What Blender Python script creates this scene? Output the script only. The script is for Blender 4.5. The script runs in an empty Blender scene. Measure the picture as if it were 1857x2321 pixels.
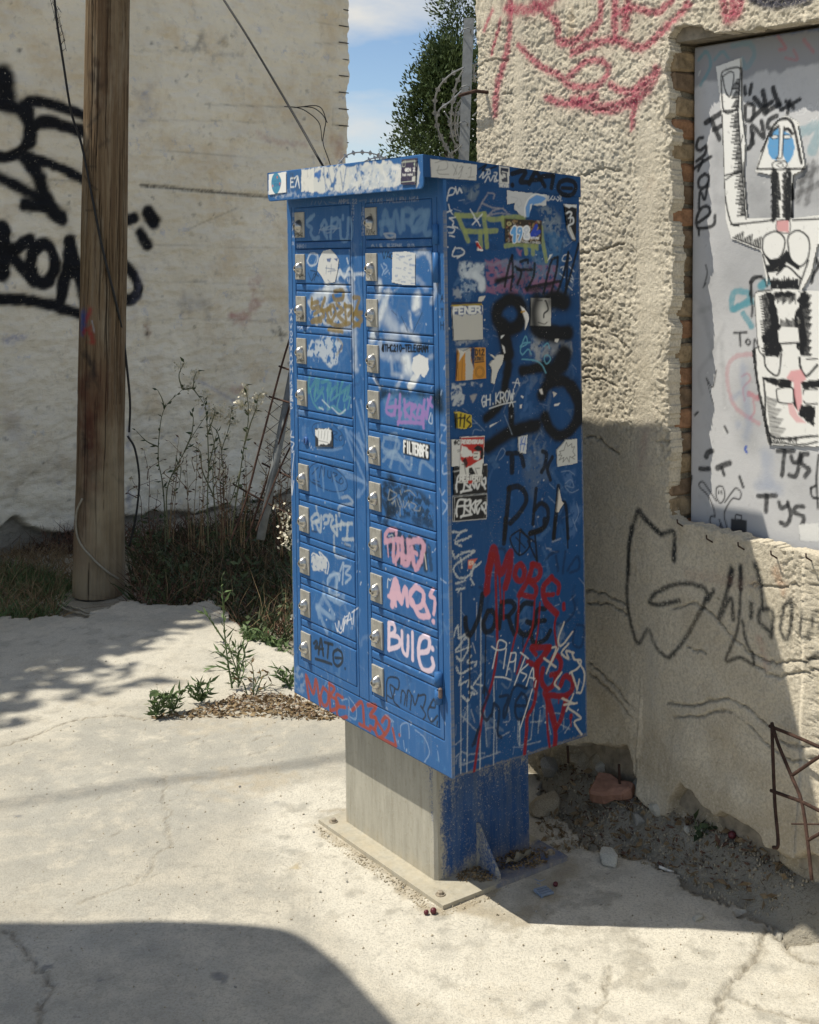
import bpy, math, random
import numpy as np
from mathutils import Matrix, Vector, Euler

R = math.radians
SC = bpy.context.scene
COL = SC.collection
rng = np.random.default_rng(7)
random.seed(7)

# ---------------------------------------------------------------- camera
EYE = 1.6625                      # eye height above the pavement beside the mailbox (m)
FPX, CX, CY, ROLL = 2850.0, 928.5, 560.0, R(0.5)   # focal length, principal point (px of a 1857x2321 frame), roll
cam_d = bpy.data.cameras.new('camera')
cam = bpy.data.objects.new('camera', cam_d)
COL.objects.link(cam)
SC.camera = cam
cam_d.sensor_fit = 'HORIZONTAL'
cam_d.sensor_width = 36.0
cam_d.lens = FPX / 1857.0 * 36.0
cam_d.shift_y = -(1160.5 - CY) / 1857.0
cam_d.clip_end = 2000.0
cam_d.clip_start = 0.05
cam.matrix_world = Matrix.Translation((0, 0, EYE)) @ Matrix.Rotation(R(90), 4, 'X') @ Matrix.Rotation(ROLL, 4, 'Z')

# ---------------------------------------------------------------- sun, sky, exposure
TO_SUN = Vector((-1.307, 0.114, 2.4)).normalized()
sun_d = bpy.data.lights.new('sun', 'SUN')
sun_d.energy = 4.8
sun_d.angle = R(0.53)
sun_d.color = (1.0, 0.94, 0.82)
sun = bpy.data.objects.new('sun', sun_d)
COL.objects.link(sun)
sun.rotation_euler = TO_SUN.to_track_quat('Z', 'Y').to_euler()

SC.view_settings.view_transform = 'Standard'
SC.view_settings.look = 'None'
SC.view_settings.exposure = 0.2
SC.view_settings.gamma = 1.0
SC.view_settings.use_curve_mapping = False

world = bpy.data.worlds.new('World')
SC.world = world
world.use_nodes = True
wn = world.node_tree
wn.nodes.clear()
def W(t, **kw):
    n = wn.nodes.new(t)
    for k, v in kw.items():
        setattr(n, k, v)
    return n
w_out = W('ShaderNodeOutputWorld')
w_bg = W('ShaderNodeBackground')
w_sky = W('ShaderNodeTexSky', sky_type='NISHITA', sun_disc=False)
w_sky.sun_elevation = math.asin(TO_SUN.z)
w_sky.sun_rotation = math.atan2(TO_SUN.x, TO_SUN.y)
w_sky.air_density = 1.0
w_sky.dust_density = 0.1
w_sky.altitude = 1200.0
w_sky.ozone_density = 2.2
w_bg.inputs['Strength'].default_value = 0.105
w_tc = W('ShaderNodeTexCoord')
w_map = W('ShaderNodeMapping')
w_map.inputs['Scale'].default_value = (1.0, 1.0, 2.6)
w_map.inputs['Location'].default_value = (6.7, 1.9, 0.3)
w_no = W('ShaderNodeTexNoise')
w_no.inputs['Scale'].default_value = 4.2
w_no.inputs['Detail'].default_value = 7.0
w_no.inputs['Roughness'].default_value = 0.52
w_rp = W('ShaderNodeValToRGB')
w_rp.color_ramp.elements[0].position = 0.46
w_rp.color_ramp.elements[1].position = 0.63
w_mix = W('ShaderNodeMix', data_type='RGBA')
w_mix.inputs['B'].default_value = (6.3, 6.25, 6.0, 1)
wl = wn.links.new
wl(w_tc.outputs['Generated'], w_map.inputs['Vector'])
wl(w_map.outputs['Vector'], w_no.inputs['Vector'])
wl(w_no.outputs['Fac'], w_rp.inputs['Fac'])
wl(w_rp.outputs['Color'], w_mix.inputs['Factor'])
wl(w_sky.outputs['Color'], w_mix.inputs['A'])
wl(w_mix.outputs['Result'], w_bg.inputs['Color'])
wl(w_bg.outputs['Background'], w_out.inputs['Surface'])

# ---------------------------------------------------------------- places: frames of the scene
# mailbox frame: x = back, y = left along the front, z = up (the box leans about a degree)
MB_R = np.array([[0.81458624, -0.57954423, -0.02403623],
                 [0.57976064, 0.8147827, 0.00259729],
                 [0.01807906, -0.01605098, 0.99970771]])
MB_T = np.array([0.1174, 3.1, EYE - 1.31132])
AZ = 0.6186
WALL_V = 0.715                    # stuccoed wall: parallel to the mailbox front, this far behind its front corner
c_, s_ = math.cos(AZ), math.sin(AZ)
RW_R = np.array([[c_, -s_, 0], [s_, c_, 0], [0, 0, 1.0]])
RW_T = np.array([0.1174, 3.1, 0.0])
LW_D = np.array([0.640, 0.768, 0.0]); LW_D = LW_D / np.linalg.norm(LW_D)
LW_N = np.array([LW_D[1], -LW_D[0], 0.0])
LW_R = np.stack([LW_D, np.array([0, 0, 1.0]), LW_N], 1)   # columns: along, up, out
LW_T = np.array([-2.31, 7.08, 0.0])

def ground_z(x, y):
    return 0.024 * (x - 0.1258) - 0.0026 * (y - 3.1) + 0.0013

def ray(p):
    """photo pixels (1857x2321) -> direction with unit depth"""
    p = np.atleast_2d(np.asarray(p, float))
    a = (p[:, 0] - CX) / FPX
    b = (p[:, 1] - CY) / FPX
    c, s = math.cos(ROLL), math.sin(ROLL)
    return np.stack([c * a + s * b, np.ones(len(a)), -(-s * a + c * b)], 1)
CAMP = np.array([0, 0, EYE])
def hit(p, n, q):
    v = ray(p)
    t = (n @ (q - CAMP)) / (v @ n)
    return CAMP + v * t[:, None]
def on_front(p, x=0.0):
    P = hit(p, MB_R[:, 0], MB_T + MB_R[:, 0] * x)
    L = (P - MB_T) @ MB_R
    return L[:, 1:3]
def on_side(p):
    P = hit(p, MB_R[:, 1], MB_T)
    L = (P - MB_T) @ MB_R
    return L[:, [0, 2]]
def on_rwall(p, v=WALL_V):
    P = hit(p, RW_R[:, 0], RW_T + RW_R[:, 0] * v)
    L = (P - RW_T) @ RW_R
    return L[:, 1:3]
def on_lwall(p):
    P = hit(p, LW_N, LW_T)
    L = (P - LW_T) @ LW_R
    return L[:, 0:2]
GN = np.array([-0.024, 0.0026, 1.0]); GN = GN / np.linalg.norm(GN)
def on_ground(p, dz=0.0):
    return hit(p, GN, np.array([0.1258, 3.1, 0.0013 + dz]))
def at_depth(p, y):
    return CAMP + ray(p) * y

# zoom windows used while measuring: origin and scale back to photo pixels
ZW = dict(z1=(580, 330, 460 / 1725), z2=(640, 880, 400 / 1658), z3=(640, 1200, 420 / 1561), z4=(960, 340, 380 / 1725),
          z5=(960, 740, 380 / 1707), z6=(980, 1180, 380 / 1413), a1=(0, 0, 800 / 1725), a2=(0, 700, 700 / 1725),
          a3=(700, 0, 500 / 1725), a4=(1080, 0, 777 / 1725), a5=(1300, 600, 557 / 1716), a6=(1200, 1200, 657 / 1574),
          b1=(1555, 80, 302 / 771), a7=(600, 1600, 800 / 1725), a8=(0, 1400, 800 / 1725), d=(0, 0, 1.07652), s=(0, 0, 1.0))
def Z(k, s):
    ox, oy, f = ZW[k]
    v = [float(t) for t in s.replace(',', ' ').split()] if isinstance(s, str) else list(s)
    a = np.array(v).reshape(-1, 2) * f
    return a + np.array([ox, oy])

# ---------------------------------------------------------------- numeric helpers
_LAT = {}
def vnoise(x, y, seed=0):
    """smooth value noise on a lattice of unit cells, 0..1"""
    if seed not in _LAT:
        _LAT[seed] = np.random.default_rng(1000 + seed).random((256, 256))
    L = _LAT[seed]
    xi = np.floor(x).astype(int); yi = np.floor(y).astype(int)
    fx = x - xi; fy = y - yi
    fx = fx * fx * (3 - 2 * fx); fy = fy * fy * (3 - 2 * fy)
    a = L[xi & 255, yi & 255]; b = L[(xi + 1) & 255, yi & 255]
    c = L[xi & 255, (yi + 1) & 255]; d = L[(xi + 1) & 255, (yi + 1) & 255]
    return (a * (1 - fx) + b * fx) * (1 - fy) + (c * (1 - fx) + d * fx) * fy
def fbm(x, y, oct=4, seed=0, gain=0.5):
    s = 0.0; a = 1.0; t = 0.0
    for i in range(oct):
        c, n = math.cos(0.7 + 1.1 * i), math.sin(0.7 + 1.1 * i)
        s = s + a * vnoise((x * c - y * n) * 2 ** i + 17.3 * i, (x * n + y * c) * 2 ** i - 9.1 * i, seed + i)
        t += a; a *= gain
    return s / t
def sstep(a, b, x):
    t = np.clip((x - a) / (b - a), 0, 1)
    return t * t * (3 - 2 * t)
def smooth_line(P, n=6, closed=False):
    """Catmull-Rom through the points"""
    P = np.asarray(P, float)
    if len(P) < 3:
        return P
    if closed:
        Q = np.vstack([P[-1], P, P[0], P[1]])
    else:
        Q = np.vstack([2 * P[0] - P[1], P, 2 * P[-1] - P[-2]])
    out = []
    for i in range(1, len(Q) - 2):
        p0, p1, p2, p3 = Q[i - 1], Q[i], Q[i + 1], Q[i + 2]
        for t in np.linspace(0, 1, n, endpoint=False):
            out.append(0.5 * (2 * p1 + (p2 - p0) * t + (2 * p0 - 5 * p1 + 4 * p2 - p3) * t * t + (3 * p1 - p0 - 3 * p2 + p3) * t ** 3))
    out.append(Q[-2])
    return np.array(out)
def dist_polyline(X, Y, P):
    D = np.full(X.shape, 1e9)
    if len(P) == 1:
        return np.hypot(X - P[0][0], Y - P[0][1])
    for (ax, ay), (bx, by) in zip(P[:-1], P[1:]):
        dx, dy = bx - ax, by - ay
        L = dx * dx + dy * dy + 1e-12
        t = np.clip(((X - ax) * dx + (Y - ay) * dy) / L, 0, 1)
        np.minimum(D, np.hypot(X - ax - t * dx, Y - ay - t * dy), out=D)
    return D
def in_poly(X, Y, P):
    c = np.zeros(X.shape, bool)
    n = len(P)
    for i in range(n):
        x1, y1 = P[i]; x2, y2 = P[(i + 1) % n]
        if y1 == y2:
            continue
        m = ((y1 > Y) != (y2 > Y)) & (X < (x2 - x1) * (Y - y1) / (y2 - y1) + x1)
        c ^= m
    return c
def lin(c):
    """sRGB 0-255 -> linear"""
    c = np.asarray(c, float) / 255.0
    return np.where(c <= 0.04045, c / 12.92, ((c + 0.055) / 1.055) ** 2.4)

# ---------------------------------------------------------------- paint: strokes laid on a surface, carried by its mesh as a colour attribute
class Canvas:
    def __init__(s, x0, x1, y0, y1, res, fmap, ppm):
        s.x0, s.y0, s.res = x0, y0, res
        s.w = int((x1 - x0) / res) + 2; s.h = int((y1 - y0) / res) + 2
        s.rgb = np.zeros((s.h, s.w, 3)); s.a = np.zeros((s.h, s.w))
        s.map, s.ppm, s.k = fmap, ppm, 0
    def _win(s, P, pad):
        lo = P.min(0) - pad; hi = P.max(0) + pad
        i0 = max(0, int((lo[0] - s.x0) / s.res)); i1 = min(s.w, int((hi[0] - s.x0) / s.res) + 2)
        j0 = max(0, int((lo[1] - s.y0) / s.res)); j1 = min(s.h, int((hi[1] - s.y0) / s.res) + 2)
        if i1 <= i0 or j1 <= j0:
            return None
        X, Y = np.meshgrid(s.x0 + np.arange(i0, i1) * s.res, s.y0 + np.arange(j0, j1) * s.res)
        return slice(j0, j1), slice(i0, i1), X, Y
    def _over(s, sl, cov, col):
        c = lin(col) if max(col) > 1.001 else np.asarray(col, float)
        A = s.a[sl]; n = cov + A * (1 - cov)
        s.rgb[sl] = np.where(n[..., None] > 1e-6, (c * cov[..., None] + s.rgb[sl] * (A * (1 - cov))[..., None]) / np.maximum(n, 1e-6)[..., None], s.rgb[sl])
        s.a[sl] = n
    wk = 1.0
    def stroke(s, px, w, col, a=1.0, soft=0.12, rough=0.0, grain=0.0, smooth=True, surf=False):
        """px photo pixels; w width in photo pixels; soft: share of the width that fades (spray); rough: broken marks; grain: streaky ink"""
        P = np.asarray(px, float) if surf else s.map(px)
        if smooth:
            P = smooth_line(P)
        s.k += 1
        wm = w * s.wk / s.ppm; sf = max(soft * wm, s.res * 0.7)
        g = s._win(P, wm * 0.5 + sf * 1.2)
        if g is None:
            return
        sl = g[:2]; X, Y = g[2], g[3]
        D = dist_polyline(X, Y, P)
        if rough:
            D = D + (vnoise(X / wm * 2.2, Y / wm * 2.2, s.k % 40) - 0.5) * wm * rough
        cov = 1 - sstep(wm * 0.5 - sf, wm * 0.5 + sf, D)
        if soft > 0.3:
            cov = cov ** 1.15
        if grain:
            n = fbm(X / wm * 3.1, Y / wm * 3.1, 3, s.k % 40)
            cov = cov * (1 - grain * sstep(0.45, 0.7, n))
        s._over(sl, np.clip(cov * a, 0, 1), col)
    def poly(s, px, col, a=1.0, soft=0.0, rag=0.0, worn=0.0, wsc=0.012, surf=False):
        P = np.asarray(px, float) if surf else s.map(px)
        s.k += 1
        sf = max(soft / s.ppm, s.res * 0.6); rg = rag / s.ppm
        g = s._win(P, sf + rg)
        if g is None:
            return
        sl = g[:2]; X, Y = g[2], g[3]
        D = dist_polyline(X, Y, np.vstack([P, P[:1]]))
        D = np.where(in_poly(X, Y, P), D, -D)
        if rg:
            D = D + (fbm(X / rg * 0.5, Y / rg * 0.5, 3, s.k % 40) - 0.55) * rg * 2
        cov = sstep(-sf, sf, D)
        if worn:
            cov = cov * (1 - sstep(0.62 - worn * 0.35, 0.80 - worn * 0.35, fbm(X / wsc, Y / wsc, 4, s.k % 40, 0.62)))
        s._over(sl, np.clip(cov * a, 0, 1), col)
    def cloud(s, px, r, col, a=0.5, sc=0.03):
        """a loose patch of thin paint or scuffing"""
        s.stroke(px, r, col, a, 0.5, 0.5, 0.8)
    def text(s, t, p0, p1, h, w, col, a=1.0, soft=0.12, slant=0.0, jit=0.05, grain=0.0, rough=0.0, gap=0.82, vert=False):
        """single-line lettering along p0->p1 (photo px), letters h px tall"""
        p0 = np.asarray(p0, float); p1 = np.asarray(p1, float)
        n = max(len(t), 1); step = (p1 - p0) / n
        d = step / (np.linalg.norm(step) + 1e-9)
        rr = random.Random(len(t) * 31 + int(p0[0]) + int(p0[1]))
        for i, ch in enumerate(t):
            o = p0 + step * i
            for sm, L in glyph(ch):
                Q = []
                for gx, gy in L:
                    x = gx / 8.0 * np.linalg.norm(step) * gap; y = gy / 9.0 * h
                    x += rr.uniform(-jit, jit) * h * 0.5; y += rr.uniform(-jit, jit) * h * 0.5
                    if vert:
                        Q.append(o + d * x + np.array([d[1], -d[0]]) * y)
                    else:
                        Q.append(o + d * (x + slant * y) + np.array([0, -1]) * y)
                s.stroke(np.array(Q), w, col, a, soft, rough, grain, smooth=sm)
    def sample(s, x, y):
        fx = np.clip((x - s.x0) / s.res, 0, s.w - 1.001); fy = np.clip((y - s.y0) / s.res, 0, s.h - 1.001)
        i = fx.astype(int); j = fy.astype(int); u = (fx - i)[..., None]; v = (fy - j)[..., None]
        M = np.concatenate([s.rgb, s.a[..., None]], 2)
        M[..., :3] *= M[..., 3:4]
        r = (M[j, i] * (1 - u) + M[j, i + 1] * u) * (1 - v) + (M[j + 1, i] * (1 - u) + M[j + 1, i + 1] * u) * v
        al = np.maximum(r[..., 3:4], 1e-5)
        return np.concatenate([r[..., :3] / al, r[..., 3:4]], -1)

GL = {'A': '00 49 80|24 64', 'B': '00 09|~09 68 67 44 05|~44 74 73 71 00', 'C': '~78 49 16 13 40 71', 'D': '00 09|~09 58 76 73 51 00', 'E': '79 09 00 70|05 55',
      'F': '79 09 00|05 55', 'G': '~78 49 16 13 40 71 74|74 44', 'H': '09 00|89 80|05 85', 'I': '49 40', 'J': '~69 62 40 11 03', 'K': '09 00|79 04 80', 'L': '09 00 70',
      'M': '00 09 44 89 80', 'N': '00 09 80 89', 'O': '~49 17 13 40 73 77 49', 'P': '00 09|~09 68 76 54 04', 'Q': '~49 17 13 40 73 77 49|53 80', 'R': '00 09|~09 68 76 54 04|44 80',
      'S': '~78 49 17 35 63 71 40 11', 'T': '09 89|49 40', 'U': '~09 02 40 72 89', 'V': '09 40 89', 'W': '09 20 46 60 89', 'X': '09 80|00 89', 'Y': '09 44 89|44 40', 'Z': '09 89 00 80',
      '0': '~49 17 13 40 73 77 49', '1': '27 49 40', '2': '~17 49 77 54 00|00 80', '3': '~18 59 77 45 73 50 11', '4': '60 69 03 83', '5': '79 19 15|~15 56 73 50 11', '6': '~69 25 12 40 73 45 13',
      '7': '09 89 30', '8': '~45 17 49 77 45 12 40 72 45', '9': '~75 34 17 49 77 73 40', '.': '40 41', '-': '14 74', '!': '49 43|40 41', '#': '20 39|50 69|06 86|03 83', '@': '~66 46 33 62 68 49 15 12 40 70',
      '*': '29 65|69 25|27 67', ':': '43 42|47 46', 'e': '~14 64 66 47 14 11 40 71', 'n': '07 00|~05 37 66 70', 'o': '~46 14 11 40 61 64 46', 'u': '~07 02 30 61|67 60', 'r': '07 00|~04 37 66', 'y': '07 33|67 20 00',
      'i': '47 40|49 49', 's': '~66 37 25 52 40 11', 'T1': '', '_': '00 80', 'h': '09 00|~04 36 55 60', 'a': '~65 36 13 20 51 66 60', 'p': '06 00|~06 56 63 33 03', 'd': '69 60|~64 35 12 30 61', 'l': '49 40', 'g': '~65 36 13 32 64|66 60 30', 'c': '~65 36 13 20 61',
      'θ': '~49 17 13 40 73 77 49|15 75', 'Ξ': '09 89|15 75|00 80', 'Ω': '00 30|~30 04 17 49 77 84 50|50 80', 'Λ': '00 49 80', 'Σ': '89 09 45 00 80'}
_GC = {}
def glyph(ch):
    if ch not in _GC:
        out = []
        for part in GL.get(ch, '').split('|'):
            if not part:
                continue
            sm = part[0] == '~'
            out.append((sm, [(int(q[0]), int(q[1])) for q in part.lstrip('~').split()]))
        _GC[ch] = out
    return _GC[ch]

# ---------------------------------------------------------------- mesh and object helpers
def tag(o, label=None, cat=None, group=None, kind=None):
    if label: o['label'] = label
    if cat: o['category'] = cat
    if group: o['group'] = group
    if kind: o['kind'] = kind
    return o
def link(o, parent=None):
    COL.objects.link(o)
    if parent is not None:
        o.parent = parent
    return o
def empty(name, label=None, cat=None, group=None, M=None, kind=None):
    o = bpy.data.objects.new(name, None)
    o.empty_display_size = 0.05
    COL.objects.link(o)
    if M is not None:
        o.matrix_world = M
    return tag(o, label, cat, group, kind)
def mesh_np(name, V, F, mat=None, cols=None, smooth=False):
    """V (N,3), F (M,k) array or list of tuples"""
    V = np.asarray(V, np.float32)
    me = bpy.data.meshes.new(name)
    if isinstance(F, np.ndarray):
        k = F.shape[1]
        me.vertices.add(len(V)); me.vertices.foreach_set('co', V.ravel())
        me.loops.add(F.size); me.loops.foreach_set('vertex_index', F.astype(np.int32).ravel())
        me.polygons.add(len(F))
        me.polygons.foreach_set('loop_start', np.arange(0, F.size, k, dtype=np.int32))
        me.update(calc_edges=True); me.validate()
    else:
        me.from_pydata([tuple(map(float, v)) for v in V], [], [tuple(f) for f in F])
        me.update()
    if cols is None and mat is not None and mat.get('painted') and len(V):
        cols = np.zeros((len(V), 4))
    if cols is not None:
        at = me.color_attributes.new('Paint', 'FLOAT_COLOR', 'POINT')
        at.data.foreach_set('color', np.asarray(cols, np.float32).ravel())
    if smooth:
        me.polygons.foreach_set('use_smooth', np.ones(len(me.polygons), bool))
    if mat:
        me.materials.append(mat)
    return me
def obj(name, me, parent=None, loc=None, M=None):
    o = bpy.data.objects.new(name, me)
    link(o, parent)
    if M is not None:
        if parent is None: o.matrix_world = M
        else: o.matrix_local = M
    elif loc is not None:
        o.location = loc
    return o
def quads(nx, ny, keep=None):
    i, j = np.meshgrid(np.arange(nx - 1), np.arange(ny - 1), indexing='ij')
    a = (i * ny + j)
    F = np.stack([a, a + ny, a + ny + 1, a + 1], -1)
    if keep is not None:
        F = F[keep]
    return F.reshape(-1, 4)
def skirt(V, F, off):
    """extrude the open border of a quad sheet by a vector"""
    E = np.concatenate([F[:, [0, 1]], F[:, [1, 2]], F[:, [2, 3]], F[:, [3, 0]]])
    key = np.sort(E, 1); key = key[:, 0].astype(np.int64) * (len(V) + 1) + key[:, 1]
    u, inv, cnt = np.unique(key, return_inverse=True, return_counts=True)
    B = E[cnt[inv] == 1]
    ids = np.unique(B); mp = np.full(len(V), -1); mp[ids] = len(V) + np.arange(len(ids))
    V2 = np.concatenate([V, V[ids] + off])
    F2 = np.stack([B[:, 1], B[:, 0], mp[B[:, 0]], mp[B[:, 1]]], 1)
    return V2, np.concatenate([F, F2]), ids
def compact(V, F, *extra):
    u, inv = np.unique(F, return_inverse=True)
    return (V[u], inv.reshape(F.shape)) + tuple(e[u] for e in extra)
class MB:
    """collects boxes, tubes, lathes into one mesh"""
    def __init__(s): s.V = []; s.F = []
    def add(s, V, F):
        o = len(s.V); s.V += [tuple(v) for v in V]; s.F += [tuple(i + o for i in f) for f in F]; return s
    def box(s, x0, x1, y0, y1, z0, z1, b=0.0):
        if b <= 0:
            V = [(x, y, z) for x in (x0, x1) for y in (y0, y1) for z in (z0, z1)]
            return s.add(V, [(0, 1, 3, 2), (4, 6, 7, 5), (0, 4, 5, 1), (2, 3, 7, 6), (0, 2, 6, 4), (1, 5, 7, 3)])
        V = []
        for x, sx in ((x0, 1), (x1, -1)):
            for y, sy in ((y0, 1), (y1, -1)):
                for z, sz in ((z0, 1), (z1, -1)):
                    V += [(x, y + sy * b, z + sz * b), (x + sx * b, y, z + sz * b), (x + sx * b, y + sy * b, z)]
        import bmesh
        bm = bmesh.new()
        vs = [bm.verts.new(v) for v in V]
        r = bmesh.ops.convex_hull(bm, input=vs)
        bmesh.ops.dissolve_limit(bm, angle_limit=0.01, verts=bm.verts[:], edges=bm.edges[:])
        bm.verts.index_update()
        V = [v.co[:] for v in bm.verts]; F = [[v.index for v in f.verts] for f in bm.faces]
        bm.free()
        return s.add(V, F)
    def tube(s, P, r, n=6, cap=True):
        P = [Vector(p) for p in P]; m = len(P)
        rs = r if hasattr(r, '__len__') else [r] * m
        V = []; F = []
        up = Vector((0.13, 0.2, 0.97))
        for i, p in enumerate(P):
            t = (P[min(i + 1, m - 1)] - P[max(i - 1, 0)])
            t = t.normalized() if t.length > 1e-9 else Vector((0, 0, 1))
            a = t.cross(up)
            if a.length < 0.05: a = t.cross(Vector((1, 0, 0)))
            a.normalize(); b = t.cross(a)
            for k in range(n):
                q = 2 * math.pi * k / n
                V.append(p + (a * math.cos(q) + b * math.sin(q)) * rs[i])
        for i in range(m - 1):
            for k in range(n):
                F.append((i * n + k, i * n + (k + 1) % n, (i + 1) * n + (k + 1) % n, (i + 1) * n + k))
        if cap:
            F.append(tuple(range(n))[::-1]); F.append(tuple((m - 1) * n + k for k in range(n)))
        return s.add(V, F)
    def quad(s, a, b, c, d): return s.add([a, b, c, d], [(0, 1, 2, 3)])
    def mesh(s, name, mat, smooth=False): return mesh_np(name, np.array(s.V), s.F, mat, smooth=smooth)
    def build(s, name, mat, parent=None, smooth=False, M=None): return obj(name, s.mesh(name, mat, smooth), parent, M=M)

# ---------------------------------------------------------------- materials
class NM:
    def __init__(s, name):
        s.m = bpy.data.materials.new(name); s.m.use_nodes = True
        s.t = s.m.node_tree; s.b = s.t.nodes['Principled BSDF']
        s.tc = s.t.nodes.new('ShaderNodeTexCoord')
        s.vec = s.tc.outputs['Object']
    def N(s, t, **kw):
        n = s.t.nodes.new(t)
        for k, v in kw.items(): setattr(n, k, v)
        return n
    def put(s, sock, v):
        if hasattr(v, 'links') or isinstance(v, bpy.types.NodeSocket): s.t.links.new(v, sock)
        elif isinstance(v, (tuple, list)): sock.default_value = tuple(v) + ((1,) if len(v) == 3 and len(sock.default_value) == 4 else ())
        else: sock.default_value = v
    def scaled(s, sx, sy, sz):
        n = s.N('ShaderNodeMapping'); n.inputs['Scale'].default_value = (sx, sy, sz)
        s.put(n.inputs['Vector'], s.vec); return n.outputs['Vector']
    def noise(s, scale, detail=4, rough=0.55, vec=None, dist=0.0):
        n = s.N('ShaderNodeTexNoise'); n.inputs['Scale'].default_value = scale; n.inputs['Detail'].default_value = detail
        n.inputs['Roughness'].default_value = rough; n.inputs['Distortion'].default_value = dist
        s.put(n.inputs['Vector'], vec or s.vec); return n.outputs['Fac']
    def voro(s, scale, feature='F1', vec=None, out='Distance'):
        n = s.N('ShaderNodeTexVoronoi', feature=feature); n.inputs['Scale'].default_value = scale
        s.put(n.inputs['Vector'], vec or s.vec); return n.outputs[out]
    def ramp(s, f, *st):
        n = s.N('ShaderNodeValToRGB'); e = n.color_ramp.elements
        while len(e) < len(st): e.new(0.5)
        for q, (p, c) in zip(e, st):
            q.position = p; q.color = (c, c, c, 1) if not hasattr(c, '__len__') else tuple(c) + (1,)
        s.put(n.inputs['Fac'], f); return n.outputs['Color']
    def mix(s, f, a, b, mode='MIX'):
        n = s.N('ShaderNodeMix', data_type='RGBA', blend_type=mode)
        s.put(n.inputs['Factor'], f); s.put(n.inputs['A'], a); s.put(n.inputs['B'], b); return n.outputs['Result']
    def op(s, o, a, b=0.0):
        n = s.N('ShaderNodeMath', operation=o); s.put(n.inputs[0], a); s.put(n.inputs[1], b); return n.outputs[0]
    def paint(s):
        s.m['painted'] = 1
        n = s.N('ShaderNodeAttribute', attribute_name='Paint'); return n.outputs['Color'], n.outputs['Alpha']
    def bump(s, h, strength=0.3, dist=0.01, normal=None):
        n = s.N('ShaderNodeBump'); n.inputs['Strength'].default_value = strength; n.inputs['Distance'].default_value = dist
        s.put(n.inputs['Height'], h)
        if normal is not None: s.put(n.inputs['Normal'], normal)
        return n.outputs['Normal']
    def done(s, col=None, rough=None, normal=None, metal=None, spec=None, trans=None):
        I = s.b.inputs
        if col is not None: s.put(I['Base Color'], col)
        if rough is not None: s.put(I['Roughness'], rough)
        if normal is not None: s.put(I['Normal'], normal)
        if metal is not None: s.put(I['Metallic'], metal)
        if spec is not None: I['Specular IOR Level'].default_value = spec
        return s.m

def flat_mat(name, c, rough=0.7, var=0.25, scale=40, metal=0.0, bump=0.0, spec=0.3):
    m = NM(name)
    n = m.noise(scale, 4, 0.6)
    d = tuple(x * (1 - var) for x in c); l = tuple(min(1, x * (1 + var)) for x in c)
    col = m.ramp(n, (0.3, d), (0.7, l))
    nor = m.bump(m.noise(scale * 4, 3), bump, 0.004) if bump else None
    return m.done(col, rough, nor, metal, spec)

def mat_stucco():
    m = NM('stucco_wall')
    big = m.noise(1.7, 4, 0.55); mid = m.noise(9, 5, 0.6); fine = m.noise(140, 3, 0.6)
    col = m.ramp(big, (0.3, (0.655, 0.585, 0.455)), (0.7, (0.775, 0.705, 0.565)))
    col = m.mix(m.ramp(mid, (0.5, 0.0), (0.78, 0.5)), col, (0.56, 0.485, 0.36))
    col = m.mix(m.ramp(fine, (0.40, 0.35), (0.55, 0.0)), col, (0.33, 0.29, 0.215))
    pc, pa = m.paint()
    col = m.mix(m.ramp(m.noise(120, 5, .8), (.25, .6), (.35, 0.)), col, (.22, .19, .135))  # dark specks put the shade inside the stucco pits into the colour
    pit = m.ramp(m.noise(160, 3, 0.7), (0.33, 0.25), (0.45, 1.0))
    col = m.mix(m.op('MULTIPLY', pa, pit), col, pc)
    nor = m.bump(m.noise(300, 4, 0.7), 0.7, 0.006)
    nor = m.bump(m.noise(85, 8, 0.70), 0.6, 0.010, nor)
    return m.done(col, 0.93, nor, spec=0.15)
def mat_plaster():
    m = NM('old_plaster_wall')
    big = m.noise(0.9, 5, 0.6); st = m.noise(3.2, 6, 0.65, m.scaled(1, 2.6, 1)); mid = m.noise(14, 5, 0.65)
    col = m.ramp(big, (0.32, (0.70, 0.635, 0.50)), (0.68, (0.86, 0.80, 0.665)))
    col = m.mix(m.ramp(st, (0.48, 0.0), (0.72, 0.55)), col, (0.66, 0.63, 0.57))
    col = m.mix(m.ramp(m.noise(2.1, 5, 0.7), (0.50, 0.0), (0.66, 0.6)), col, (0.62, 0.50, 0.33))
    col = m.mix(m.ramp(mid, (0.56, 0.0), (0.74, 0.55)), col, (0.42, 0.40, 0.36))
    col = m.mix(m.ramp(m.noise(5.5, 6, 0.75), (0.60, 0.0), (0.66, 0.55)), col, (0.47, 0.48, 0.54))
    pc, pa = m.paint()
    col = m.mix(m.op('MULTIPLY', pa, m.ramp(m.noise(60, 4, 0.7), (0.26, 0.35), (0.36, 1.0))), col, pc)
    nor = m.bump(m.noise(90, 5, 0.7), 0.5, 0.012)
    nor = m.bump(m.noise(22, 4, 0.6, m.scaled(1, 2.2, 1)), 0.4, 0.02, nor)
    return m.done(col, 0.92, nor, spec=0.15)
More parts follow.
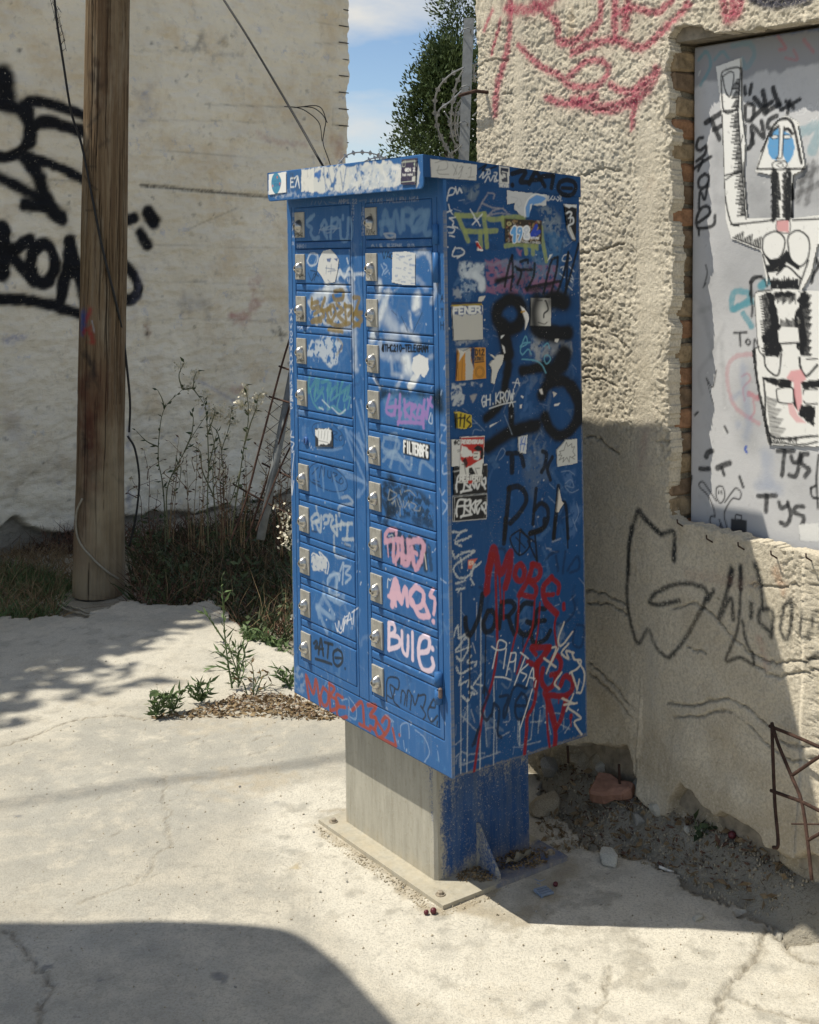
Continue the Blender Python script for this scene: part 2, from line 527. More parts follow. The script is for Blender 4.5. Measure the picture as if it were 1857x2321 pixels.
def mat_pavement():
    m = NM('worn_concrete')
    big = m.noise(1.3, 5, 0.6); mid = m.noise(7, 6, 0.65); fine = m.noise(170, 3, 0.65); agg = m.voro(120)
    col = m.ramp(big, (0.35, (0.475, 0.44, 0.365)), (0.66, (0.59, 0.55, 0.46)))
    col = m.mix(m.ramp(mid, (0.44, 0.0), (0.62, 0.7)), col, (0.36, 0.345, 0.30))
    col = m.mix(m.ramp(m.noise(24, 6, .75), (.50, 0.), (.64, .45)), col, (.30, .285, .245))
    col = m.mix(m.ramp(m.noise(3.5, 6, 0.7), (0.55, 0.0), (0.68, 0.5)), col, (0.55, 0.525, 0.45))
    pc, pa = m.paint()
    col = m.mix(pa, col, m.mix(m.ramp(m.noise(11, 5, .7), (.42, 0.), (.66, .55)), pc, m.mix(.72, (0.2, .19, .165), pc)))
    col = m.mix(m.ramp(agg, (0.05, 0.30), (0.22, 0.0)), col, (0.66, 0.63, 0.56))
    col = m.mix(m.ramp(fine, (0.38, 0.4), (0.52, 0.0)), col, (0.26, 0.245, 0.21))
    col = m.mix(m.ramp(m.noise(38, 3, 0.8), (0.67, 0.0), (0.71, 0.5)), col, (0.22, 0.20, 0.18))
    nor = m.bump(m.noise(260, 4, 0.7), 0.7, 0.006)
    nor = m.bump(m.noise(60, 5, 0.7), 0.28, 0.010, nor)
    return m.done(col, 0.9, nor, spec=0.2)
def mat_soil():
    m = NM('dry_soil')
    col = m.ramp(m.noise(6, 6, 0.7), (0.3, (0.30, 0.27, 0.21)), (0.7, (0.50, 0.455, 0.365)))
    col = m.mix(m.ramp(m.noise(60, 4, 0.7), (0.45, 0.0), (0.7, 0.6)), col, (0.45, 0.42, 0.35))
    col = m.mix(m.ramp(m.noise(95, 3, 0.7), (0.3, 0.7), (0.42, 0.0)), col, (0.10, 0.085, 0.06))
    nor = m.bump(m.noise(110, 5, 0.75), 0.9, 0.02)
    return m.done(col, 0.95, nor, spec=0.1)
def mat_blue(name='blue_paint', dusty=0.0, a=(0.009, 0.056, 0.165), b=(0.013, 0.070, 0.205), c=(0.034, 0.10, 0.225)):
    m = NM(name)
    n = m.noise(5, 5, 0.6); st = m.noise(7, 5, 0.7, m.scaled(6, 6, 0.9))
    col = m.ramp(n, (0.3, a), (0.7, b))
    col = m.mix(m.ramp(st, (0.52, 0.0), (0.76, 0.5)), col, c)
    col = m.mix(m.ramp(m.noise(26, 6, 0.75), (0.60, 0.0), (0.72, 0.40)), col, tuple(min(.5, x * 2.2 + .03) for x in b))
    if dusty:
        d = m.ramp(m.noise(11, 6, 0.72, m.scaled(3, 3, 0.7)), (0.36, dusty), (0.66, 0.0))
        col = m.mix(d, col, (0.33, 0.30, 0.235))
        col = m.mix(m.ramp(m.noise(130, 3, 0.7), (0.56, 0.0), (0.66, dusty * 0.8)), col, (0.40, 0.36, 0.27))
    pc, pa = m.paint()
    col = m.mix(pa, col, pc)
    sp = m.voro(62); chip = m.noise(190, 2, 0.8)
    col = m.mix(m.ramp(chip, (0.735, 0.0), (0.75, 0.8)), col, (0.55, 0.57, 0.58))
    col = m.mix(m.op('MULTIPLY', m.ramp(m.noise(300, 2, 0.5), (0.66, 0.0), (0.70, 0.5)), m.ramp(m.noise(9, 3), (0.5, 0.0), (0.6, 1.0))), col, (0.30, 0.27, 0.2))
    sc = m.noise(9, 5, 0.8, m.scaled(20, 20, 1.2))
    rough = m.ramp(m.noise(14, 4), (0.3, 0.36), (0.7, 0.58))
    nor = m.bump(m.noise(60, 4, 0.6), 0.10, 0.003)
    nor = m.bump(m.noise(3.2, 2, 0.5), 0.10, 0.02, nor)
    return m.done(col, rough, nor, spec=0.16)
def mat_print(name='printed_paper', base=(0.55, 0.55, 0.52), rough=0.6):
    m = NM(name)
    pc, pa = m.paint()
    col = m.mix(pa, m.mix(m.ramp(m.noise(30, 5, 0.7), (0.4, 0.0), (0.7, 0.5)), base, tuple(x * 0.75 for x in base)), pc)
    col = m.mix(m.ramp(m.noise(45, 5, 0.75), (0.60, 0.0), (0.72, 0.45)), col, (0.33, 0.32, 0.28))
    return m.done(col, rough, m.bump(m.noise(60, 4), 0.12, 0.003), spec=0.3)
M_STUCCO, M_PLASTER, M_PAVE, M_SOIL, M_BLUE = mat_stucco(), mat_plaster(), mat_pavement(), mat_soil(), mat_blue()  # M_BLUE is darkened: shade on the mailbox side put into the colour
M_BLUE_LIT = mat_blue('sunlit_front_blue_paint', 0.0, (0.030, 0.112, 0.285), (0.039, 0.133, 0.332), (0.105, 0.20, 0.38))   # lighter front blue: sun and shade contrast put into the colour, besides bleaching
M_PRINT = mat_print()

# ---------------------------------------------------------------- ground and pavement
SLAB_PX = Z('s', '-500 1432 -150 1412 0 1396 60 1402 130 1396 190 1404 284 1365 353 1378 426 1374 475 1363 499 1382 527 1412 568 1436 609 1463 658 1488 730 1530 820 1548 940 1570 1080 1600 1170 1660 1212 1720 1226 1790 1262 1850 1300 1900 1345 1935 1385 1928 1434 1955 1490 1962 1542 1993 1567 2018 1617 2039 1659 2060 1738 2093 1790 2130 1900 2140 2150 2230')
SLAB_XY = on_ground(SLAB_PX)[:, :2]
SLAB_XY = np.vstack([SLAB_XY, [(2.6, 0.6), (-4.2, 0.6), (-4.4, 4.6)]])
def wall_dist(X, Y):
    """distance from the stuccoed wall plane, positive on the street side"""
    return WALL_V - ((X - RW_T[0]) * RW_R[0, 0] + (Y - RW_T[1]) * RW_R[1, 0])
def soil_z(X, Y):
    d = wall_dist(X, Y)
    z = ground_z(X, Y) - 0.055
    u = (X - RW_T[0]) * RW_R[0, 1] + (Y - RW_T[1]) * RW_R[1, 1]
    al = sstep(1.25, 0.85, u) * (d > -0.4)
    ds = np.zeros(X.shape); near = (np.abs(X) < 4) & (Y > 2) & (Y < 8)
    if near.any(): ds[near] = dist_polyline(X[near], Y[near], SLAB_XY[:-3])
    t = ds / (ds + np.maximum(d, 0.0) + 0.02)
    z = z + (0.035 + 0.13 * t ** 1.3) * al                     # level with the slab edge, banked up against the wall
    z = z + (fbm(X * 7, Y * 7, 4, 3) - 0.5) * 0.04 + (fbm(X * 28, Y * 28, 3, 9) - 0.5) * 0.016
    return np.where(in_poly(X, Y, SLAB_XY), np.minimum(z, ground_z(X, Y) - 0.035), z)
def graded(a, b, d0, d1):
    out = [a]
    while out[-1] < b:
        t = (out[-1] - a) / (b - a)
        out.append(out[-1] + d0 + (d1 - d0) * t)
    return np.array(out)
xs = np.concatenate([-np.geomspace(3.2, 900, 30)[::-1], np.arange(-3.0, 2.3, 0.022), np.geomspace(2.5, 900, 28)])
ys = np.concatenate([-np.geomspace(0.5, 900, 16)[::-1], np.arange(0.2, 2.4, 0.2), np.arange(2.5, 10.5, 0.022), np.geomspace(10.7, 900, 30)])
Xg, Yg = np.meshgrid(xs, ys, indexing='ij')
Zg = np.where((np.abs(Xg) < 12) & (Yg < 20), soil_z(Xg, Yg), ground_z(np.clip(Xg, -12, 12), np.clip(Yg, -5, 20)) - 0.06)
tag(obj('ground', mesh_np('ground', np.stack([Xg, Yg, Zg], -1).reshape(-1, 3), quads(*Xg.shape), M_SOIL, smooth=True)), kind='structure')

gcv = Canvas(-2.2, 1.9, 2.3, 6.6, 0.004, lambda p: on_ground(p)[:, :2], 900.0)
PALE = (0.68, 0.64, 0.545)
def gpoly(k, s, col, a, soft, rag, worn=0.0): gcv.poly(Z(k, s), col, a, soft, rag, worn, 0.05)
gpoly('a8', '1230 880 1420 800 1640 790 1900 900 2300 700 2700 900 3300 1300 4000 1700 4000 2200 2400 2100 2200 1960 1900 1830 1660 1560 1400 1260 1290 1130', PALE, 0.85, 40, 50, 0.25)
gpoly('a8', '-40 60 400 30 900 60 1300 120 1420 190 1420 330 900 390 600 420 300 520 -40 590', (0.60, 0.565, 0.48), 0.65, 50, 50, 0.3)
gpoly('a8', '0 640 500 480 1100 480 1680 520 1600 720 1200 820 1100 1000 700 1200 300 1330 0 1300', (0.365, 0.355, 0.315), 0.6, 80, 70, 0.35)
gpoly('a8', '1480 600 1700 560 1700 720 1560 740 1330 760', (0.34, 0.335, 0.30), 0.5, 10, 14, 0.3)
for k, s, w in [('a8', '600 660 800 590', 10), ('a8', '1330 470 1600 430', 20)]:
    gcv.stroke(Z(k, s), w, (0.3, 0.28, 0.22), 0.3, 0.5)
CRACKS = [('a8', '-60 650 0 630 90 600 190 565 270 530 360 500 470 480 580 475 700 485', 5.5), ('a8', '800 780 805 830 800 900 820 950 820 1020 835 1120 760 1170 740 1240 680 1295 600 1340 500 1370 380 1410', 2.4),
          ('a8', '1245 590 1280 570 1330 562', 3.0), ('a8', '1215 665 1315 640', 2.0), ('a8', '530 1085 580 1065', 2.0), ('a8', '930 600 1000 570 1015 555', 2.0),
          ('a8', '0 1530 60 1560 120 1620 190 1730 250 1800 230 1850 205 1890 195 1986 170 2100', 5.0), ('a8', '460 905 500 885', 2.0), ('a8', '700 1310 760 1265', 1.6),
          ('s', '1738 2093 1700 2180 1640 2250 1620 2330 1590 2400', 8.0), ('s', '1640 2250 1740 2290 1870 2330', 6.0), ('s', '1380 2190 1370 2260 1345 2330', 3.0), ('s', '1738 2093 1800 2160 1860 2180', 6.0)]
grd = dict()
for k, s, w in CRACKS:
    P = Z(k, s)
    Q = smooth_line(on_ground(P)[:, :2], 14); Q = Q + np.stack([fbm(Q[:, 0] * 45, Q[:, 1] * 45, 3, 5) - .5, fbm(Q[:, 0] * 45, Q[:, 1] * 45, 3, 6) - .5], 1) * -0.035
    gcv.stroke(Q, w * 0.95, (0.10, 0.085, 0.06), 0.85, 0.25, 1.0, 0.3, smooth=False, surf=True)
    gcv.stroke(Q, w * 3.2, (0.36, 0.31, 0.22), 0.25, 0.5, 0.8, 0.5, smooth=False, surf=True)
for i in range(70):      # scaled and stained patches
    x, y = rng.uniform(-1.5, 1.1), rng.uniform(2.5, 5.2); r = rng.uniform(.03, .16); th = np.sort(rng.uniform(0, 6.28, 9))
    gcv.poly(np.stack([x + r * 1.4 * np.cos(th), y + r * np.sin(th)], 1), [(.34, .315, .26), (.62, .59, .51), (.40, .385, .34), (.45, .37, .25)][int(rng.integers(4))], rng.uniform(.12, .4), 3, 14, .45, .03, surf=True)
for i in range(24):
    x, y = rng.uniform(-1.4, 1.0), rng.uniform(2.5, 4.8); P = np.cumsum(np.vstack([[x, y], rng.normal(size=(4, 2)) * .035]), 0); gcv.stroke(P, rng.uniform(1.2, 2.4), (.16, .145, .11), rng.uniform(.3, .7), .3, 1.0, .4, surf=True, smooth=False)
# tar and gum spots, dust and dirt round the base plate
for k, s, r in [('a8', '1060 1765 1100 1770', 26), ('a8', '220 1720', 22), ('a8', '250 1710', 14), ('a8', '490 1785', 14), ('a8', '85 985', 26), ('a8', '1350 905', 13), ('a8', '666 1560', 8), ('a8', '1450 1222', 26)]:
    gcv.stroke(Z(k, s), r, (0.14, 0.15, 0.165) if s[:4] != '1450' else (0.45, 0.36, 0.20), 0.75, 0.15, 0.7, 0.2)
for k, s, w in [('a7', '270 600 420 700 560 790 720 920 800 1000', 34), ('a7', '860 1010 1000 970 1120 910', 40), ('a7', '290 520 420 510', 18), ('a7', '1000 990 1250 1040 1400 900 1500 780', 50)]:
    gcv.stroke(Z(k, s), w, (0.36, 0.30, 0.205), 0.75, 0.45, 0.9, 0.3)
gcv.stroke(Z('a7', '1080 960 1200 1020 1330 870 1480 800'), 60, (0.40, 0.36, 0.28), 0.6, 0.5, 0.6, 0.3)
for i in range(260):
    x, y = rng.uniform(0, 1857), rng.uniform(1450, 2321)
    gcv.stroke(np.array([[x, y], [x + rng.uniform(-6, 6), y + rng.uniform(-2, 2)]]), rng.uniform(2, 6), (0.2, 0.18, 0.14) if rng.random() < 0.7 else (0.7, 0.68, 0.6), rng.uniform(0.3, 0.8), 0.2, 0.6)
ys = graded(1.0, 8.0, 0.0045, 0.019)
ys = ys[(ys > 2.3)]; ys = np.concatenate([[0.6, 1.0, 1.6, 2.0], ys])
xs = np.concatenate([[-4.4, -3.6, -3.0, -2.6], np.arange(-2.3, -1.3, 0.012), np.arange(-1.3, 1.5, 0.0068), np.arange(1.5, 2.0, 0.02), [2.2, 2.6]])
Xp, Yp = np.meshgrid(xs, ys, indexing='ij')
zp = ground_z(Xp, Yp) + (fbm(Xp * 1.7, Yp * 1.7, 3, 21) - 0.5) * 0.035 * sstep(0.25, 0.9, np.hypot(Xp - 0.1, Yp - 3.35)) + (fbm(Xp * 14, Yp * 14, 4, 4) - 0.5) * 0.005
for k, s, w in CRACKS:
    P = smooth_line(on_ground(Z(k, s))[:, :2])
    lo, hi = P.min(0) - 0.03, P.max(0) + 0.03
    m = (Xp > lo[0]) & (Xp < hi[0]) & (Yp > lo[1]) & (Yp < hi[1])
    D = dist_polyline(Xp[m] + (fbm(Xp[m] * 60, Yp[m] * 45, 3, 5) - 0.5) * 0.035, Yp[m] + (fbm(Xp[m] * 45, Yp[m] * 45, 3, 6) - 0.5) * 0.035, P)
    zp[m] -= 0.009 * (1 - sstep(0, 0.0025 + w * 0.0007, D)) * min(1.0, w / 4)
# a step where the far pour sits a little higher than the near one
crk = smooth_line(on_ground(Z('a8', '-900 900 -60 650 90 600 270 530 470 480 700 480 1000 440 1300 420 1700 470'))[:, :2])
Xq = Xp + (fbm(Xp * 9, Yp * 9, 3, 31) - 0.5) * 0.16; Yq = Yp + (fbm(Xp * 9, Yp * 9, 3, 33) - 0.5) * 0.16
cxm = (Xp[:-1, :-1] + Xp[1:, 1:]) / 2; cym = (Yp[:-1, :-1] + Yp[1:, 1:]) / 2
jx = (fbm(cxm * 22, cym * 22, 3, 31) - 0.5) * 0.07; jy = (fbm(cxm * 22, cym * 22, 3, 33) - 0.5) * 0.07
keep = in_poly(cxm + jx, cym + jy, SLAB_XY)
V = np.stack([Xp, Yp, zp], -1).reshape(-1, 3)
F = quads(*Xp.shape, keep)
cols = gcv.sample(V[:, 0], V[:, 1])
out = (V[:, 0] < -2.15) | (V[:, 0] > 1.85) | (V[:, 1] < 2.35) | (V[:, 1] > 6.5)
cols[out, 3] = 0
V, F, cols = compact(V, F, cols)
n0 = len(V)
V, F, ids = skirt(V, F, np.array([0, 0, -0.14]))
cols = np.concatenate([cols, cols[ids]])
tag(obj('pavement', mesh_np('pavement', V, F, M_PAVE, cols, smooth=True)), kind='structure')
def pave_z(x, y):
    return ground_z(x, y) + (fbm(np.array([x * 1.7]), np.array([y * 1.7]), 3, 21)[0] - 0.5) * 0.035 * sstep(0.25, 0.9, np.hypot(x - 0.1, y - 3.35))
def floor_zv(X, Y):
    X = np.asarray(X, float); Y = np.asarray(Y, float)
    p = ground_z(X, Y) + (fbm(X * 1.7, Y * 1.7, 3, 21) - 0.5) * 0.035 * sstep(0.25, 0.9, np.hypot(X - 0.1, Y - 3.35))
    s = soil_z(X, Y)
    return np.where(in_poly(X, Y, SLAB_XY), np.maximum(p, s), s)
def floor_z(x, y):
    """top of whatever lies underfoot: slab or soil"""
    ins = in_poly(np.array([x]), np.array([y]), SLAB_XY)[0]
    s = float(soil_z(np.array([x]), np.array([y]))[0])
    return max(float(pave_z(x, y)), s) if ins else s

# ---------------------------------------------------------------- plastered wall behind the pole
def M4(Rm, T):
    m = Matrix.Identity(4)
    for i in range(3):
        for j in range(3): m[i][j] = Rm[i, j]
        m[i][3] = T[i]
    return m
LWM = M4(LW_R, LW_T)
lcv = Canvas(-0.75, 2.95, -0.25, 3.5, 0.007, on_lwall, 360.0); lcv.wk = 1.3
BLK = (0.012, 0.013, 0.016)
for s, w, rg in [('20 370 30 430 35 490', 80, .35), ('-40 500 0 505 90 535 140 620 135 690 90 750 0 768 -40 760', 42, .3), ('110 525 160 492 260 510 400 560 450 575', 42, .35),
                 ('150 690 160 640 190 605 250 598 400 640 450 655', 48, .3), ('140 540 152 700', 40, .3), ('110 765 250 800 400 870 450 890', 38, .3), ('140 780 190 870 250 1010 300 1060', 58, .3),
                 ('-40 860 0 870 90 910 200 970', 44, .45), ('130 1000 230 1012 310 1070', 48, .3), ('15 1115 15 1335', 62, .25), ('150 1175 20 1240', 46, .25), ('50 1240 165 1370', 50, .25),
                 ('345 1180 340 1240 290 1500', 48, .25), ('350 1180 400 1400 420 1480', 50, .25), ('330 1335 410 1330', 40, .25), ('-60 1455 0 1460 150 1470 290 1500 400 1540 460 1565', 42, .3),
                 ('610 1075 660 1065', 46, .3), ('722 1040 755 1085', 56, .25), ('692 1140 720 1198', 46, .35), ('600 1290 655 1345 672 1420 640 1460 600 1465', 46, .25)]:
    lcv.stroke(Z('a1', s), w * 0.464, BLK, 1.0, rg * .55, 0.18); lcv.stroke(Z('a1', s), w * 0.464 * 1.25, BLK, .18, .5, .5)
lcv.stroke(smooth_line(Z('a1', '215 1190 160 1240 165 1340 215 1385 265 1330 260 1235'), 6, True), 52 * 0.464, BLK, 1.0, 0.14, 0.15)
for s, w, c, a in [('900 235 960 240 985 180 1000 250', 26, (60, 64, 76), .35), ('985 165 960 230', 20, (60, 64, 76), .35), ('1070 210 1100 180 1080 205 1100 220', 18, (60, 64, 76), .35), ('1040 300 1060 265 1180 270', 20, (70, 74, 90), .3),
                   ('1140 1550 1200 1560 1250 1480 1240 1390 1270 1370', 36, (150, 70, 70), .35), ('1240 1500 1290 1460', 36, (150, 80, 76), .3), ('1260 650 1350 695 1490 705', 26, (160, 95, 90), .3),
                   ('1640 700 1670 780', 60, (150, 90, 85), .4), ('30 1660 110 1650', 24, (70, 90, 160), .5), ('690 600 720 520 700 440', 60, (120, 126, 150), .25), ('900 1480 1000 1500', 60, (110, 110, 120), .35),
                   ('950 1370 1000 1375', 12, (70, 72, 80), .4), ('1340 1620 1400 1640', 20, (40, 42, 45), .6), ('1370 1600 1380 1660', 14, (40, 42, 45), .6), ('640 1560 700 1300', 30, (140, 140, 160), .2)]:
    lcv.stroke(Z('a1', s), w * 0.464, c, a, 0.5, 0.8, 0.6)
for s, w, c, a in [('820 140 815 90', 34, (120, 74, 34), .55), ('818 140', 16, (18, 14, 10), .95), ('1290 40 1380 30 1350 60', 24, (160, 70, 66), .4), ('1310 450 1360 450', 40, (160, 70, 66), .35), ('1080 390 1200 450 1320 520', 16, (110, 120, 160), .4), ('720 660 720 780', 22, (90, 104, 140), .5),
                   ('715 1000 720 1100', 22, (90, 104, 140), .5), ('60 600 120 760', 60, (110, 120, 160), .2), ('60 1000 200 900 420 880', 70, (110, 90, 60), .25)]:
    lcv.stroke(Z('a2', s), w * 0.4058, c, a, 0.4, 0.6, 0.3)
for i in range(150):
    x, y = rng.uniform(0, 780), rng.uniform(0, 1150)
    lcv.stroke(np.array([[x, y], [x + rng.uniform(-5, 5), y + rng.uniform(-3, 3)]]), rng.uniform(1.5, 5), (0.10, 0.095, 0.085), rng.uniform(.3, .8), 0.2, 0.7)
GROOVES = [('a1', '690 905 850 918 900 926 1100 942 1320 962 1700 985', 0.016, 0.9), ('a1', '220 880 400 890', 0.010, 0.5), ('a1', '630 590 1000 588 1300 600', 0.006, .35), ('a1', '1000 510 1400 522 1520 522', 0.006, .5), ('a1', '680 1195 1100 1205 1380 1215', 0.006, .3),
           ('a1', '700 1375 1000 1380 1300 1395', 0.006, .3), ('a1', '910 1125 1160 1018', 0.006, .5), ('a2', '730 695 1000 690', 0.008, .5), ('a2', '730 905 980 915', 0.007, .4), ('a2', '760 590 1000 590', 0.006, .4), ('a1', '690 730 1000 750 1250 775', .006, .3),
           ('a1', '700 1560 1100 1560 1400 1580', .006, .3), ('a1', '640 250 1000 245', .005, .2), ('a1', '1540 105 1690 130', .005, .4), ('a1', '1540 210 1690 212', .005, .4), ('a1', '1560 372 1690 373', .005, .3), ('a1', '1600 453 1690 453', .005, .4), ('a1', '1620 530 1690 533', .006, .6), ('a1', '1620 612 1690 614', .006, .6), ('a1', '1622 530 1622 615', .005, .5)]
for k, s, w, a in GROOVES:
    lcv.stroke(Z(k, s), w * 360 * .9, (0.09, 0.085, 0.07), a, 0.35, 0.5, 0.25)
ts = np.concatenate([[-4.0, -3.0, -2.0, -1.4, -1.0], np.arange(-0.75, 2.9, 0.0125)]); T_END = 2.873
ts = ts[ts < T_END]; ts = np.append(ts, T_END)
zs = np.concatenate([np.arange(-0.3, 3.5, 0.0125), [3.6, 3.8, 4.0, 4.2]])
Tm, Zm = np.meshgrid(ts, zs, indexing='ij')
D = (fbm(Tm * 1.3, Zm * 1.3, 3, 41) - 0.5) * 0.05 + (fbm(Tm * 6, Zm * 13, 4, 42) - 0.5) * 0.034 + (fbm(Tm * 26, Zm * 40, 3, 43) - 0.5) * 0.017
D = D + 0.003 * np.sin(Zm / 0.17 * 2 * np.pi + fbm(Tm * 2, Zm * 2, 2, 44) * 2) ** 5
for k, s, w, a in GROOVES:
    P = smooth_line(on_lwall(Z(k, s)))
    m = (Tm > P[:, 0].min() - .05) & (Tm < P[:, 0].max() + .05) & (Zm > P[:, 1].min() - .05) & (Zm < P[:, 1].max() + .05)
    D[m] -= 0.012 * a * (1 - sstep(0.002, w, dist_polyline(Tm[m], Zm[m], P)))
# plaster broken off along the foot of the wall
foot = smooth_line(on_lwall(Z('a2', '-200 1220 0 1225 80 1180 200 1220 330 1250 430 1240 700 1190 780 1180 860 1140 1000 1120 1130 1130 1250 1100 1380 1070 1500 1040 1700 1000')))
fz = np.interp(Tm, foot[:, 0], foot[:, 1]) + (fbm(Tm * 9, Zm * 9, 3, 46) - 0.5) * 0.10
low = sstep(0.01, -0.015, Zm - fz)
D = D - low * (0.05 - (fbm(Tm * 8, Zm * 8, 4, 47) - 0.5) * 0.07)
# ragged end of the wall against the sky
endj = (fbm(Zm * 5, Zm * 0 + 3, 4, 48) - 0.5) * 0.05
Tm2 = np.where(Tm > T_END - 0.10, Tm + endj * (Tm - (T_END - 0.10)) / 0.10, Tm)
V = np.stack([Tm2, Zm, D], -1).reshape(-1, 3)
cols = lcv.sample(Tm.ravel(), Zm.ravel()); cols[(Tm.ravel() < -0.7) | (Zm.ravel() > 3.45)] = 0
lw = low.ravel()[:, None] * 0.8
earth = np.array([0.24, 0.225, 0.19, 1.0]); cols = cols * (1 - lw) + earth * lw
F = quads(*Tm.shape)[:, ::-1]
V, F, ids = skirt(V, F, np.array([0, 0, -0.35])); cols = np.concatenate([cols, np.zeros((len(ids), 4))])
F = F[:, ::-1]
lwall = empty('plastered_wall', 'tall pale plastered wall with big black spray lettering behind the wooden pole', 'wall', M=LWM, kind='thing')
obj('plaster', mesh_np('plaster', V, F, M_PLASTER, cols, smooth=True), lwall)
M_RUST = flat_mat('rusted_steel', (0.055, 0.030, 0.022), 0.85, 0.5, 60, 0.2, 0.4)
M_DARKWIRE = flat_mat('dark_wire', (0.03, 0.028, 0.026), 0.6, 0.3, 40)
for i in range(13):
    y = 22 + i * 37.6 * 1.0
    if y > 350: break
    for yy in (y,):
        q = on_lwall(np.array([[777, yy]]))[0]
        b = MB().tube([(q[0] - 0.05, q[1], 0.01), (q[0] + 0.05, q[1] + .002, 0.012)], 0.004, 5)
        b.build('steel_tie', M_DARKWIRE, lwall)

# ---------------------------------------------------------------- stuccoed wall on the street side
RWM = M4(RW_R, RW_T)
rwall = empty('stuccoed_wall', 'rough sunlit stuccoed wall with pink spray paint and a boarded opening', 'wall', M=RWM, kind='thing')
rcv = Canvas(-0.65, 0.90, -0.15, 2.62, 0.0035, on_rwall, 800.0)
PINK = (0.46, 0.085, 0.135)
for s, w in [('165 -20 165 90 140 260 95 430 80 575', 46), ('80 50 40 150', 24), ('118 100 70 270', 26), ('150 40 260 50 330 20 400 -30', 60), ('280 10 390 110 395 200 470 205 600 115 625 -20', 48), ('690 -20 690 190', 52), ('760 -20 748 130', 56), ('700 60 800 40 900 60 980 0', 40),
             ('465 265 560 222 700 198 820 240 940 150 1060 25', 46), ('200 228 290 320 400 378 470 432 600 425 655 360 625 305 530 312 450 385', 40), ('340 490 450 522 600 482', 44), ('480 500 600 542 720 532 830 470 905 355', 60), ('670 425 760 462 845 405', 40),
             ('795 490 778 645', 36), ('1240 10 1262 92 1320 60 1322 -20', 50), ('1290 -10 1290 60', 40)]:
    rcv.stroke(Z('a4', s), w * 0.4504, PINK, 0.82, 0.28, 0.35, 0.15)
    rcv.stroke(Z('a4', s), w * 0.4504 * 2.0, PINK, 0.10, 0.5, 0.3)
rcv.stroke(Z('a4', '1390 -10 1500 18 1680 -10'), 26, (0.03, 0.035, 0.07), .9, .35)
rcv.stroke(Z('a4', '470 50 455 180'), 16, (0.42, 0.24, 0.09), .35, .5, .8, .4)
GB = (0.028, 0.033, 0.036)
for k, s, w in [('a6', '545 -10 530 150 520 350 540 520 580 622 630 548 665 625 720 690 760 688 830 600 900 480 950 350 880 303 780 302 680 345 640 400 700 410 800 392', 26), ('a5', '368 2160 380 1950 440 1722 500 1790 590 1882 680 1862 692 1950 685 2070', 34), ('a5', '685 1960 685 2060', 40), ('a5', '440 1722 500 1790 590 1882', 44),
                ('a6', '955 388 985 335', 26), ('a6', '1012 380', 12), ('a6', '1085 225 1072 290 1015 490 1060 400 1085 385 1092 492', 26), ('a6', '1080 215 1068 300', 34), ('a6', '1132 210 1128 400 1112 560 1058 712 1130 700 1205 735 1165 610 1142 500', 20), ('a6', '1132 205 1130 330', 32), ('a6', '1218 195 1240 290', 36), ('a6', '1240 290 1252 440', 18),
                ('a6', '1300 585 1308 455 1245 440 1235 500 1290 560', 26), ('a6', '1190 405 1188 480', 28), ('a6', '1370 420 1350 540 1385 602 1410 500 1412 390 1372 420', 24), ('a6', '1475 440 1460 570 1500 590 1540 450', 18), ('a6', '1560 520 1590 640', 20), ('a6', '1480 740 1560 670', 20)]:
    rcv.stroke(Z(k, s), w * (0.417 if k == 'a6' else 0.3246), GB, 0.9, 0.38, 0.3, 0.1)
for k, s, w, c, a in [('a6', '640 560 650 800 650 1100', 110, (0.50, 0.46, 0.38), .35), ('a6', '650 640 655 950', 80, (0.56, 0.53, 0.46), .35), ('a5', '520 1150 480 1400 530 1700', 120, (0.44, 0.39, 0.33), .45), ('a5', '500 1180 460 1400', 50, (0.42, 0.22, 0.19), .25), ('a6', '850 250 1200 300', 60, (0.42, 0.2, 0.14), .18), ('a6', '1240 600 1270 750', 40, (0.45, 0.2, 0.16), .3),
                      ('a6', '1330 230 1370 330', 50, (0.42, 0.2, 0.10), .5), ('a4', '880 900 860 950', 50, (0.44, 0.34, 0.24), .3)]:
    rcv.stroke(Z(k, s), w * 0.4, c, a, 0.5, 0.6, 0.4)
for s, w, a in [('700 1250 900 1450 1200 1560 1500 1700', 330, .45), ('400 900 520 1100 640 1350', 200, .35), ('1000 1100 1300 1350 1500 1600', 260, .35), ('900 500 1150 800 1350 1000', 200, .18)]:   # earth staining low on the wall
    rcv.stroke(Z('a6', s), w * .417, (0.36, 0.275, 0.16), a, .5, .7, .4)
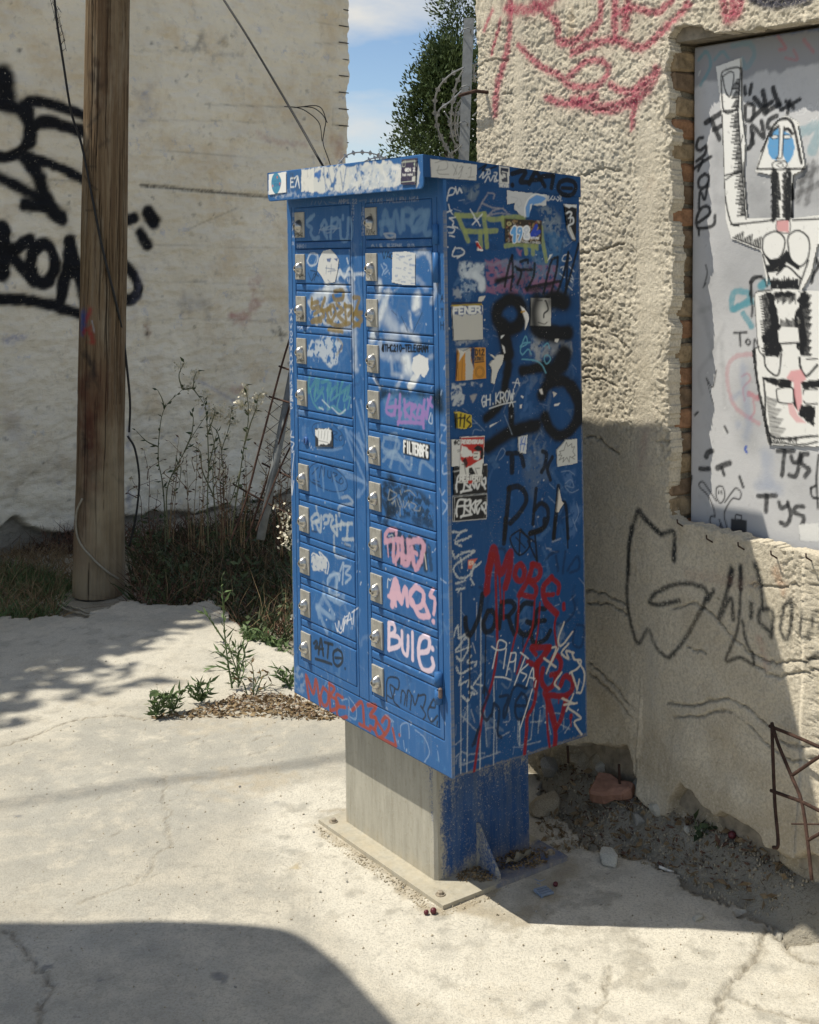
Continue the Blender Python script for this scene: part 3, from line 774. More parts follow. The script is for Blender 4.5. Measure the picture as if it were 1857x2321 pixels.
# smoother trowelled bands
scv = Canvas(-0.65, 0.90, -0.15, 2.62, 0.01, on_rwall, 800.0)
for k, s, w in [('a4', '200 120 200 500 190 820', 90), ('a4', '860 680 850 1100 880 1560', 150), ('a5', '520 100 500 1000 480 1500', 150), ('a6', '650 560 660 1000 660 1250', 130)]:
    scv.stroke(Z(k, s), w * 0.43, (1, 1, 1), 1.0, 0.4)
scv.poly(Z('a6', '300 -700 900 -200 1300 80 1480 900 1574 1250 1600 2100 -200 2100 -200 -700'), (1, 1, 1), 0.9, 30)
RCR = [('a4', '505 888 560 870 620 850 720 862', 6), ('a4', '510 1278 620 1256 740 1222', 6), ('a4', '270 205 390 195', 4), ('a4', '120 470 160 465', 5), ('a5', '40 350 150 352 240 390 290 420', 8), ('a5', '40 408 160 432 260 480 380 575', 6), ('a5', '55 722 150 702 230 742', 8), ('a5', '75 1203 160 1216 260 1295 300 1330', 7),
       ('a5', '60 800 160 790 300 850', 4), ('a6', '300 338 400 350 520 415', 6), ('a6', '310 400 420 405 520 470', 5), ('a6', '740 950 880 962 1040 920 1150 958 1300 1080 1400 1172 1600 1182', 9), ('a6', '770 1015 900 1022 1050 990 1180 1060 1320 1200 1420 1250 1600 1248', 6), ('a6', '760 442 860 410 950 440 1100 600 1230 700 1350 732 1600 688', 7),
       ('a6', '1200 735 1300 792 1420 792 1600 755', 6), ('a6', '318 718 420 810 580 985', 6), ('a6', '325 775 450 892 570 1030', 4), ('a6', '840 640 950 680', 4), ('a6', '1180 310 1400 312 1600 300', 4), ('a4', '0 330 60 300 150 310', 5), ('a4', '0 750 80 740 150 800', 6), ('a4', '160 130 280 100 330 130', 4), ('a4', '560 560 650 545', 3), ('a5', '550 1235 680 1245', 5)]
us = np.concatenate([np.arange(-3.0, -0.70, 0.12), np.arange(-0.62, -0.48, 0.01), np.arange(-0.48, 0.828, 0.0031)]); us = np.append(us, 0.83)
zs = np.concatenate([np.arange(-0.15, 2.40, 0.0033), np.arange(2.41, 2.55, .01), [2.6, 2.75, 2.95, 3.2]])
U, Zr = np.meshgrid(us, zs, indexing='ij')
sm = scv.sample(U.ravel(), Zr.ravel())[:, 3].reshape(U.shape) * (U > -0.64) * (Zr < 2.6)
g1 = fbm(U * 125, Zr * 125, 2, 51); g2 = fbm(U * 46, Zr * 46, 3, 54)
D = (fbm(U * 2.0, Zr * 2.0, 2, 52) - 0.5) * 0.03 + (fbm(U * 13, Zr * 13, 3, 53) - 0.5) * 0.007
D = D + (np.abs(g1 - 0.5) * -0.008 + (g2 - 0.5) * 0.004 - 0.0034 * sstep(.54, .66, fbm(U * 105, Zr * 105, 2, 67))) * (1 - 0.80 * sm)
for k, s, w in RCR:
    P = smooth_line(on_rwall(Z(k, s)))
    m = (U > P[:, 0].min() - .03) & (U < P[:, 0].max() + .03) & (Zr > P[:, 1].min() - .03) & (Zr < P[:, 1].max() + .03)
    d = dist_polyline(U[m], Zr[m] + (fbm(U[m] * 55, Zr[m] * 55, 3, 56) - .5) * .022, P)
    D[m] += -0.009 * (1 - sstep(0.0, 0.0025 + w * 0.0003, d)) * sstep(.30, .45, fbm(U[m] * 9, Zr[m] * 9, 2, 66))
    rcv.stroke(Z(k, s), w * 0.26, (0.06, 0.052, 0.038), 0.75, 0.3, 1.6, 0.45)
foot = on_rwall(Z('a6', '-300 1130 100 1110 240 1150 330 1112 400 1132 470 1150 545 1156 600 1190 592 1300 600 1420 640 1482 700 1550 760 1532 775 1470 840 1392 900 1450 980 1532 1080 1592 1200 1622 1330 1702 1450 1762 1600 1800 2000 1950'))
fo = np.argsort(foot[:, 0]); fz = np.interp(U, foot[fo, 0], foot[fo, 1]) + (fbm(U * 12, Zr * 12, 3, 57) - 0.5) * 0.07
low = sstep(0.006, -0.02, Zr - fz)
D = D + 0.02 * sstep(0.25, 0.0, Zr - fz) * (1 - low)
lump = fbm(U * 9, Zr * 9, 3, 58)
D = D - low * (0.045 - np.abs(lump - 0.5) * 0.15)
V = np.stack([WALL_V - D, U, Zr], -1)
V[..., 1] = np.where(U > 0.73, U + (fbm(Zr * 6, Zr * 0, 4, 59) - 0.5) * 0.05 * (U - 0.73) / 0.1, U)
V = V.reshape(-1, 3)
opening = np.vstack([on_rwall(Z('a4', '2700 20 2100 40 1725 96 1500 128 1350 150 1200 168 1130 132 1040 122 1000 132 962 190 978 260 948 350 966 420 972 560 940 600 984 660 966 760 976 860 985 1000 966 1100 985 1200 990 1350 992 1490')),
                     on_rwall(Z('a5', '690 240 662 340 690 450 680 560 655 640 672 760 672 1000 662 1120 670 1240 680 1330 662 1480 625 1600 640 1700 665 1775 760 1806 1000 1866 1300 1946 1716 2046 2300 2190 3400 2420'))])
opening = np.vstack([[(-1.15, opening[0][1])], opening[1:-1][opening[1:-1][:, 0] > -1.15], [(-1.15, 0.86)]])
cu = (U[:-1, :-1] + U[1:, 1:]) / 2; cz = (Zr[:-1, :-1] + Zr[1:, 1:]) / 2
keep = ~in_poly(cu + (fbm(cu * 40, cz * 40, 2, 61) - .5) * .012, cz + (fbm(cu * 40, cz * 40, 2, 62) - .5) * .012, opening)
F = quads(*U.shape, keep)[:, ::-1]
cols = rcv.sample(U.ravel(), Zr.ravel()); cols[(U.ravel() < -0.63) | (Zr.ravel() > 2.58)] = 0
lw = low.ravel()[:, None] * 0.7
cols = cols * (1 - lw) + np.array([0.34, 0.29, 0.205, 1.0]) * lw
V, F, cols = compact(V, F, cols)
V, F, ids = skirt(V, F, np.array([0.045, 0, 0])); cols = np.concatenate([cols, np.zeros((len(ids), 4))])
obj('stucco', mesh_np('stucco', V, F, M_STUCCO, cols, smooth=True), rwall)
M_CORE = flat_mat('wall_core', (0.27, 0.235, 0.18), 0.95, 0.35, 30, 0, 0.6, 0.1)
JU = -0.034      # face of the jamb
b = MB()
b.box(WALL_V + 0.03, WALL_V + 0.34, JU + .016, 0.80, -0.2, 3.18)
b.box(WALL_V + 0.03, WALL_V + 0.34, -1.17, JU + .014, 2.24, 3.17)
b.box(WALL_V + 0.12, WALL_V + 0.34, -1.17, JU + .014, 0.0, 2.238)
b.box(WALL_V + 0.03, WALL_V + 0.34, -3.0, -1.172, -0.2, 3.16)
b.build('core', M_CORE, rwall)
b = MB(); b.box(WALL_V + 0.028, WALL_V + 0.119, -1.168, JU + .013, -0.2, 0.835, 0.004); b.build('sill', M_CORE, rwall)
# bricks showing in the jamb
M_BRICK = [flat_mat('old_brick_%s' % n, c, 0.92, 0.35, 50, 0, 0.7, 0.1) for n, c in (('orange', (0.33, 0.185, 0.105)), ('tan', (0.31, 0.235, 0.145)), ('brown', (0.22, 0.155, 0.10)))]
M_MORTAR = flat_mat('mortar', (0.27, 0.24, 0.18), 0.95, 0.4, 80, 0, 0.8, 0.1)
import bmesh
def lumpy(V, amp, sc, seed):
    V = np.array(V, float)
    n = np.stack([fbm(V[:, 0] * sc + V[:, 2] * sc, V[:, 1] * sc, 2, seed), fbm(V[:, 1] * sc, V[:, 2] * sc + V[:, 0] * sc, 2, seed + 1), fbm(V[:, 2] * sc, V[:, 0] * sc - V[:, 1] * sc, 2, seed + 2)], 1)
    return V + (n - 0.5) * 2 * amp
def rough_block(sx, sy, sz, amp, seed, cuts=2, bev=0.006):
    bm = bmesh.new(); bmesh.ops.create_cube(bm, size=1.0)
    for v in bm.verts: v.co = Vector((v.co.x * sx, v.co.y * sy, v.co.z * sz))
    bmesh.ops.bevel(bm, geom=bm.edges[:], offset=bev, segments=1, affect='EDGES')
    if cuts: bmesh.ops.subdivide_edges(bm, edges=bm.edges[:], cuts=cuts, use_grid_fill=True)
    bm.verts.index_update()
    V = lumpy([v.co[:] for v in bm.verts], amp, 24, seed); F = [[v.index for v in f.verts] for f in bm.faces]
    bm.free(); return V, F
brick_mesh = []
for i in range(5):
    V, F = rough_block(0.098, 0.10, 0.052, 0.006, 70 + 3 * i, 1)
    brick_mesh.append([mesh_np('brick', V, F, m) for m in M_BRICK])
z = 0.875
i = 0
while z < 2.22:
    me = brick_mesh[i % 5][(i * 7 + i // 3) % 3]
    o = obj('brick', me, rwall, M=Matrix.Translation((WALL_V + 0.072 + random.uniform(-.006, .008), JU + .05 + random.uniform(-.006, .007), z)) @ Euler((random.uniform(-.07, .07), random.uniform(-.05, .05), random.uniform(-.06, .06))).to_matrix().to_4x4())
    z += random.uniform(0.059, 0.066); i += 1
b = MB(); b.box(WALL_V + 0.035, WALL_V + 0.118, JU + .010, JU + .0155, 0.84, 2.235); b.build('mortar_bed', M_MORTAR, rwall)
# rusty hook and iron stubs
q = on_rwall(Z('a3', '1360 725'))[0]
b = MB().tube([(WALL_V + .02, q[0] - .02, q[1]), (WALL_V - .03, q[0] + .0, q[1] + .004), (WALL_V - .035, q[0] + .06, q[1] - .002), (WALL_V - .03, q[0] + .085, q[1] - .004)], 0.006, 6); b.build('rusty_bracket', M_RUST, rwall)
for s in ('750 1800', '955 1910', '1175 1960', '1405 2020', '1650 2040'):
    q = on_rwall(Z('a5', s))[0]
    MB().tube([(WALL_V + .01, q[0], q[1] - .012), (WALL_V - .012, q[0] + .001, q[1] + .0), (WALL_V - .014, q[0], q[1] + .010)], 0.0022, 5).build('iron_stub', M_RUST, rwall)
for s, h in (('520 1320', .055), ('240 1215', .05)):
    q = on_rwall(Z('a6', s))[0]
    MB().tube([(WALL_V - .02, q[0], q[1] - h / 2), (WALL_V - .022, q[0] + .002, q[1] + h / 2)], 0.004, 5).build('iron_stub', M_RUST, rwall)

# ---------------------------------------------------------------- board in the opening with its paste-up
PV = WALL_V + 0.088
on_panel = lambda p: on_rwall(p, PV)
pcv = Canvas(-0.85, 0.03, 0.82, 2.30, 0.0020, on_panel, 850.0); pcv.wk = 1.35
G = lambda v: (v, v, v * 1.02)
def PP(k, s, col, a=1.0, soft=0, rag=0, worn=0, wsc=.02): pcv.poly(Z(k, s), col, a, soft, rag, worn, wsc)
def PS(k, s, w, col, a=1.0, soft=.12, rough=0.0, grain=0.0, smooth=True): pcv.stroke(Z(k, s), w * ZW[k][2], col, a, soft, rough, grain, smooth)
PP('a4', '1060 180 2600 80 2600 330 1725 318 1600 340 1530 370 1440 360 1350 400 1250 420 1160 400 1080 460', (0.26, 0.265, 0.285), .85, 5, 8)
PP('a4', '1060 170 2600 40 2600 130 1725 150 1400 190 1075 225', (0.05, 0.10, 0.24), .75, 6, 5)
PP('a5', '765 0 830 0 812 350 800 900 830 1200 790 1400 765 1700 760 1790', (0.34, 0.345, 0.37), .6, 3, 5)
for s, w, a in [('1400 900 1450 1100 1400 1300', 260, .35), ('1250 700 1300 900', 120, .25), ('1650 900 1700 1050', 160, .4), ('1200 1150 1260 1400 1200 1550', 160, .3), ('1380 1300 1420 1500', 180, .3)]:
    PS('a4', s, w, (0.27, 0.275, 0.285), a, .5, .5, .3)
for s, w, a in [('1250 750 1200 900 1210 1200', 140, .3), ('1300 950 1250 1200', 160, .35), ('1500 1350 1600 1600', 200, .25), ('900 300 960 520 980 640', 40, .35), ('880 330 950 300', 30, .4), ('960 640 1060 420', 24, .35), ('900 900 880 750 960 640', 26, .3), ('1040 540 1040 700', 30, .3), ('940 150 980 60', 40, .35), ('1050 700 1060 1000', 30, .3)]:
    PS('a5', s, w, (0.30, 0.305, 0.31), a, .5, .3, .3)
TEAL = (0.10, 0.30, 0.36)
for k, s, w, a in [('a4', '1120 300 1160 260 1180 330 1130 430', 14, .6), ('a4', '1200 300 1240 260 1270 290', 14, .5), ('a4', '1290 230 1380 220 1400 280 1360 340 1340 300', 22, .4), ('a4', '1640 660 1725 640 1690 760', 40, .5), ('a4', '1460 1420 1440 1440', 30, .8), ('a5', '1110 250 1130 190 1220 195 1230 240 1120 310 1108 250', 36, .85), ('a5', '1120 310 1270 250', 36, .85), ('a5', '1190 345 1250 430', 36, .85), ('a5', '1310 145 1370 120', 40, .85)]:
    PS(k, s, w, TEAL, a, .15, .2, .2)
for k, s, w, a in [('a4', '1520 180 1560 240 1530 250', 12, .5), ('a4', '1560 290 1620 300 1600 250', 10, .4), ('a4', '1650 200 1700 260', 14, .4), ('a5', '1250 625 1140 640 1080 720 1090 880 1150 1010 1300 1110', 26, .35), ('a5', '1180 780 1220 760 1240 800 1190 860 1200 950', 12, .4), ('a5', '1230 900 1290 930', 30, .6), ('a5', '1260 950 1270 1020 1240 1070', 14, .4)]:
    PS(k, s, w, (0.50, 0.10, 0.13), a, .2, .3, .2)
for k, s, w in [('a5', '1160 900 1120 930', 30), ('a5', '1190 720 1200 900 1230 1100 1210 1200', 50), ('a5', '1350 1330 1360 1500', 70), ('a5', '1300 1540 1440 1560', 60), ('a5', '1160 1120', 40)]:
    PS(k, s, w, (0.20, 0.26, 0.40), .35, .5, .3)
INK = (0.015, 0.016, 0.018)
PS('b1', '440 830 420 950 450 1050', 150, (0.23, 0.235, 0.24), .5, .5, .4, .3); PS('b1', '180 640 170 780 190 960', 70, (0.26, 0.26, 0.27), .4, .5, .4, .3); PS('b1', '640 900 700 830 770 900', 130, (0.26, 0.26, 0.27), .45, .5, .4, .3)
for s_ in ['650 960 700 760', '700 980 740 740', '640 860 760 770', '650 920 771 860']: PS('b1', s_, 26, (0.06, 0.06, 0.06), .55, .3, .5, .4)
for s_, w in [('115 505 160 478 215 445', 26), ('150 490 170 540 195 600', 26), ('160 548 225 515', 22), ('345 410 348 485 385 488 395 410 360 395', 20), ('400 365 430 400 462 450', 26), ('385 482 440 430 500 385', 22), ('448 325 460 380 470 440', 26), ('468 442 545 398', 22), ('508 305 520 350 545 405', 26), ('343 298 345 338', 20), ('382 285 372 338', 20), ('550 432 610 400 662 370', 18), ('580 382 625 420', 18), ('604 378 590 452', 18),
              ('345 530 338 640 375 645 390 570', 24), ('392 625 385 522 452 590 440 498', 22), ('528 465 485 490 475 530 512 545', 22),
              ('98 592 72 602 60 648 85 665 118 640 108 690 62 728', 18), ('48 772 95 735 145 702', 17), ('98 722 72 782', 16), ('112 800 78 832 82 882 120 872 136 822 112 800', 17), ('78 1000 86 905 112 950 130 862', 16), ('78 1082 140 1032 130 990 92 1002 66 1060 72 1112 130 1112 168 1092 172 1042', 17), ('75 1112 80 1155', 14)]:
    PS('b1', s_, w, INK, .94, .12, .12, .08)
for s_ in ['640 460 690 450 680 410', '700 440 720 400 740 440', '710 420 735 415', '750 420 771 380', '710 500 740 480 735 510', '750 490 765 470 760 510']: PS('b1', s_, 5, (.7, .7, .7), .7, .2, .4)
for s, w in [('1700 1290 1725 1330', 18), ('1690 1420 1700 1380 1725 1340', 14), ('1380 1420 1400 1395 1440 1390', 12), ('1385 1420 1390 1490', 14)]: PS('a4', s, w, INK, .9, .15)
for s, w in [('1240 200 1250 130 1290 90 1340 100 1360 150', 14), ('1240 200 1255 300 1250 360', 16), ('1125 475 1215 472', 14), ('1165 480 1170 565', 14), ('1205 540 1220 520 1240 540 1225 560 1205 540', 12), ('1265 565 1270 520 1295 560', 12),
             ('920 140 940 60 930 0', 10), ('1000 740 975 855 930 790', 8), ('930 790 980 970', 5), ('930 130 910 160', 8), ('1060 1130 1080 1170', 16), ('850 1050 870 1030', 14),
             ('930 1340 945 1310 970 1300', 32), ('885 1425 950 1425', 26), ('1010 1420 1050 1400 1095 1385', 32), ('1040 1420 1055 1465', 22), ('825 1480 812 1545', 22), ('1165 1480 1190 1550', 18),
             ('1430 1300 1540 1300', 26), ('1480 1300 1460 1470', 26), ('1525 1340 1540 1380 1580 1370 1590 1320', 26), ('1590 1340 1560 1470 1510 1470', 26), ('1640 1320 1600 1330 1600 1390 1650 1430 1620 1480', 26),
             ('1295 1615 1420 1610', 26), ('1355 1610 1350 1720', 28), ('1440 1660 1455 1700 1500 1680', 24), ('1500 1660 1520 1750 1490 1815 1450 1800', 24), ('1610 1690 1560 1690 1545 1730 1610 1760 1600 1815', 24),
             ('1716 1330 1700 1500 1710 1700', 14), ('1660 1560 1700 1540', 14), ('1660 1560 1670 1620 1716 1630', 14)]:
    PS('a5', s, w, INK, .9, .14, .12, .12)
# the small waving figure and its briefcase
for s in ['1000 1650 940 1560 905 1515 880 1530 890 1560 940 1610 980 1700 990 1760', '1060 1660 1110 1590 1140 1560 1175 1590 1165 1635 1120 1630 1080 1680 1055 1750 1080 1850', '1000 1560 1000 1620 1030 1665 1060 1620 1050 1560 1025 1545 1000 1560', '990 1755 960 1760 955 1800 980 1830 1020 1840 1030 1810', '1020 1780 1050 1850 1075 1850']:
    PS('a5', s, 9, INK, .9, .15)
PS('a5', '1018 1582 1018 1598', 9, INK); PS('a5', '1036 1582 1038 1598', 9, INK)
PP('a5', '1102 1770 1215 1782 1212 1885 1100 1868', INK, .9); PS('a5', '1135 1770 1140 1745 1175 1750 1178 1775', 8, INK, .9)
PP('a5', '1575 1815 1716 1800 1716 1935 1585 1925', (0.72, 0.72, 0.70), .95, 0, 2)
PS('a5', '1210 1270 1205 1290 1215 1310', 16, (0.04, 0.10, 0.42), .9)
# paste-up: cut-out drawing of a figure with a raised arm
POSTER = np.vstack([Z('a4', '1213 335 1337 290 1342 560 1362 720 1352 860 1372 1098 1500 1098 1500 1000 1490 880 1410 862 1440 760 1500 620 1560 580 1622 612 1662 830 1640 862 1600 880 1592 1098 1780 1075 1900 1090 1900 1220 1725 1230 1692 1380 1645 1458 1780 1470 1830 1600'),
                    Z('a5', '1850 600 1870 640 1790 1270 1370 1256 1256 600 1300 568 1268 220 1292 182 1398 170 1376 60'), Z('a4', '1470 1430 1440 1260 1290 1200 1262 1100 1242 560')])
WHT = (0.80, 0.79, 0.75)
pcv.poly(POSTER, WHT, 1.0, 0, 0, 0)
def PK(k, s, w, a=1.0, soft=.1, rough=.25): PS(k, s, w, INK, a, soft, rough, .1)
for s, w in [('1240 390 1250 360 1300 342 1335 345 1335 400 1320 540 1255 560 1240 400', 7), ('1248 385 1285 362 1305 380 1285 485 1260 450 1248 385', 6), ('1250 560 1325 555', 9), ('1325 555 1335 700 1345 830 1365 1100', 7), ('1245 580 1255 880', 6), ('1255 900 1262 1000 1290 1120 1330 1135', 7), ('1255 885 1345 860', 7), ('1262 905 1300 880 1345 868', 6), ('1340 720 1350 680', 5),
             ('1290 1130 1400 1120 1500 1108', 7), ('1600 1108 1780 1098', 7), ('1300 1195 1440 1250', 6), ('1440 760 1500 640 1545 600 1600 625 1645 820', 12), ('1420 850 1650 850', 8), ('1420 850 1470 710 1500 640', 7), 
             ('1510 860 1505 1100', 26), ('1580 860 1575 1100', 26), ('1452 1200 1450 1260 1490 1310 1540 1290 1562 1210 1520 1165 1470 1180 1452 1200', 7), ('1575 1210 1590 1300 1640 1340 1680 1290 1680 1200 1630 1160 1585 1180 1575 1210', 7), ('1450 1280 1490 1440', 7), ('1680 1310 1630 1450', 7), ('1520 1380 1570 1340 1640 1400', 8)]:
    PK('a4', s, w)
BF = (0.11, 0.33, 0.60)
PP('b1', '546 535 515 558 492 590 482 640 488 685 508 715 535 722 545 690 550 600', BF, .97); PP('b1', '572 552 610 570 632 605 640 650 630 695 612 728 596 742 575 700 568 620', BF, .97)
PK('b1', '500 582 515 552 545 528', 15); PK('b1', '582 545 605 545 625 570', 15); PP('b1', '502 590 520 578 542 582 540 594 515 600', WHT); PP('b1', '570 582 595 576 620 584 610 596 580 598', WHT); PK('b1', '502 590 520 578 542 582 540 594 515 600 502 590', 4); PK('b1', '570 582 595 576 620 584 610 596 580 598 570 582', 4)
PP('b1', '508 745 530 728 560 732 582 728 596 748 575 772 540 776 515 766', WHT); PK('b1', '508 745 530 728 560 732 582 728 596 748 575 772 540 776 515 766 508 745', 6); PK('b1', '535 750 555 740 575 752 555 764 535 750', 4); PK('b1', '578 530 568 690', 7); PK('b1', '552 540 546 690 530 712 560 712 570 690', 6)
PP('a4', '1520 1110 1582 1108 1582 1170 1522 1160', (0.66, 0.33, 0.33), .95); PK('a4', '1520 1110 1582 1108 1582 1170 1522 1160 1520 1110', 4)
PP('a4', '1450 1270 1490 1305 1540 1295 1570 1255 1600 1310 1640 1340 1630 1360 1570 1320 1540 1370 1500 1360', INK)
PP('a4', '1500 1410 1620 1408 1640 1455 1485 1455', INK, 1, 0, 5)
for x in range(1490, 1640, 11): PK('a4', '%d 1450 %d %d' % (x, x + 3, 1390 + (x * 37) % 30), 5)
for i, y in enumerate(range(570, 1090, 9)):   # hatching down the arm and shoulder
    x = 1325 + 40 * (y - 560) / 540; L = 12 + (i * 53) % 34
    PK('a4', '%d %d %d %d' % (x, y, x - L, y + 3), 6)
for i, y in enumerate(range(400, 545, 9)): PK('a4', '%d %d %d %d' % (1330, y, 1318 - (i * 31) % 26, y + 4), 6)
for i, x in enumerate(range(1310, 1440, 9)): PK('a4', '%d %d %d %d' % (x, 1195 + (x - 1310) * .42, x + 6, 1185 - (i * 41) % 34 + (x - 1310) * .3), 6)
for s in (1512, 1574):
    for i, y in enumerate(range(870, 1095, 10)): PK('a4', '%d %d %d %d' % (s - 16 - (i * 37) % 10, y, s + 14 + (i * 29) % 14, y + 2), 8)
PP('a5', '1350 0 1500 0 1470 40 1420 50 1370 55', INK)
PP('a5', '1388 120 1560 120 1580 165 1400 170', INK, 1, 0, 8)
for x in range(1392, 1576, 9): PK('a5', '%d 165 %d %d' % (x, x, 95 + (x * 37) % 30), 7)
PP('a5', '1345 180 1400 178 1450 430 1440 470 1465 600 1440 650 1350 640 1330 500 1400 420', INK, 1, 0, 10); PP('a5', '1580 180 1650 175 1640 300 1620 430 1640 500 1640 650 1590 650 1580 470 1560 430', INK, 1, 0, 10)
PP('a5', '1408 180 1570 180 1560 225 1420 230', INK, 1, 0, 8)
for x in range(1410, 1572, 9): PK('a5', '%d 200 %d %d' % (x, x, 240 + (x * 37) % 34), 7)
for x in range(1460, 1560, 9): PK('a5', '%d 430 %d %d' % (x, x, 400 - (x * 37) % 26), 7)
for i, y in enumerate(range(200, 640, 10)):
    PK('a5', '%d %d %d %d' % (1390 + (y - 200) * .12, y, 1345 - (i * 53) % 36 + (y - 200) * .05, y + 5), 8); PK('a5', '%d %d %d %d' % (1600, y, 1650 + (i * 47) % 26, y + 5), 8)
PP('a5', '1440 460 1470 440 1580 440 1590 540 1450 552', WHT); PK('a5', '1440 550 1590 545', 10)
for s, w in [('1275 220 1290 190 1400 175', 8), ('1275 220 1300 560 1340 640', 7), ('1345 640 1360 720 1440 770 1465 620', 11), ('1590 650 1600 720 1640 775 1716 700', 14), ('1640 660 1716 655', 8), ('1270 590 1290 800 1330 1000 1385 1240', 26), ('1270 590 1310 570', 8), ('1340 800 1350 900 1390 1190 1716 1195', 12), ('1430 900 1440 865 1540 860 1555 960 1450 960 1430 900', 8), ('1615 900 1630 870 1716 870', 8), ('1620 950 1640 970 1716 970', 8), ('1390 1240 1600 1255 1716 1235', 9)]:
    PK('a5', s, w)
PP('a5', '1325 785 1540 800 1530 860 1440 850 1380 830', INK, 1, 0, 4); PP('a5', '1600 815 1780 790 1780 860 1610 865', INK, 1, 0, 4); PP('a5', '1600 980 1700 985 1695 1135 1580 1040', INK, 1, 0, 3); PP('a5', '1540 860 1560 860 1580 1020 1550 980', INK)
PP('a5', '1500 790 1530 740 1600 730 1640 800 1600 820 1610 960 1580 1030 1555 900 1550 820', (0.70, 0.33, 0.34), .9, 2); PP('a5', '1510 970 1545 970 1580 1050 1640 1105 1570 1100 1520 1040', (0.70, 0.33, 0.34), .7, 2)
for i, y in enumerate(range(920, 1190, 8)): PK('a5', '%d %d %d %d' % (1360 + (y - 920) * .12, y, 1395 + (i * 53) % 60 + (y - 920) * .2, y + 14), 4, .8)
pcv.text('ROXO_GRAF', Z('a5', '1400 1238')[0], Z('a5', '1590 1238')[0], 11, 1.7, INK)
for i in range(90):
    x, y = rng.uniform(1560, 1857), rng.uniform(90, 1240)
    pcv.stroke(np.array([[x, y], [x + rng.uniform(-4, 4), y + rng.uniform(-6, 6)]]), rng.uniform(1.2, 3), (.35, .34, .33) if rng.random() < .6 else (.75, .75, .73), rng.uniform(.2, .6), .2, .6)
def mat_board():
    m = NM('painted_board')
    col = m.ramp(m.noise(2.4, 5, 0.6), (0.3, (0.50, 0.50, 0.505)), (0.7, (0.62, 0.62, 0.62)))
    col = m.mix(m.ramp(m.noise(16, 6, 0.75), (0.54, 0.0), (0.74, 0.5)), col, (0.42, 0.42, 0.42))
    pc, pa = m.paint(); col = m.mix(pa, col, pc)
    col = m.mix(m.ramp(m.noise(50, 5, 0.8), (0.63, 0.0), (0.72, 0.4)), col, (0.32, 0.30, 0.27))
    return m.done(col, 0.62, m.bump(m.noise(90, 4, 0.6), 0.15, 0.004), spec=0.3)
M_BOARD = mat_board()
pl = on_panel(Z('s', '1562 100 1549 1150'))
pu = np.arange(-1.16, JU - .008, 0.0042); pz = np.arange(0.885, 2.232, 0.0042)
Up, Zp = np.meshgrid(pu, pz, indexing='ij')
edge = np.interp(Zp, [pl[1, 1], pl[0, 1]], [pl[1, 0], pl[0, 0]])
Up = np.minimum(Up, JU - .010)
V = np.stack([np.full(Up.size, PV) - (fbm(Up * 3, Zp * 3, 2, 64).ravel() - .5) * .008, Up.ravel(), Zp.ravel()], 1)
F = quads(*Up.shape)[:, ::-1]
cols = pcv.sample(V[:, 1], V[:, 2]); cols[V[:, 1] < -0.83] = 0
V, F, ids = skirt(V, F, np.array([0.014, 0, 0])); cols = np.concatenate([cols, np.zeros((len(ids), 4))])
panel = empty('boarded_panel', 'pale grey painted board filling the wall opening, covered in black marker and a figure paste-up', 'board', M=RWM)
obj('board', mesh_np('board', V, F, M_BOARD, cols, smooth=True), panel)
def decal(name, poly, cv, res, to3d, mat, parent, label=None, pad=0.0):
    """thin printed sheet lying on a surface: its own little mesh, coloured from the strokes drawn there"""
    lo, hi = poly.min(0), poly.max(0)
    a = np.arange(lo[0], hi[0] + res, res); c = np.arange(lo[1], hi[1] + res, res)
    A, C = np.meshgrid(a, c, indexing='ij')
    k = in_poly((A[:-1, :-1] + A[1:, 1:]) / 2, (C[:-1, :-1] + C[1:, 1:]) / 2, poly)
    if not k.any(): return None
    F = quads(*A.shape, k)
    V = to3d(A.ravel(), C.ravel()); cols = cv.sample(A.ravel(), C.ravel()); cols[:, 3] = np.maximum(cols[:, 3], 0.9)
    V, F, cols = compact(V, F, cols)
    o = obj(name, mesh_np(name, V, F, mat, cols), parent)
    if label: o['label'] = label
    return o
pp = on_panel(POSTER)
decal('paste_up_poster', pp, pcv, 0.0035, lambda a, c: np.stack([np.full(a.shape, PV - 0.0065), a, c], 1), M_PRINT, panel, 'black and white paste-up of a figure with one raised arm and a blue face')

# ---------------------------------------------------------------- the mailbox
MBM = M4(MB_R, MB_T)
BW, BD, BH, BHB, LIP = 0.773, 0.454, 1.540, 1.496, 0.063
box = empty('parcel_mailbox', 'blue steel cluster mailbox on a pedestal, covered in graffiti and stickers', 'mailbox', M=MBM)

# ---- strokes on the side
scv = Canvas(-0.075, 0.47, -0.02, 1.56, 0.0016, on_side, 900.0); scv.wk = 1.36
def S(k, s, w, col, a=1.0, soft=.12, rough=0.0, grain=0.0, smooth=True): scv.stroke(Z(k, s), w * ZW[k][2], col, a, soft, rough, grain, smooth)
def SP(k, s, col, a=1.0, soft=0, rag=0, worn=0, wsc=.012): scv.poly(Z(k, s), col, a, soft, rag, worn, wsc)
BK = (0.008, 0.010, 0.013); WH = (0.62, 0.64, 0.64); RED = (0.215, 0.012, 0.016)
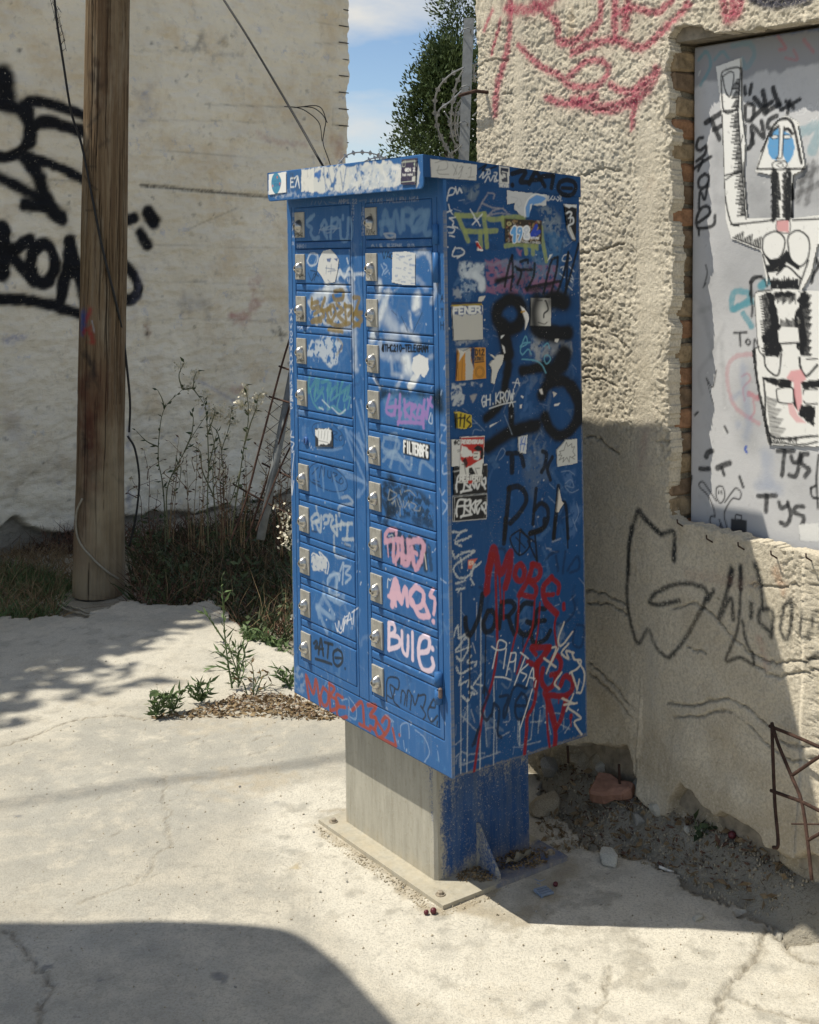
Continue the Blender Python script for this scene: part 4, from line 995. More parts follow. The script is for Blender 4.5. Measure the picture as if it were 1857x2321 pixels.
# scuffed and half-removed layers
SP('z4', '1090 570 1250 590 1460 640 1480 960 1380 980 1290 900 1200 700', (0.22, 0.27, 0.30), .65, 8, 22, .55)
SP('z4', '1050 880 1250 800 1480 900 1440 1150 1150 1180 1000 1060', (0.06, 0.17, 0.33), .6, 10, 20, .3)
SP('z4', '410 400 560 375 560 430 490 560 430 520', (0.20, 0.25, 0.27), .55, 6, 14, .5)
SP('z4', '370 1150 630 1140 630 1470 380 1460', (0.36, 0.44, 0.52), .75, 3, 6, .6, .008)
SP('z4', '380 1160 630 1165 600 1260 480 1250 400 1330', (0.52, 0.58, 0.62), .8, 6, 12, .25)
S('z4', '540 1290 590 1340 600 1410', 70, (0.58, 0.64, 0.68), .9, .25); S('z4', '450 1290 520 1290', 50, (0.58, 0.64, 0.68), .8, .3)
SP('z4', '630 1120 900 1140 1380 1190 1410 1490 1050 1480 630 1480', (0.30, 0.13, 0.20), .75, 3, 8, .35)
SP('z4', '640 1130 1000 1140 1400 1200 1380 1320 900 1300', (0.12, 0.20, 0.30), .7, 10, 30, .45)
SP('z4', '950 1010 1010 1020 1000 1100 960 1090', (0.45, 0.13, 0.17), .7, 3, 6)
SP('z4', '1070 1900 1350 1920 1530 1980 1520 2088 1090 2088', (0.30, 0.32, 0.33), .7, 8, 22, .45)
SP('z5', '1080 110 1220 140 1340 230 1500 160 1510 300 1340 260 1180 360 1100 300', (0.34, 0.36, 0.37), .8, 5, 16, .4)
SP('z4', '300 1330 340 1400 450 1500 310 1530', (0.42, 0.45, 0.46), .6, 3, 8, .55); SP('z4', '300 1940 680 1900 690 1950 400 2000 310 1995', (0.40, 0.42, 0.42), .6, 6, 10, .5)
SP('z5', '290 590 360 580 420 700 410 790 290 815', (0.48, 0.51, 0.52), .85, 2, 6, .3); SP('z5', '280 575 610 570 600 610 300 610', (0.45, 0.48, 0.5), .7, 2, 6, .5); SP('z5', '470 700 540 690 500 780', (0.40, 0.38, 0.34), .7, 2, 6, .3)
SP('z5', '1040 1050 1180 1060 1250 1300 1260 1550 1120 1800 1040 1600', (0.10, 0.14, 0.20), .55, 14, 20, .3)
SP('z5', '1380 1450 1540 1460 1560 1700 1640 1900 1560 2156 1500 2156', (0.11, 0.20, 0.38), .45, 12, 26, .5)
for i in range(150):
    x = rng.uniform(1015, 1320); y = rng.uniform(430, 1740); L = rng.uniform(5, 26); an = rng.uniform(-0.9, 1.9)
    scv.stroke(np.array([[x, y], [x + L * math.cos(an), y + L * math.sin(an)]]), rng.uniform(1.0, 1.8), (0.36, 0.42, 0.50), rng.uniform(.12, .5), .3, .6)
for i in range(220):
    x = rng.uniform(1015, 1320); y = rng.uniform(430, 1740)
    scv.stroke(np.array([[x, y]]), rng.uniform(1.2, 3.6), (0.55, 0.58, 0.58) if rng.random() < .6 else (.01, .02, .05), rng.uniform(.3, .9), .2, .5, smooth=False)
# worn corner, ghosts of older tags
for z0, z1 in ((0, .5), (.45, .9), (.85, 1.45)): scv.stroke(np.array([[.001, z0], [.0016, (z0 + z1) / 2], [.001, z1]]), 3.2, (.26, .22, .15), .8, .3, 1.2, .35, surf=True)
scv.stroke(np.array([[.004, .004], [.2, .003], [.45, .004]]), 4, (.24, .2, .13), .6, .3, 1.2, .4, surf=True); scv.stroke(np.array([[.452, .0], [.452, .7], [.452, 1.4]]), 2.5, (.3, .28, .22), .6, .3, 1.2, .5, surf=True)
for i in range(70):
    x, y = rng.uniform(.03, .43), rng.uniform(.05, 1.38); n_ = int(rng.integers(3, 6)); P = np.cumsum(np.vstack([[x, y], rng.normal(size=(n_, 2)) * np.array([.018, .030])]), 0)
    scv.stroke(P, rng.uniform(3, 9), [(.06, .15, .33), (.10, .20, .36), (.004, .02, .07), (.20, .26, .34)][int(rng.integers(4))], rng.uniform(.15, .45), .25, .5, .3, surf=True)
for i in range(26):
    x, y = rng.uniform(.03, .43), rng.uniform(.05, 1.38); scv.poly(np.array([[x, y]]) + rng.normal(size=(5, 2)) * .02, (.16, .21, .27), rng.uniform(.2, .5), 2, 6, .6, .008, surf=True)
# yellow-green tag
YG = (0.30, 0.35, 0.12)
for s in ['330 668 480 675 625 655', '350 680 400 790 458 935', '430 832 560 838 745 830', '612 662 640 860 650 992', '580 855 588 995', '640 690 720 715 900 690 1030 692', '838 985 960 968 1140 985', '1040 985 1052 1060', '1115 985 1122 1065', '1160 985 1160 1010', '1208 800 1225 950 1262 1140', '810 700 818 780']:
    S('z4', s, 40, YG, .82, .15, .15, .25)
for s in ['545 650 600 540 650 460', '600 548 700 590 770 600', '660 672 720 620 800 600', '660 440 720 450 715 500', '650 680 760 650 880 660', '810 600 850 640']: S('z4', s, 14, (0.36, 0.34, 0.34), .6, .3, .6, .3)
# marker scribbles
for s in ['240 520 270 400 320 400 310 450 250 470', '330 380 345 450 370 390', '370 400 395 440 380 400', '260 560 275 620 300 660', '240 640 290 620', '270 700 310 740 300 780 350 800', '270 700 330 690', '240 830 230 800 270 790 320 810 300 850 260 850', '270 880 320 890', '230 990 250 1000', '300 1050 330 1000 300 1090 400 1080 420 1040 380 1010 340 1010', '350 1110 380 1090', '480 610 580 780', '600 660 500 770', '520 700 560 740']:
    S('z4', s, 11, WH, .85, .15, .5)
for s in ['1265 500 1280 470 1270 520', '1290 475 1280 520 1310 500', '1330 470 1310 500 1340 510 1350 480', '1360 500 1380 520', '1380 480 1400 500 1380 525', '1400 470 1415 475 1410 525', '1425 520']: S('z4', s, 8, WH, .85)
for s in ['1480 1070 1440 1090 1430 1140 1520 1130 1500 1080', '1410 1210 1440 1200 1430 1240', '1400 1270 1450 1310', '1500 1200 1550 1250', '1520 1280 1540 1330 1500 1310', '1490 1400 1530 1440', '1510 1340 1530 1360']: S('z4', s, 9, WH, .75, .2, .6)
for s in ['905 1085 870 1200 830 1400', '905 1085 912 1260 890 1440', '760 1345 840 1320 920 1300', '990 1150 1060 1130 1070 1160', '960 1230 1110 1230', '1140 1165 1125 1300 1060 1440', '940 1200 1000 1260 960 1380', '1045 1420 1180 1390 1400 1350', '1380 1100 1320 1130 1280 1260 1230 1480', '1380 1110 1370 1220 1310 1480', '1490 1060 1440 1280 1375 1470', '1600 960 1540 1180 1450 1490', '1490 1050 1470 1350 1465 1470']: S('z4', s, 24, BK, .9, .2, .25)
S('z4', '750 1350 830 1330', 50, BK, .85, .3); S('z4', '1060 1440 1300 1390', 40, BK, .7, .35); SP('z4', '930 1200 1130 1240 1080 1400 900 1420', BK, .35, 12, 10)
# black spray: P E 1 3
for k, s, w in [('z4', '850 1545 770 1620 750 1720 800 1800 880 1840 960 1810 1010 1720 1000 1620 940 1550 850 1545', 125), ('z4', '800 1800 830 1950 850 2120', 120), ('z5', '820 60 850 180 870 290', 95), ('z4', '1450 1560 1360 1530 1260 1560 1190 1650 1160 1770 1200 1870 1320 1900 1480 1880', 135), ('z4', '1330 1540 1420 1560', 130), ('z5', '1150 20 1300 40 1450 70', 100),
                ('z5', '860 400 830 560 820 640', 85), ('z5', '640 930 720 860 800 760', 85), ('z5', '885 780 890 900 892 1060', 62), ('z5', '650 1230 760 1150 900 1070 1150 1000', 120), ('z5', '1000 450 1120 430 1250 400', 95), ('z5', '1430 290 1350 420 1300 500', 170), ('z5', '1440 280 1420 400', 120), ('z5', '1200 700 1240 610 1340 560 1450 570 1540 660 1580 820 1560 960 1480 1070 1380 1110 1290 1050 1230 920', 105), ('z5', '1500 620 1580 760 1585 950', 110)]:
    S(k, s, w * .92, BK, 1.0, .22, .12); S(k, s, w * 1.6, BK, .20, .5, .3)
# black marker Pbn and friends
for k, s, w in [('z5', '872 1640 845 1900 820 2156', 44), ('z5', '862 1650 960 1628 1030 1690 1040 1780 980 1890 880 2000', 46), ('z5', '1145 1650 1125 1850 1110 2010', 34), ('z5', '1125 1870 1190 1800 1260 1850 1260 1980 1200 2070 1080 2110', 40), ('z5', '1372 1625 1350 1900 1325 2156', 40), ('z5', '1380 1850 1430 1790 1455 1880 1470 2156', 34), ('z5', '900 1330 900 1480', 50), ('z5', '850 1290 980 1300 1020 1420', 40), ('z5', '1210 1270 1250 1300 1230 1420 1200 1480', 36), ('z5', '1310 1330 1260 1440 1290 1560', 34),
                ('z6', '612 -20 600 190', 34), ('z6', '1035 -20 1020 148', 32), ('z6', '1130 -20 1142 230', 14), ('z6', '945 -10 930 60 820 105', 34), ('z6', '740 70 652 150 730 290 822 190 740 70', 13), ('z6', '735 90 728 290', 13), ('z6', '700 140 780 230', 9), ('z6', '860 90 880 340', 16), ('z6', '800 170 880 345', 14), ('z6', '740 90 860 180', 12)]:
    S(k, s, w, BK, .92, .12, .1, .12)
for s in ['960 320 1000 280 1060 260', '1040 300 1060 420', '1120 260 1100 440', '1140 420 1220 300 1240 400 1160 440', '1180 640 1200 760 1100 880 1030 860', '1220 880 1280 900 1260 1060 1190 1040 1200 920', '540 240 600 240 620 300', '400 560 470 600']: S('z6', s, 22, (0.010, 0.022, 0.055), .6, .2, .3, .3)
# lower chalky marks
CH = (0.50, 0.53, 0.53)
for s, w in [('170 95 230 100 295 78', 16), ('240 100 190 170 250 165 325 130', 16), ('195 190 250 220', 14), ('170 260 190 310 260 270 355 262 250 330 180 400 220 480 300 470 350 400 410 350', 16), ('240 310 250 400', 13), ('320 480 350 540', 14), ('350 360 330 470', 13), ('200 530 275 505', 15), ('205 580 275 568', 15), ('215 605 240 570', 10), ('170 1005 215 890 230 990 290 950', 16), ('205 1090 290 985 310 1060 250 1180 205 1150', 16), ('200 1110 330 1060', 12), ('330 1140 300 1200 370 1190 360 1230', 14), ('205 1235 240 1290 330 1245', 15),
             ('240 1330 235 1385 310 1345 300 1400', 14), ('410 1300 345 1390', 14), ('330 1400 380 1460 310 1450', 14), ('255 1480 300 1520 340 1450', 14), ('370 1380 420 1390', 12)]:
    S('z6', s, w * .85, CH, .9, .25, 1.0, .3)
for x0, y0, x1, y1, w in [(243, 610, 240, 2130, 9), (300, 1500, 290, 2120, 10), (410, 700, 402, 2095, 11), (520, 1330, 516, 2060, 9), (365, 1010, 375, 690, 6), (340, 1030, 365, 1120, 7), (730, 1680, 735, 1890, 9)]:
    S('z6', '%d %d %d %d %d %d' % (x0, y0, (x0 + x1) / 2 + 3, (y0 + y1) / 2, x1, y1), w * .8, CH, .75, .25, .6, .25)
for s in ['180 1900 260 1840', '190 2000 250 1950 300 1980', '240 1640 320 1720 380 1780', '260 1700 300 1560', '440 1600 460 1900', '460 1750 530 1760 545 1960', '250 2060 400 2010 570 1950', '310 1970 440 1960', '640 1570 650 1680 600 1700', '720 1690 730 1890 830 1840', '770 1660 830 1640', '860 1540 830 1840', '910 1600 890 1790', '930 1560 950 1580', '830 1700 920 1690', '1000 1620 1100 1640 1110 1760', '960 1640 1000 1800', '780 1890 910 1860', '1050 1700 1160 1760', '1180 1700 1120 1790', '330 1600 360 1700', '200 2050 210 2000', '230 1980 230 2080', '650 1780 560 1830', '1010 180 1080 150', '1000 240 960 230']:
    S('z6', s, 9, CH, .45, .3, 1.0, .45)
for s, w in [('422 620 395 800 322 965 287 905 280 822', 36), ('470 762 432 860 450 935 505 915 532 820 505 762 470 762', 36), ('582 690 562 905', 34), ('580 692 660 680 692 730 640 800 590 812', 34), ('640 812 668 900 690 955', 34), ('842 700 770 700 712 800 722 920 792 962 850 880 795 852', 36), ('950 740 885 752 868 840 948 842', 34), ('880 850 828 940 860 1032 950 1000 992 930', 36), ('452 930 442 1500', 10), ('762 960 760 1065', 9), ('318 960 318 1500', 10)]:
    S('z6', s, w, BK, .93, .12, .1, .1)
# red MOBE 132 with runs
for s, w in [('458 600 468 480 500 270 522 245 560 420 590 425 652 268 645 420 612 560', 50), ('470 420 500 300', 56), ('705 390 740 368 772 420 760 490 722 505 690 460 705 390', 40), ('845 365 800 500 728 625', 42), ('835 368 895 385 905 450 870 500 810 505', 40), ('820 510 872 570 848 640 740 618', 36), ('1000 478 935 560 940 650 965 705 1050 785', 44), ('1000 480 1065 540 1060 610', 34), ('955 625 1020 622', 30),
             ('530 420 540 800 547 1080 520 1300 480 1450 430 1600 400 1800 372 1980 350 2135', 20), ('560 440 576 690', 14), ('600 560 600 835', 13), ('728 620 715 900 690 1000 650 1180', 15), ('862 640 840 900 770 1080 710 1290', 15), ('905 690 890 900 868 1045', 14), ('1050 785 1030 900 1052 1085', 18), ('455 560 450 640', 10), ('1108 705 1110 745', 30),
             ('835 1068 990 1068', 40), ('980 1075 880 1215', 50), ('830 1080 870 1130', 30), ('800 1185 860 1220', 34), ('885 1180 875 1420 850 1560 800 1655 792 1780 775 1960', 28), ('880 1200 872 1400', 44), ('1000 1190 1040 1130 1085 1190 1065 1280 1000 1300', 36), ('1040 1300 1025 1380 965 1420 918 1350 930 1250', 38), ('1080 1395 1120 1312 1182 1350 1172 1440 1100 1480 985 1470', 38), ('950 1450 1000 1600 1040 1750', 48), ('1132 1490 1085 1680 1040 1755 1040 1830 1032 1910', 38), ('960 1470 972 1750 992 1925', 20), ('1172 1645 1170 1660', 30), ('1170 1660 1172 1735', 12), ('1070 1480 1065 1540', 10), ('1110 1480 1112 1560', 10)]:
    S('z6', s, w, RED, .95, .12, .1, .08)
for s in ['430 1450 442 1402 472 1480 420 1600 455 1682 492 1640', '520 1540 500 1650', '520 1540 562 1600 550 1790 582 1828', '570 1482 640 1480 600 1600 612 1652 690 1400 792 1412', '748 1450 700 1540 705 1650 750 1672 795 1600 790 1490 748 1450', '700 1560 790 1560', '400 1740 340 1900', '385 1760 360 1880']: S('z6', s, 20, (0.010, 0.022, 0.05), .9, .15, .2, .15)
CR = (0.52, 0.48, 0.42)
for s in ['1112 858 1062 1000 1090 1055 1185 938', '1150 1040 1090 1115 1150 1165 1130 1100 1195 1115', '1180 1120 1200 1170 1255 1180 1232 1240 1160 1285', '1175 1280 1222 1420', '1240 1340 1222 1430', '1010 1070 1042 1082 960 1285', '940 1160 1042 1235', '1092 1280 1032 1370 1072 1420', '1192 1462 1132 1605', '1112 1552 1222 1540', '1150 1582 1255 1662 1200 1702 1262 1805', '1225 1180 1285 1290 1260 1440 1220 1450', '1095 1500 1200 1545', '990 1220 1060 1080']:
    S('z6', s, 14, CR, .92, .15, .3, .1)
for s in ['500 1060 545 1090 610 1078 620 1030 562 1008 540 1090 508 1245', '622 1080 600 1245', '650 1030', '662 1115 622 1305', '660 1115 702 1118 690 1180 650 1192', '702 1160 690 1272', '722 1072', '740 1110 805 1162', '782 1140 690 1385', '802 1210 742 1270 790 1300 762 1352', '790 1392 842 1240 852 1345', '822 1322 862 1332', '530 1318 602 1322 662 1342', '840 1420 800 1560 735 1762', '872 1350 862 1400']: S('z6', s, 8.5, (0.62, 0.63, 0.62), .95, .12, .2)
# side of the roof
for s, w in [('905 245 1010 215 1042 235 990 325 1062 330', 40), ('1080 345 1125 255 1160 235 1240 370', 40), ('1100 310 1200 305', 36), ('1220 270 1330 262', 42), ('1330 265 1310 390', 40), ('1470 305 1400 330 1380 400 1430 455 1520 460 1560 390 1540 330 1470 305', 40), ('1420 390 1520 395', 30), ('908 360', 42), ('560 200 640 150 600 215 740 170', 14)]: S('z4', s, w, BK, .93, .1, .08)
for s in ['570 280 610 230 600 290 640 250 660 200', '640 200 670 200 680 240 650 250', '625 330 660 270 680 320', '690 310 720 260 750 320', '720 230 750 240 720 320 770 310']: S('z4', s, 10, WH, .85, .15, .3)
scv.text('GH.KROW', Z('z5', '590 820')[0], Z('z5', '920 745')[0], 24, 2.2, WH, .92, jit=.06)
S('z5', '668 835 800 790 930 765', 9, WH, .9); S('z5', '920 620 950 530 970 600', 8, WH, .9); S('z5', '900 570 975 575', 8, WH, .9); S('z5', '870 810 890 760 910 815', 8, WH, .9)
for s in ['1000 290 980 240 1030 100 1050 170 980 210 1010 170 1080 160', '1010 280 1060 230 1090 280', '1220 200 1260 170 1280 220', '1230 300 1260 290 1290 330 1250 380 1225 340 1230 300', '995 332 1130 345 1200 390 1240 470']: S('z5', s, 12, (0.13, 0.36, 0.46), .8, .15, .3)
for s in ['735 1360 770 1280 800 1240 830 1270 800 1330 770 1360', '500 1100 520 1050 590 1060', '480 920 620 1060', '1440 1600 1500 1560 1530 1640 1440 1620 1500 1690 1580 1660', '1400 1480 1480 1470 1540 1510', '1560 1800 1580 1900 1540 2000', '1280 1600 1330 1650', '1270 1730 1340 1800', '1520 1960 1560 2080', '820 900 900 1100']: S('z5', s, 7, (0.30, 0.38, 0.48), .55, .25, .6, .3)

# ---- stickers on the side: name, outline, drawing
STK = []
def sticker(k, s, label, cv='side'):
    STK.append((cv, Z(k, s), label)); return Z(k, s)
PAPER = (0.50, 0.50, 0.47)
def SQ(k, s, col, label, rag=0, worn=0):
    P = sticker(k, s, label); scv.poly(P, col, 1.0, 0, rag, worn, .01)
SQ('z4', '62 92 540 152 533 312 72 278', (0.55, 0.55, 0.52), 'blank whitish sticker with grey pen scribble on the roof edge')
for s in ['110 130 220 110 230 190 120 210', '150 160 140 240 250 250', '290 150 330 230 320 250', '340 150 300 260', '400 170 350 250', '360 180 390 170 370 270 350 290', '450 190 480 180 470 270 450 280 510 275', '430 240 435 245']: S('z4', s, 6, (0.10, 0.10, 0.10), .6, .3, .5)
SQ('z4', '770 165 875 180 870 346 770 335', (0.60, 0.60, 0.57), 'small black and white face sticker')
SP('z4', '785 180 865 190 862 230 800 215 780 240', (.02, .03, .06), 1); SP('z4', '785 225 850 235 855 330 800 330 790 300 820 290 800 260 785 250', (.02, .03, .06), .95); SP('z4', '800 240 830 245 838 285 812 280', (.6, .6, .57), 1); SP('z4', '850 240 864 240 862 280 850 280', (.6, .6, .57), 1)
scv.text('TREVOR', Z('z4', '768 376')[0], Z('z4', '872 384')[0], 7, 1.8, (.6, .6, .58))
SQ('z4', '850 415 1262 462 1250 570 1105 560 1060 690 1000 680 920 600 930 545 850 560', (0.52, 0.54, 0.55), 'torn white sticker with a blue disc', 3)
S('z4', '1060 690 1040 600 1080 510 1150 465 1230 490', 0.1, WH); SP('z4', '1045 690 1040 590 1075 510 1150 462 1225 480 1250 500 1180 560 1110 570 1080 690', (0.13, 0.30, 0.60), 1); S('z4', '1035 690 1032 590 1070 500 1150 452 1230 472', 9, (.7, .72, .72)); SP('z4', '1085 560 1110 550 1105 600 1080 650', (.6, .62, .63), 1); SP('z4', '1115 550 1250 545 1245 572 1130 575', (.58, .60, .6), 1, 0, 3)
for s in ['890 480 960 500 930 540', '950 560 970 600', '980 500 1000 560 960 590']: S('z4', s, 6, (.35, .37, .4), .6, .3)
SQ('z4', '828 705 1207 728 1205 967 832 950', (0.035, 0.028, 0.022), 'dark rectangular sticker with white and blue lettering')
for i in range(150):
    x, y = rng.uniform(845, 1190), rng.uniform(730, 940); S('z4', '%f %f %f %f' % (x, y, x + rng.uniform(-8, 8), y + rng.uniform(-8, 8)), rng.uniform(8, 18), [(0.30, 0.20, 0.09), (0.38, 0.28, 0.16), (0.10, 0.07, 0.05), (0.32, 0.30, 0.27), (0.2, .06, .05)][int(rng.integers(5))], .75, .2)
for s, w, c in [('900 850 930 805 925 935', 46, (.75, .77, .78)), ('900 850 928 808 922 935', 30, (.12, .36, .70)), ('990 850 960 850 965 810 995 810 995 860 970 930', 36, (.75, .77, .78)), ('990 850 962 850 967 812 993 812 993 860 970 928', 20, (.15, .36, .66)), ('1050 850 1020 820 1050 795 1070 820 1040 860 1030 900 1065 905 1070 870 1040 850', 34, (.75, .77, .78)), ('1050 850 1025 822 1050 800 1066 822 1040 860 1035 895 1062 898', 14, (.55, .6, .66)), ('1100 870 1150 780 1130 850 1180 840 1110 890', 30, (.02, .06, .42))]: S('z4', s, w, c, 1, .1)
S('z4', '870 740 890 760 865 775 850 755 870 740', 12, (.45, .42, .2), .8); scv.text('ESTABLISHED', Z('z4', '950 948')[0], Z('z4', '1195 962')[0], 3.5, 1.2, (.5, .5, .48)); scv.text('NATURE', Z('z4', '1080 912')[0], Z('z4', '1180 916')[0], 4, 1.3, (.7, .7, .7))
SQ('z4', '1440 555 1570 562 1558 940 1530 930 1470 800 1450 640', (0.012, 0.014, 0.018), 'black sticker with a white curling eye shape')
SP('z4', '1440 555 1570 562 1565 605 1520 580 1490 600 1450 580', WH, 1, 0, 2); S('z4', '1465 650 1490 635 1515 650 1500 690 1530 700 1530 750 1480 790 1530 910', 16, WH, .95); S('z4', '1480 700 1505 700 1500 740', 10, WH, .9); S('z4', '1500 800 1545 915', 18, (.5, .5, .46), .95)
SQ('z4', '530 940 550 935 575 985 605 1025 600 1040 560 1035 545 1030 552 985', (.68, .68, .66), 'tiny red and white torn sticker'); SP('z4', '537 950 550 945 570 985 598 1020 560 1015 545 985', (.50, .035, .02), 1)
SQ('z4', '285 1600 600 1595 598 1945 305 1957 295 1800', (0.48, 0.475, 0.43), 'blank grey sticker with white lettering along its top', 2)
SP('z4', '285 1565 600 1560 600 1580 288 1585', (.02, .03, .07), 1); SP('z4', '285 1592 600 1580 598 1598 288 1612', (0.52, 0.36, 0.04), 1)
SP('z4', '290 1612 590 1600 600 1690 540 1680 400 1700 290 1690', (.03, .07, .2), .9, 0, 5); scv.text('FENER', Z('z4', '300 1688')[0], Z('z4', '585 1672')[0], 15, 3.6, (.68, .69, .66), jit=.08)
SP('z4', '600 1500 640 1495 600 1560 560 1560 565 1510', (.56, .54, .48), 1, 0, 2)
SQ('z4', '1095 1520 1302 1525 1300 1810 1090 1805', (0.56, 0.55, 0.50), 'pale sticker half covered by black spray')
scv.stroke(Z('z4', '1160 1510 1120 1650 1130 1800'), 26, BK, .96, .5); S('z4', '1240 1550 1250 1560 1270 1640 1230 1680 1225 1720', 16, BK, .9, .2); S('z4', '1170 1770 1230 1790 1260 1770', 9, BK, .8); S('z4', '1155 1548 1210 1545', 9, BK, .8); S('z4', '1300 1560 1440 1570', 130, BK, .8, .5)
SQ('z4', '988 1600 1030 1630 1072 1690 1078 1740 1050 1820 1035 1855 1040 1760 1010 1670', (0.70, 0.69, 0.66), 'white crescent of torn paper'); S('z4', '1005 1665 1030 1660', 16, (.5, .28, .04), .9, .2, .5)
SQ('z5', '340 225 400 250 470 215 620 212 627 525 500 535 415 545 328 552 335 420', (0.50, 0.225, 0.035), 'orange sticker torn down the middle')
SP('z5', '415 250 470 213 470 330 500 430 490 540 418 546', (.47, .465, .43), 1, 0, 2); SP('z5', '470 215 515 213 505 440 475 330', (.012, .03, .09), 1, 0, 2); SP('z5', '340 225 465 215 420 250 380 310 350 360 360 280', (.55, .54, .49), 1)
scv.text('D12', Z('z5', '520 292')[0], Z('z5', '612 288')[0], 13, 2.4, (.02, .02, .02)); scv.text('ginals', Z('z5', '510 345')[0], Z('z5', '606 340')[0], 10, 1.7, (.03, .03, .03)); S('z5', '515 365 605 355', 9, (.03, .03, .03))
for c in (46, 34): scv.stroke(smooth_line(Z('z5', [v for t in range(12) for v in (562 + c * math.cos(t * .5236), 462 + c * 1.25 * math.sin(t * .5236))]), 4, True), 1.1, (.12, .07, .02), .8)
S('z5', '345 370 345 545', 4, (.1, .06, .02), .8); S('z5', '385 320 380 545', 4, (.1, .06, .02), .8)
SQ('z5', '662 278 690 285 720 312 745 285 812 285 790 380 745 460 712 585 680 570 688 440 664 385 690 345 715 330', (.56, .55, .50), 'torn strip of white paper', 2)
SQ('z5', '310 872 350 865 480 900 482 1020 410 1042 335 1035', (.50, .38, .03), 'yellow and black lettered sticker', 3)
for s in ['325 890 330 1030', '370 890 360 1010', '410 900 400 1020', '460 910 430 950 470 990 440 1030', '345 930 410 930']: S('z5', s, 15, (.01, .012, .012), .95, .15, .3)
SQ('z5', '280 1150 380 1150 372 1420 282 1422', (.60, .60, .57), 'white sticker behind the red one'); scv.text('#C', Z('z5', '302 1200')[0], Z('z5', '365 1200')[0], 9, 1.8, (.02, .02, .02)); S('z5', '335 1260 365 1250', 4, (.05, .05, .05)); S('z5', '340 1275 368 1265', 4, (.05, .05, .05))
SQ('z5', '300 1430 640 1400 640 1690 305 1722', (.014, .015, .018), 'black sticker with white lettering under the red one')
SQ('z5', '305 1732 640 1702 632 1952 300 1982', (.014, .015, .018), 'black sticker with white angular lettering')
for dy, sc_ in ((0, 1), (-250, 1)):
    for s in ['320 1900 345 1770 420 1760', '330 1830 410 1820', '320 1860 330 1930', '410 1770 400 1900 370 1940', '410 1780 460 1760 450 1820 400 1830 470 1900', '470 1770 465 1880', '470 1830 520 1770', '475 1830 510 1890', '520 1780 510 1890', '530 1780 575 1770 530 1830 540 1900 560 1850', '600 1800 620 1790 620 1850 590 1860 580 1820 620 1900', '370 1930 480 1910']:
        scv.stroke(Z('z5', s) + np.array([0, dy * ZW['z5'][2]]), 3.4, (.66, .67, .66), .95, .15)
for s in ['300 1730 640 1700', '305 1475 640 1400', '304 1985 634 1955', '302 1735 300 1980', '640 1700 632 1955']: S('z5', s, 8, (.6, .6, .58), .9, .1, .3, 0, False)
SQ('z5', '370 1122 612 1112 600 1400 585 1580 440 1592 350 1590 362 1350', (.66, .66, .62), 'red, black and white sticker of a shouting man')
SP('z5', '372 1130 608 1120 604 1200 590 1420 560 1430 450 1420 420 1440 365 1350 370 1200', (.42, .025, .02), 1); SP('z5', '375 1205 430 1230 480 1270 490 1310 400 1340 365 1320', (.66, .66, .62), 1, 0, 3)
SP('z5', '500 1240 540 1205 590 1225 605 1290 590 1370 560 1330 570 1270 520 1260', BK, 1, 0, 2); SP('z5', '500 1270 560 1270 565 1330 545 1360 500 1350 490 1310', (.66, .64, .58), 1); SP('z5', '460 1420 540 1370 600 1340 600 1480 560 1510 520 1430 470 1440', (.66, .66, .62), 1); SP('z5', '450 1440 480 1430 520 1500 505 1520 450 1520', BK, 1); SP('z5', '590 1390 604 1390 598 1500 580 1510', BK, 1); SP('z5', '365 1380 410 1380 410 1440 470 1500 365 1510', (.62, .62, .58), 1, 0, 2); SP('z5', '385 1360 420 1330 440 1390 420 1440', BK, .9); S('z5', '505 1290 540 1290', 7, BK); S('z5', '505 1330 530 1325', 8, BK)
for s in ['515 1440 540 1520', '470 1480 490 1500', '400 1400 420 1500', '380 1400 400 1400', '530 1440 560 1440']: S('z5', s, 6, BK, .9)
scv.text('REGENSBURG', Z('z5', '378 1190')[0], Z('z5', '598 1188')[0], 8, 2.0, (.68, .68, .64), slant=.1, jit=.02); SP('z5', '358 1515 580 1508 575 1575 355 1580', (.05, .03, .03), .9); scv.text('REGIERT', Z('z5', '360 1570')[0], Z('z5', '578 1562')[0], 12, 2.8, (.7, .7, .66), slant=.12, jit=.02); SP('z5', '440 1565 490 1562 480 1600 445 1600', (.42, .03, .02), 1)
SQ('z5', '1350 1250 1392 1210 1440 1150 1555 1142 1558 1390 1355 1425', (.52, .53, .50), 'white paper with a jagged leaf outline drawn on it', 2)
S('z5', '1445 1175 1460 1220 1500 1190 1500 1230 1530 1220 1510 1270 1535 1310 1500 1330 1530 1350 1480 1320 1475 1380 1450 1330 1410 1380 1420 1330 1370 1360 1400 1310 1365 1310 1390 1290 1375 1270 1420 1260 1445 1175', 5, BK, .9, .1, 0, 0, False)
SQ('z5', '952 1122 1050 1100 1035 1292 985 1285 960 1270', (.56, .58, .58), 'small white sticker with blue lettering', 2)
for s in ['985 1130 975 1260', '1010 1120 990 1180 1030 1200', '1030 1130 1005 1260', '970 1200 1020 1190']: S('z5', s, 8, (.03, .12, .42), .9)
SQ('z5', '1372 1640 1385 1720 1400 1780 1422 1795 1385 1850 1365 1892 1345 1882 1355 1790', (.58, .54, .48), 'pale torn paper corner', 1)
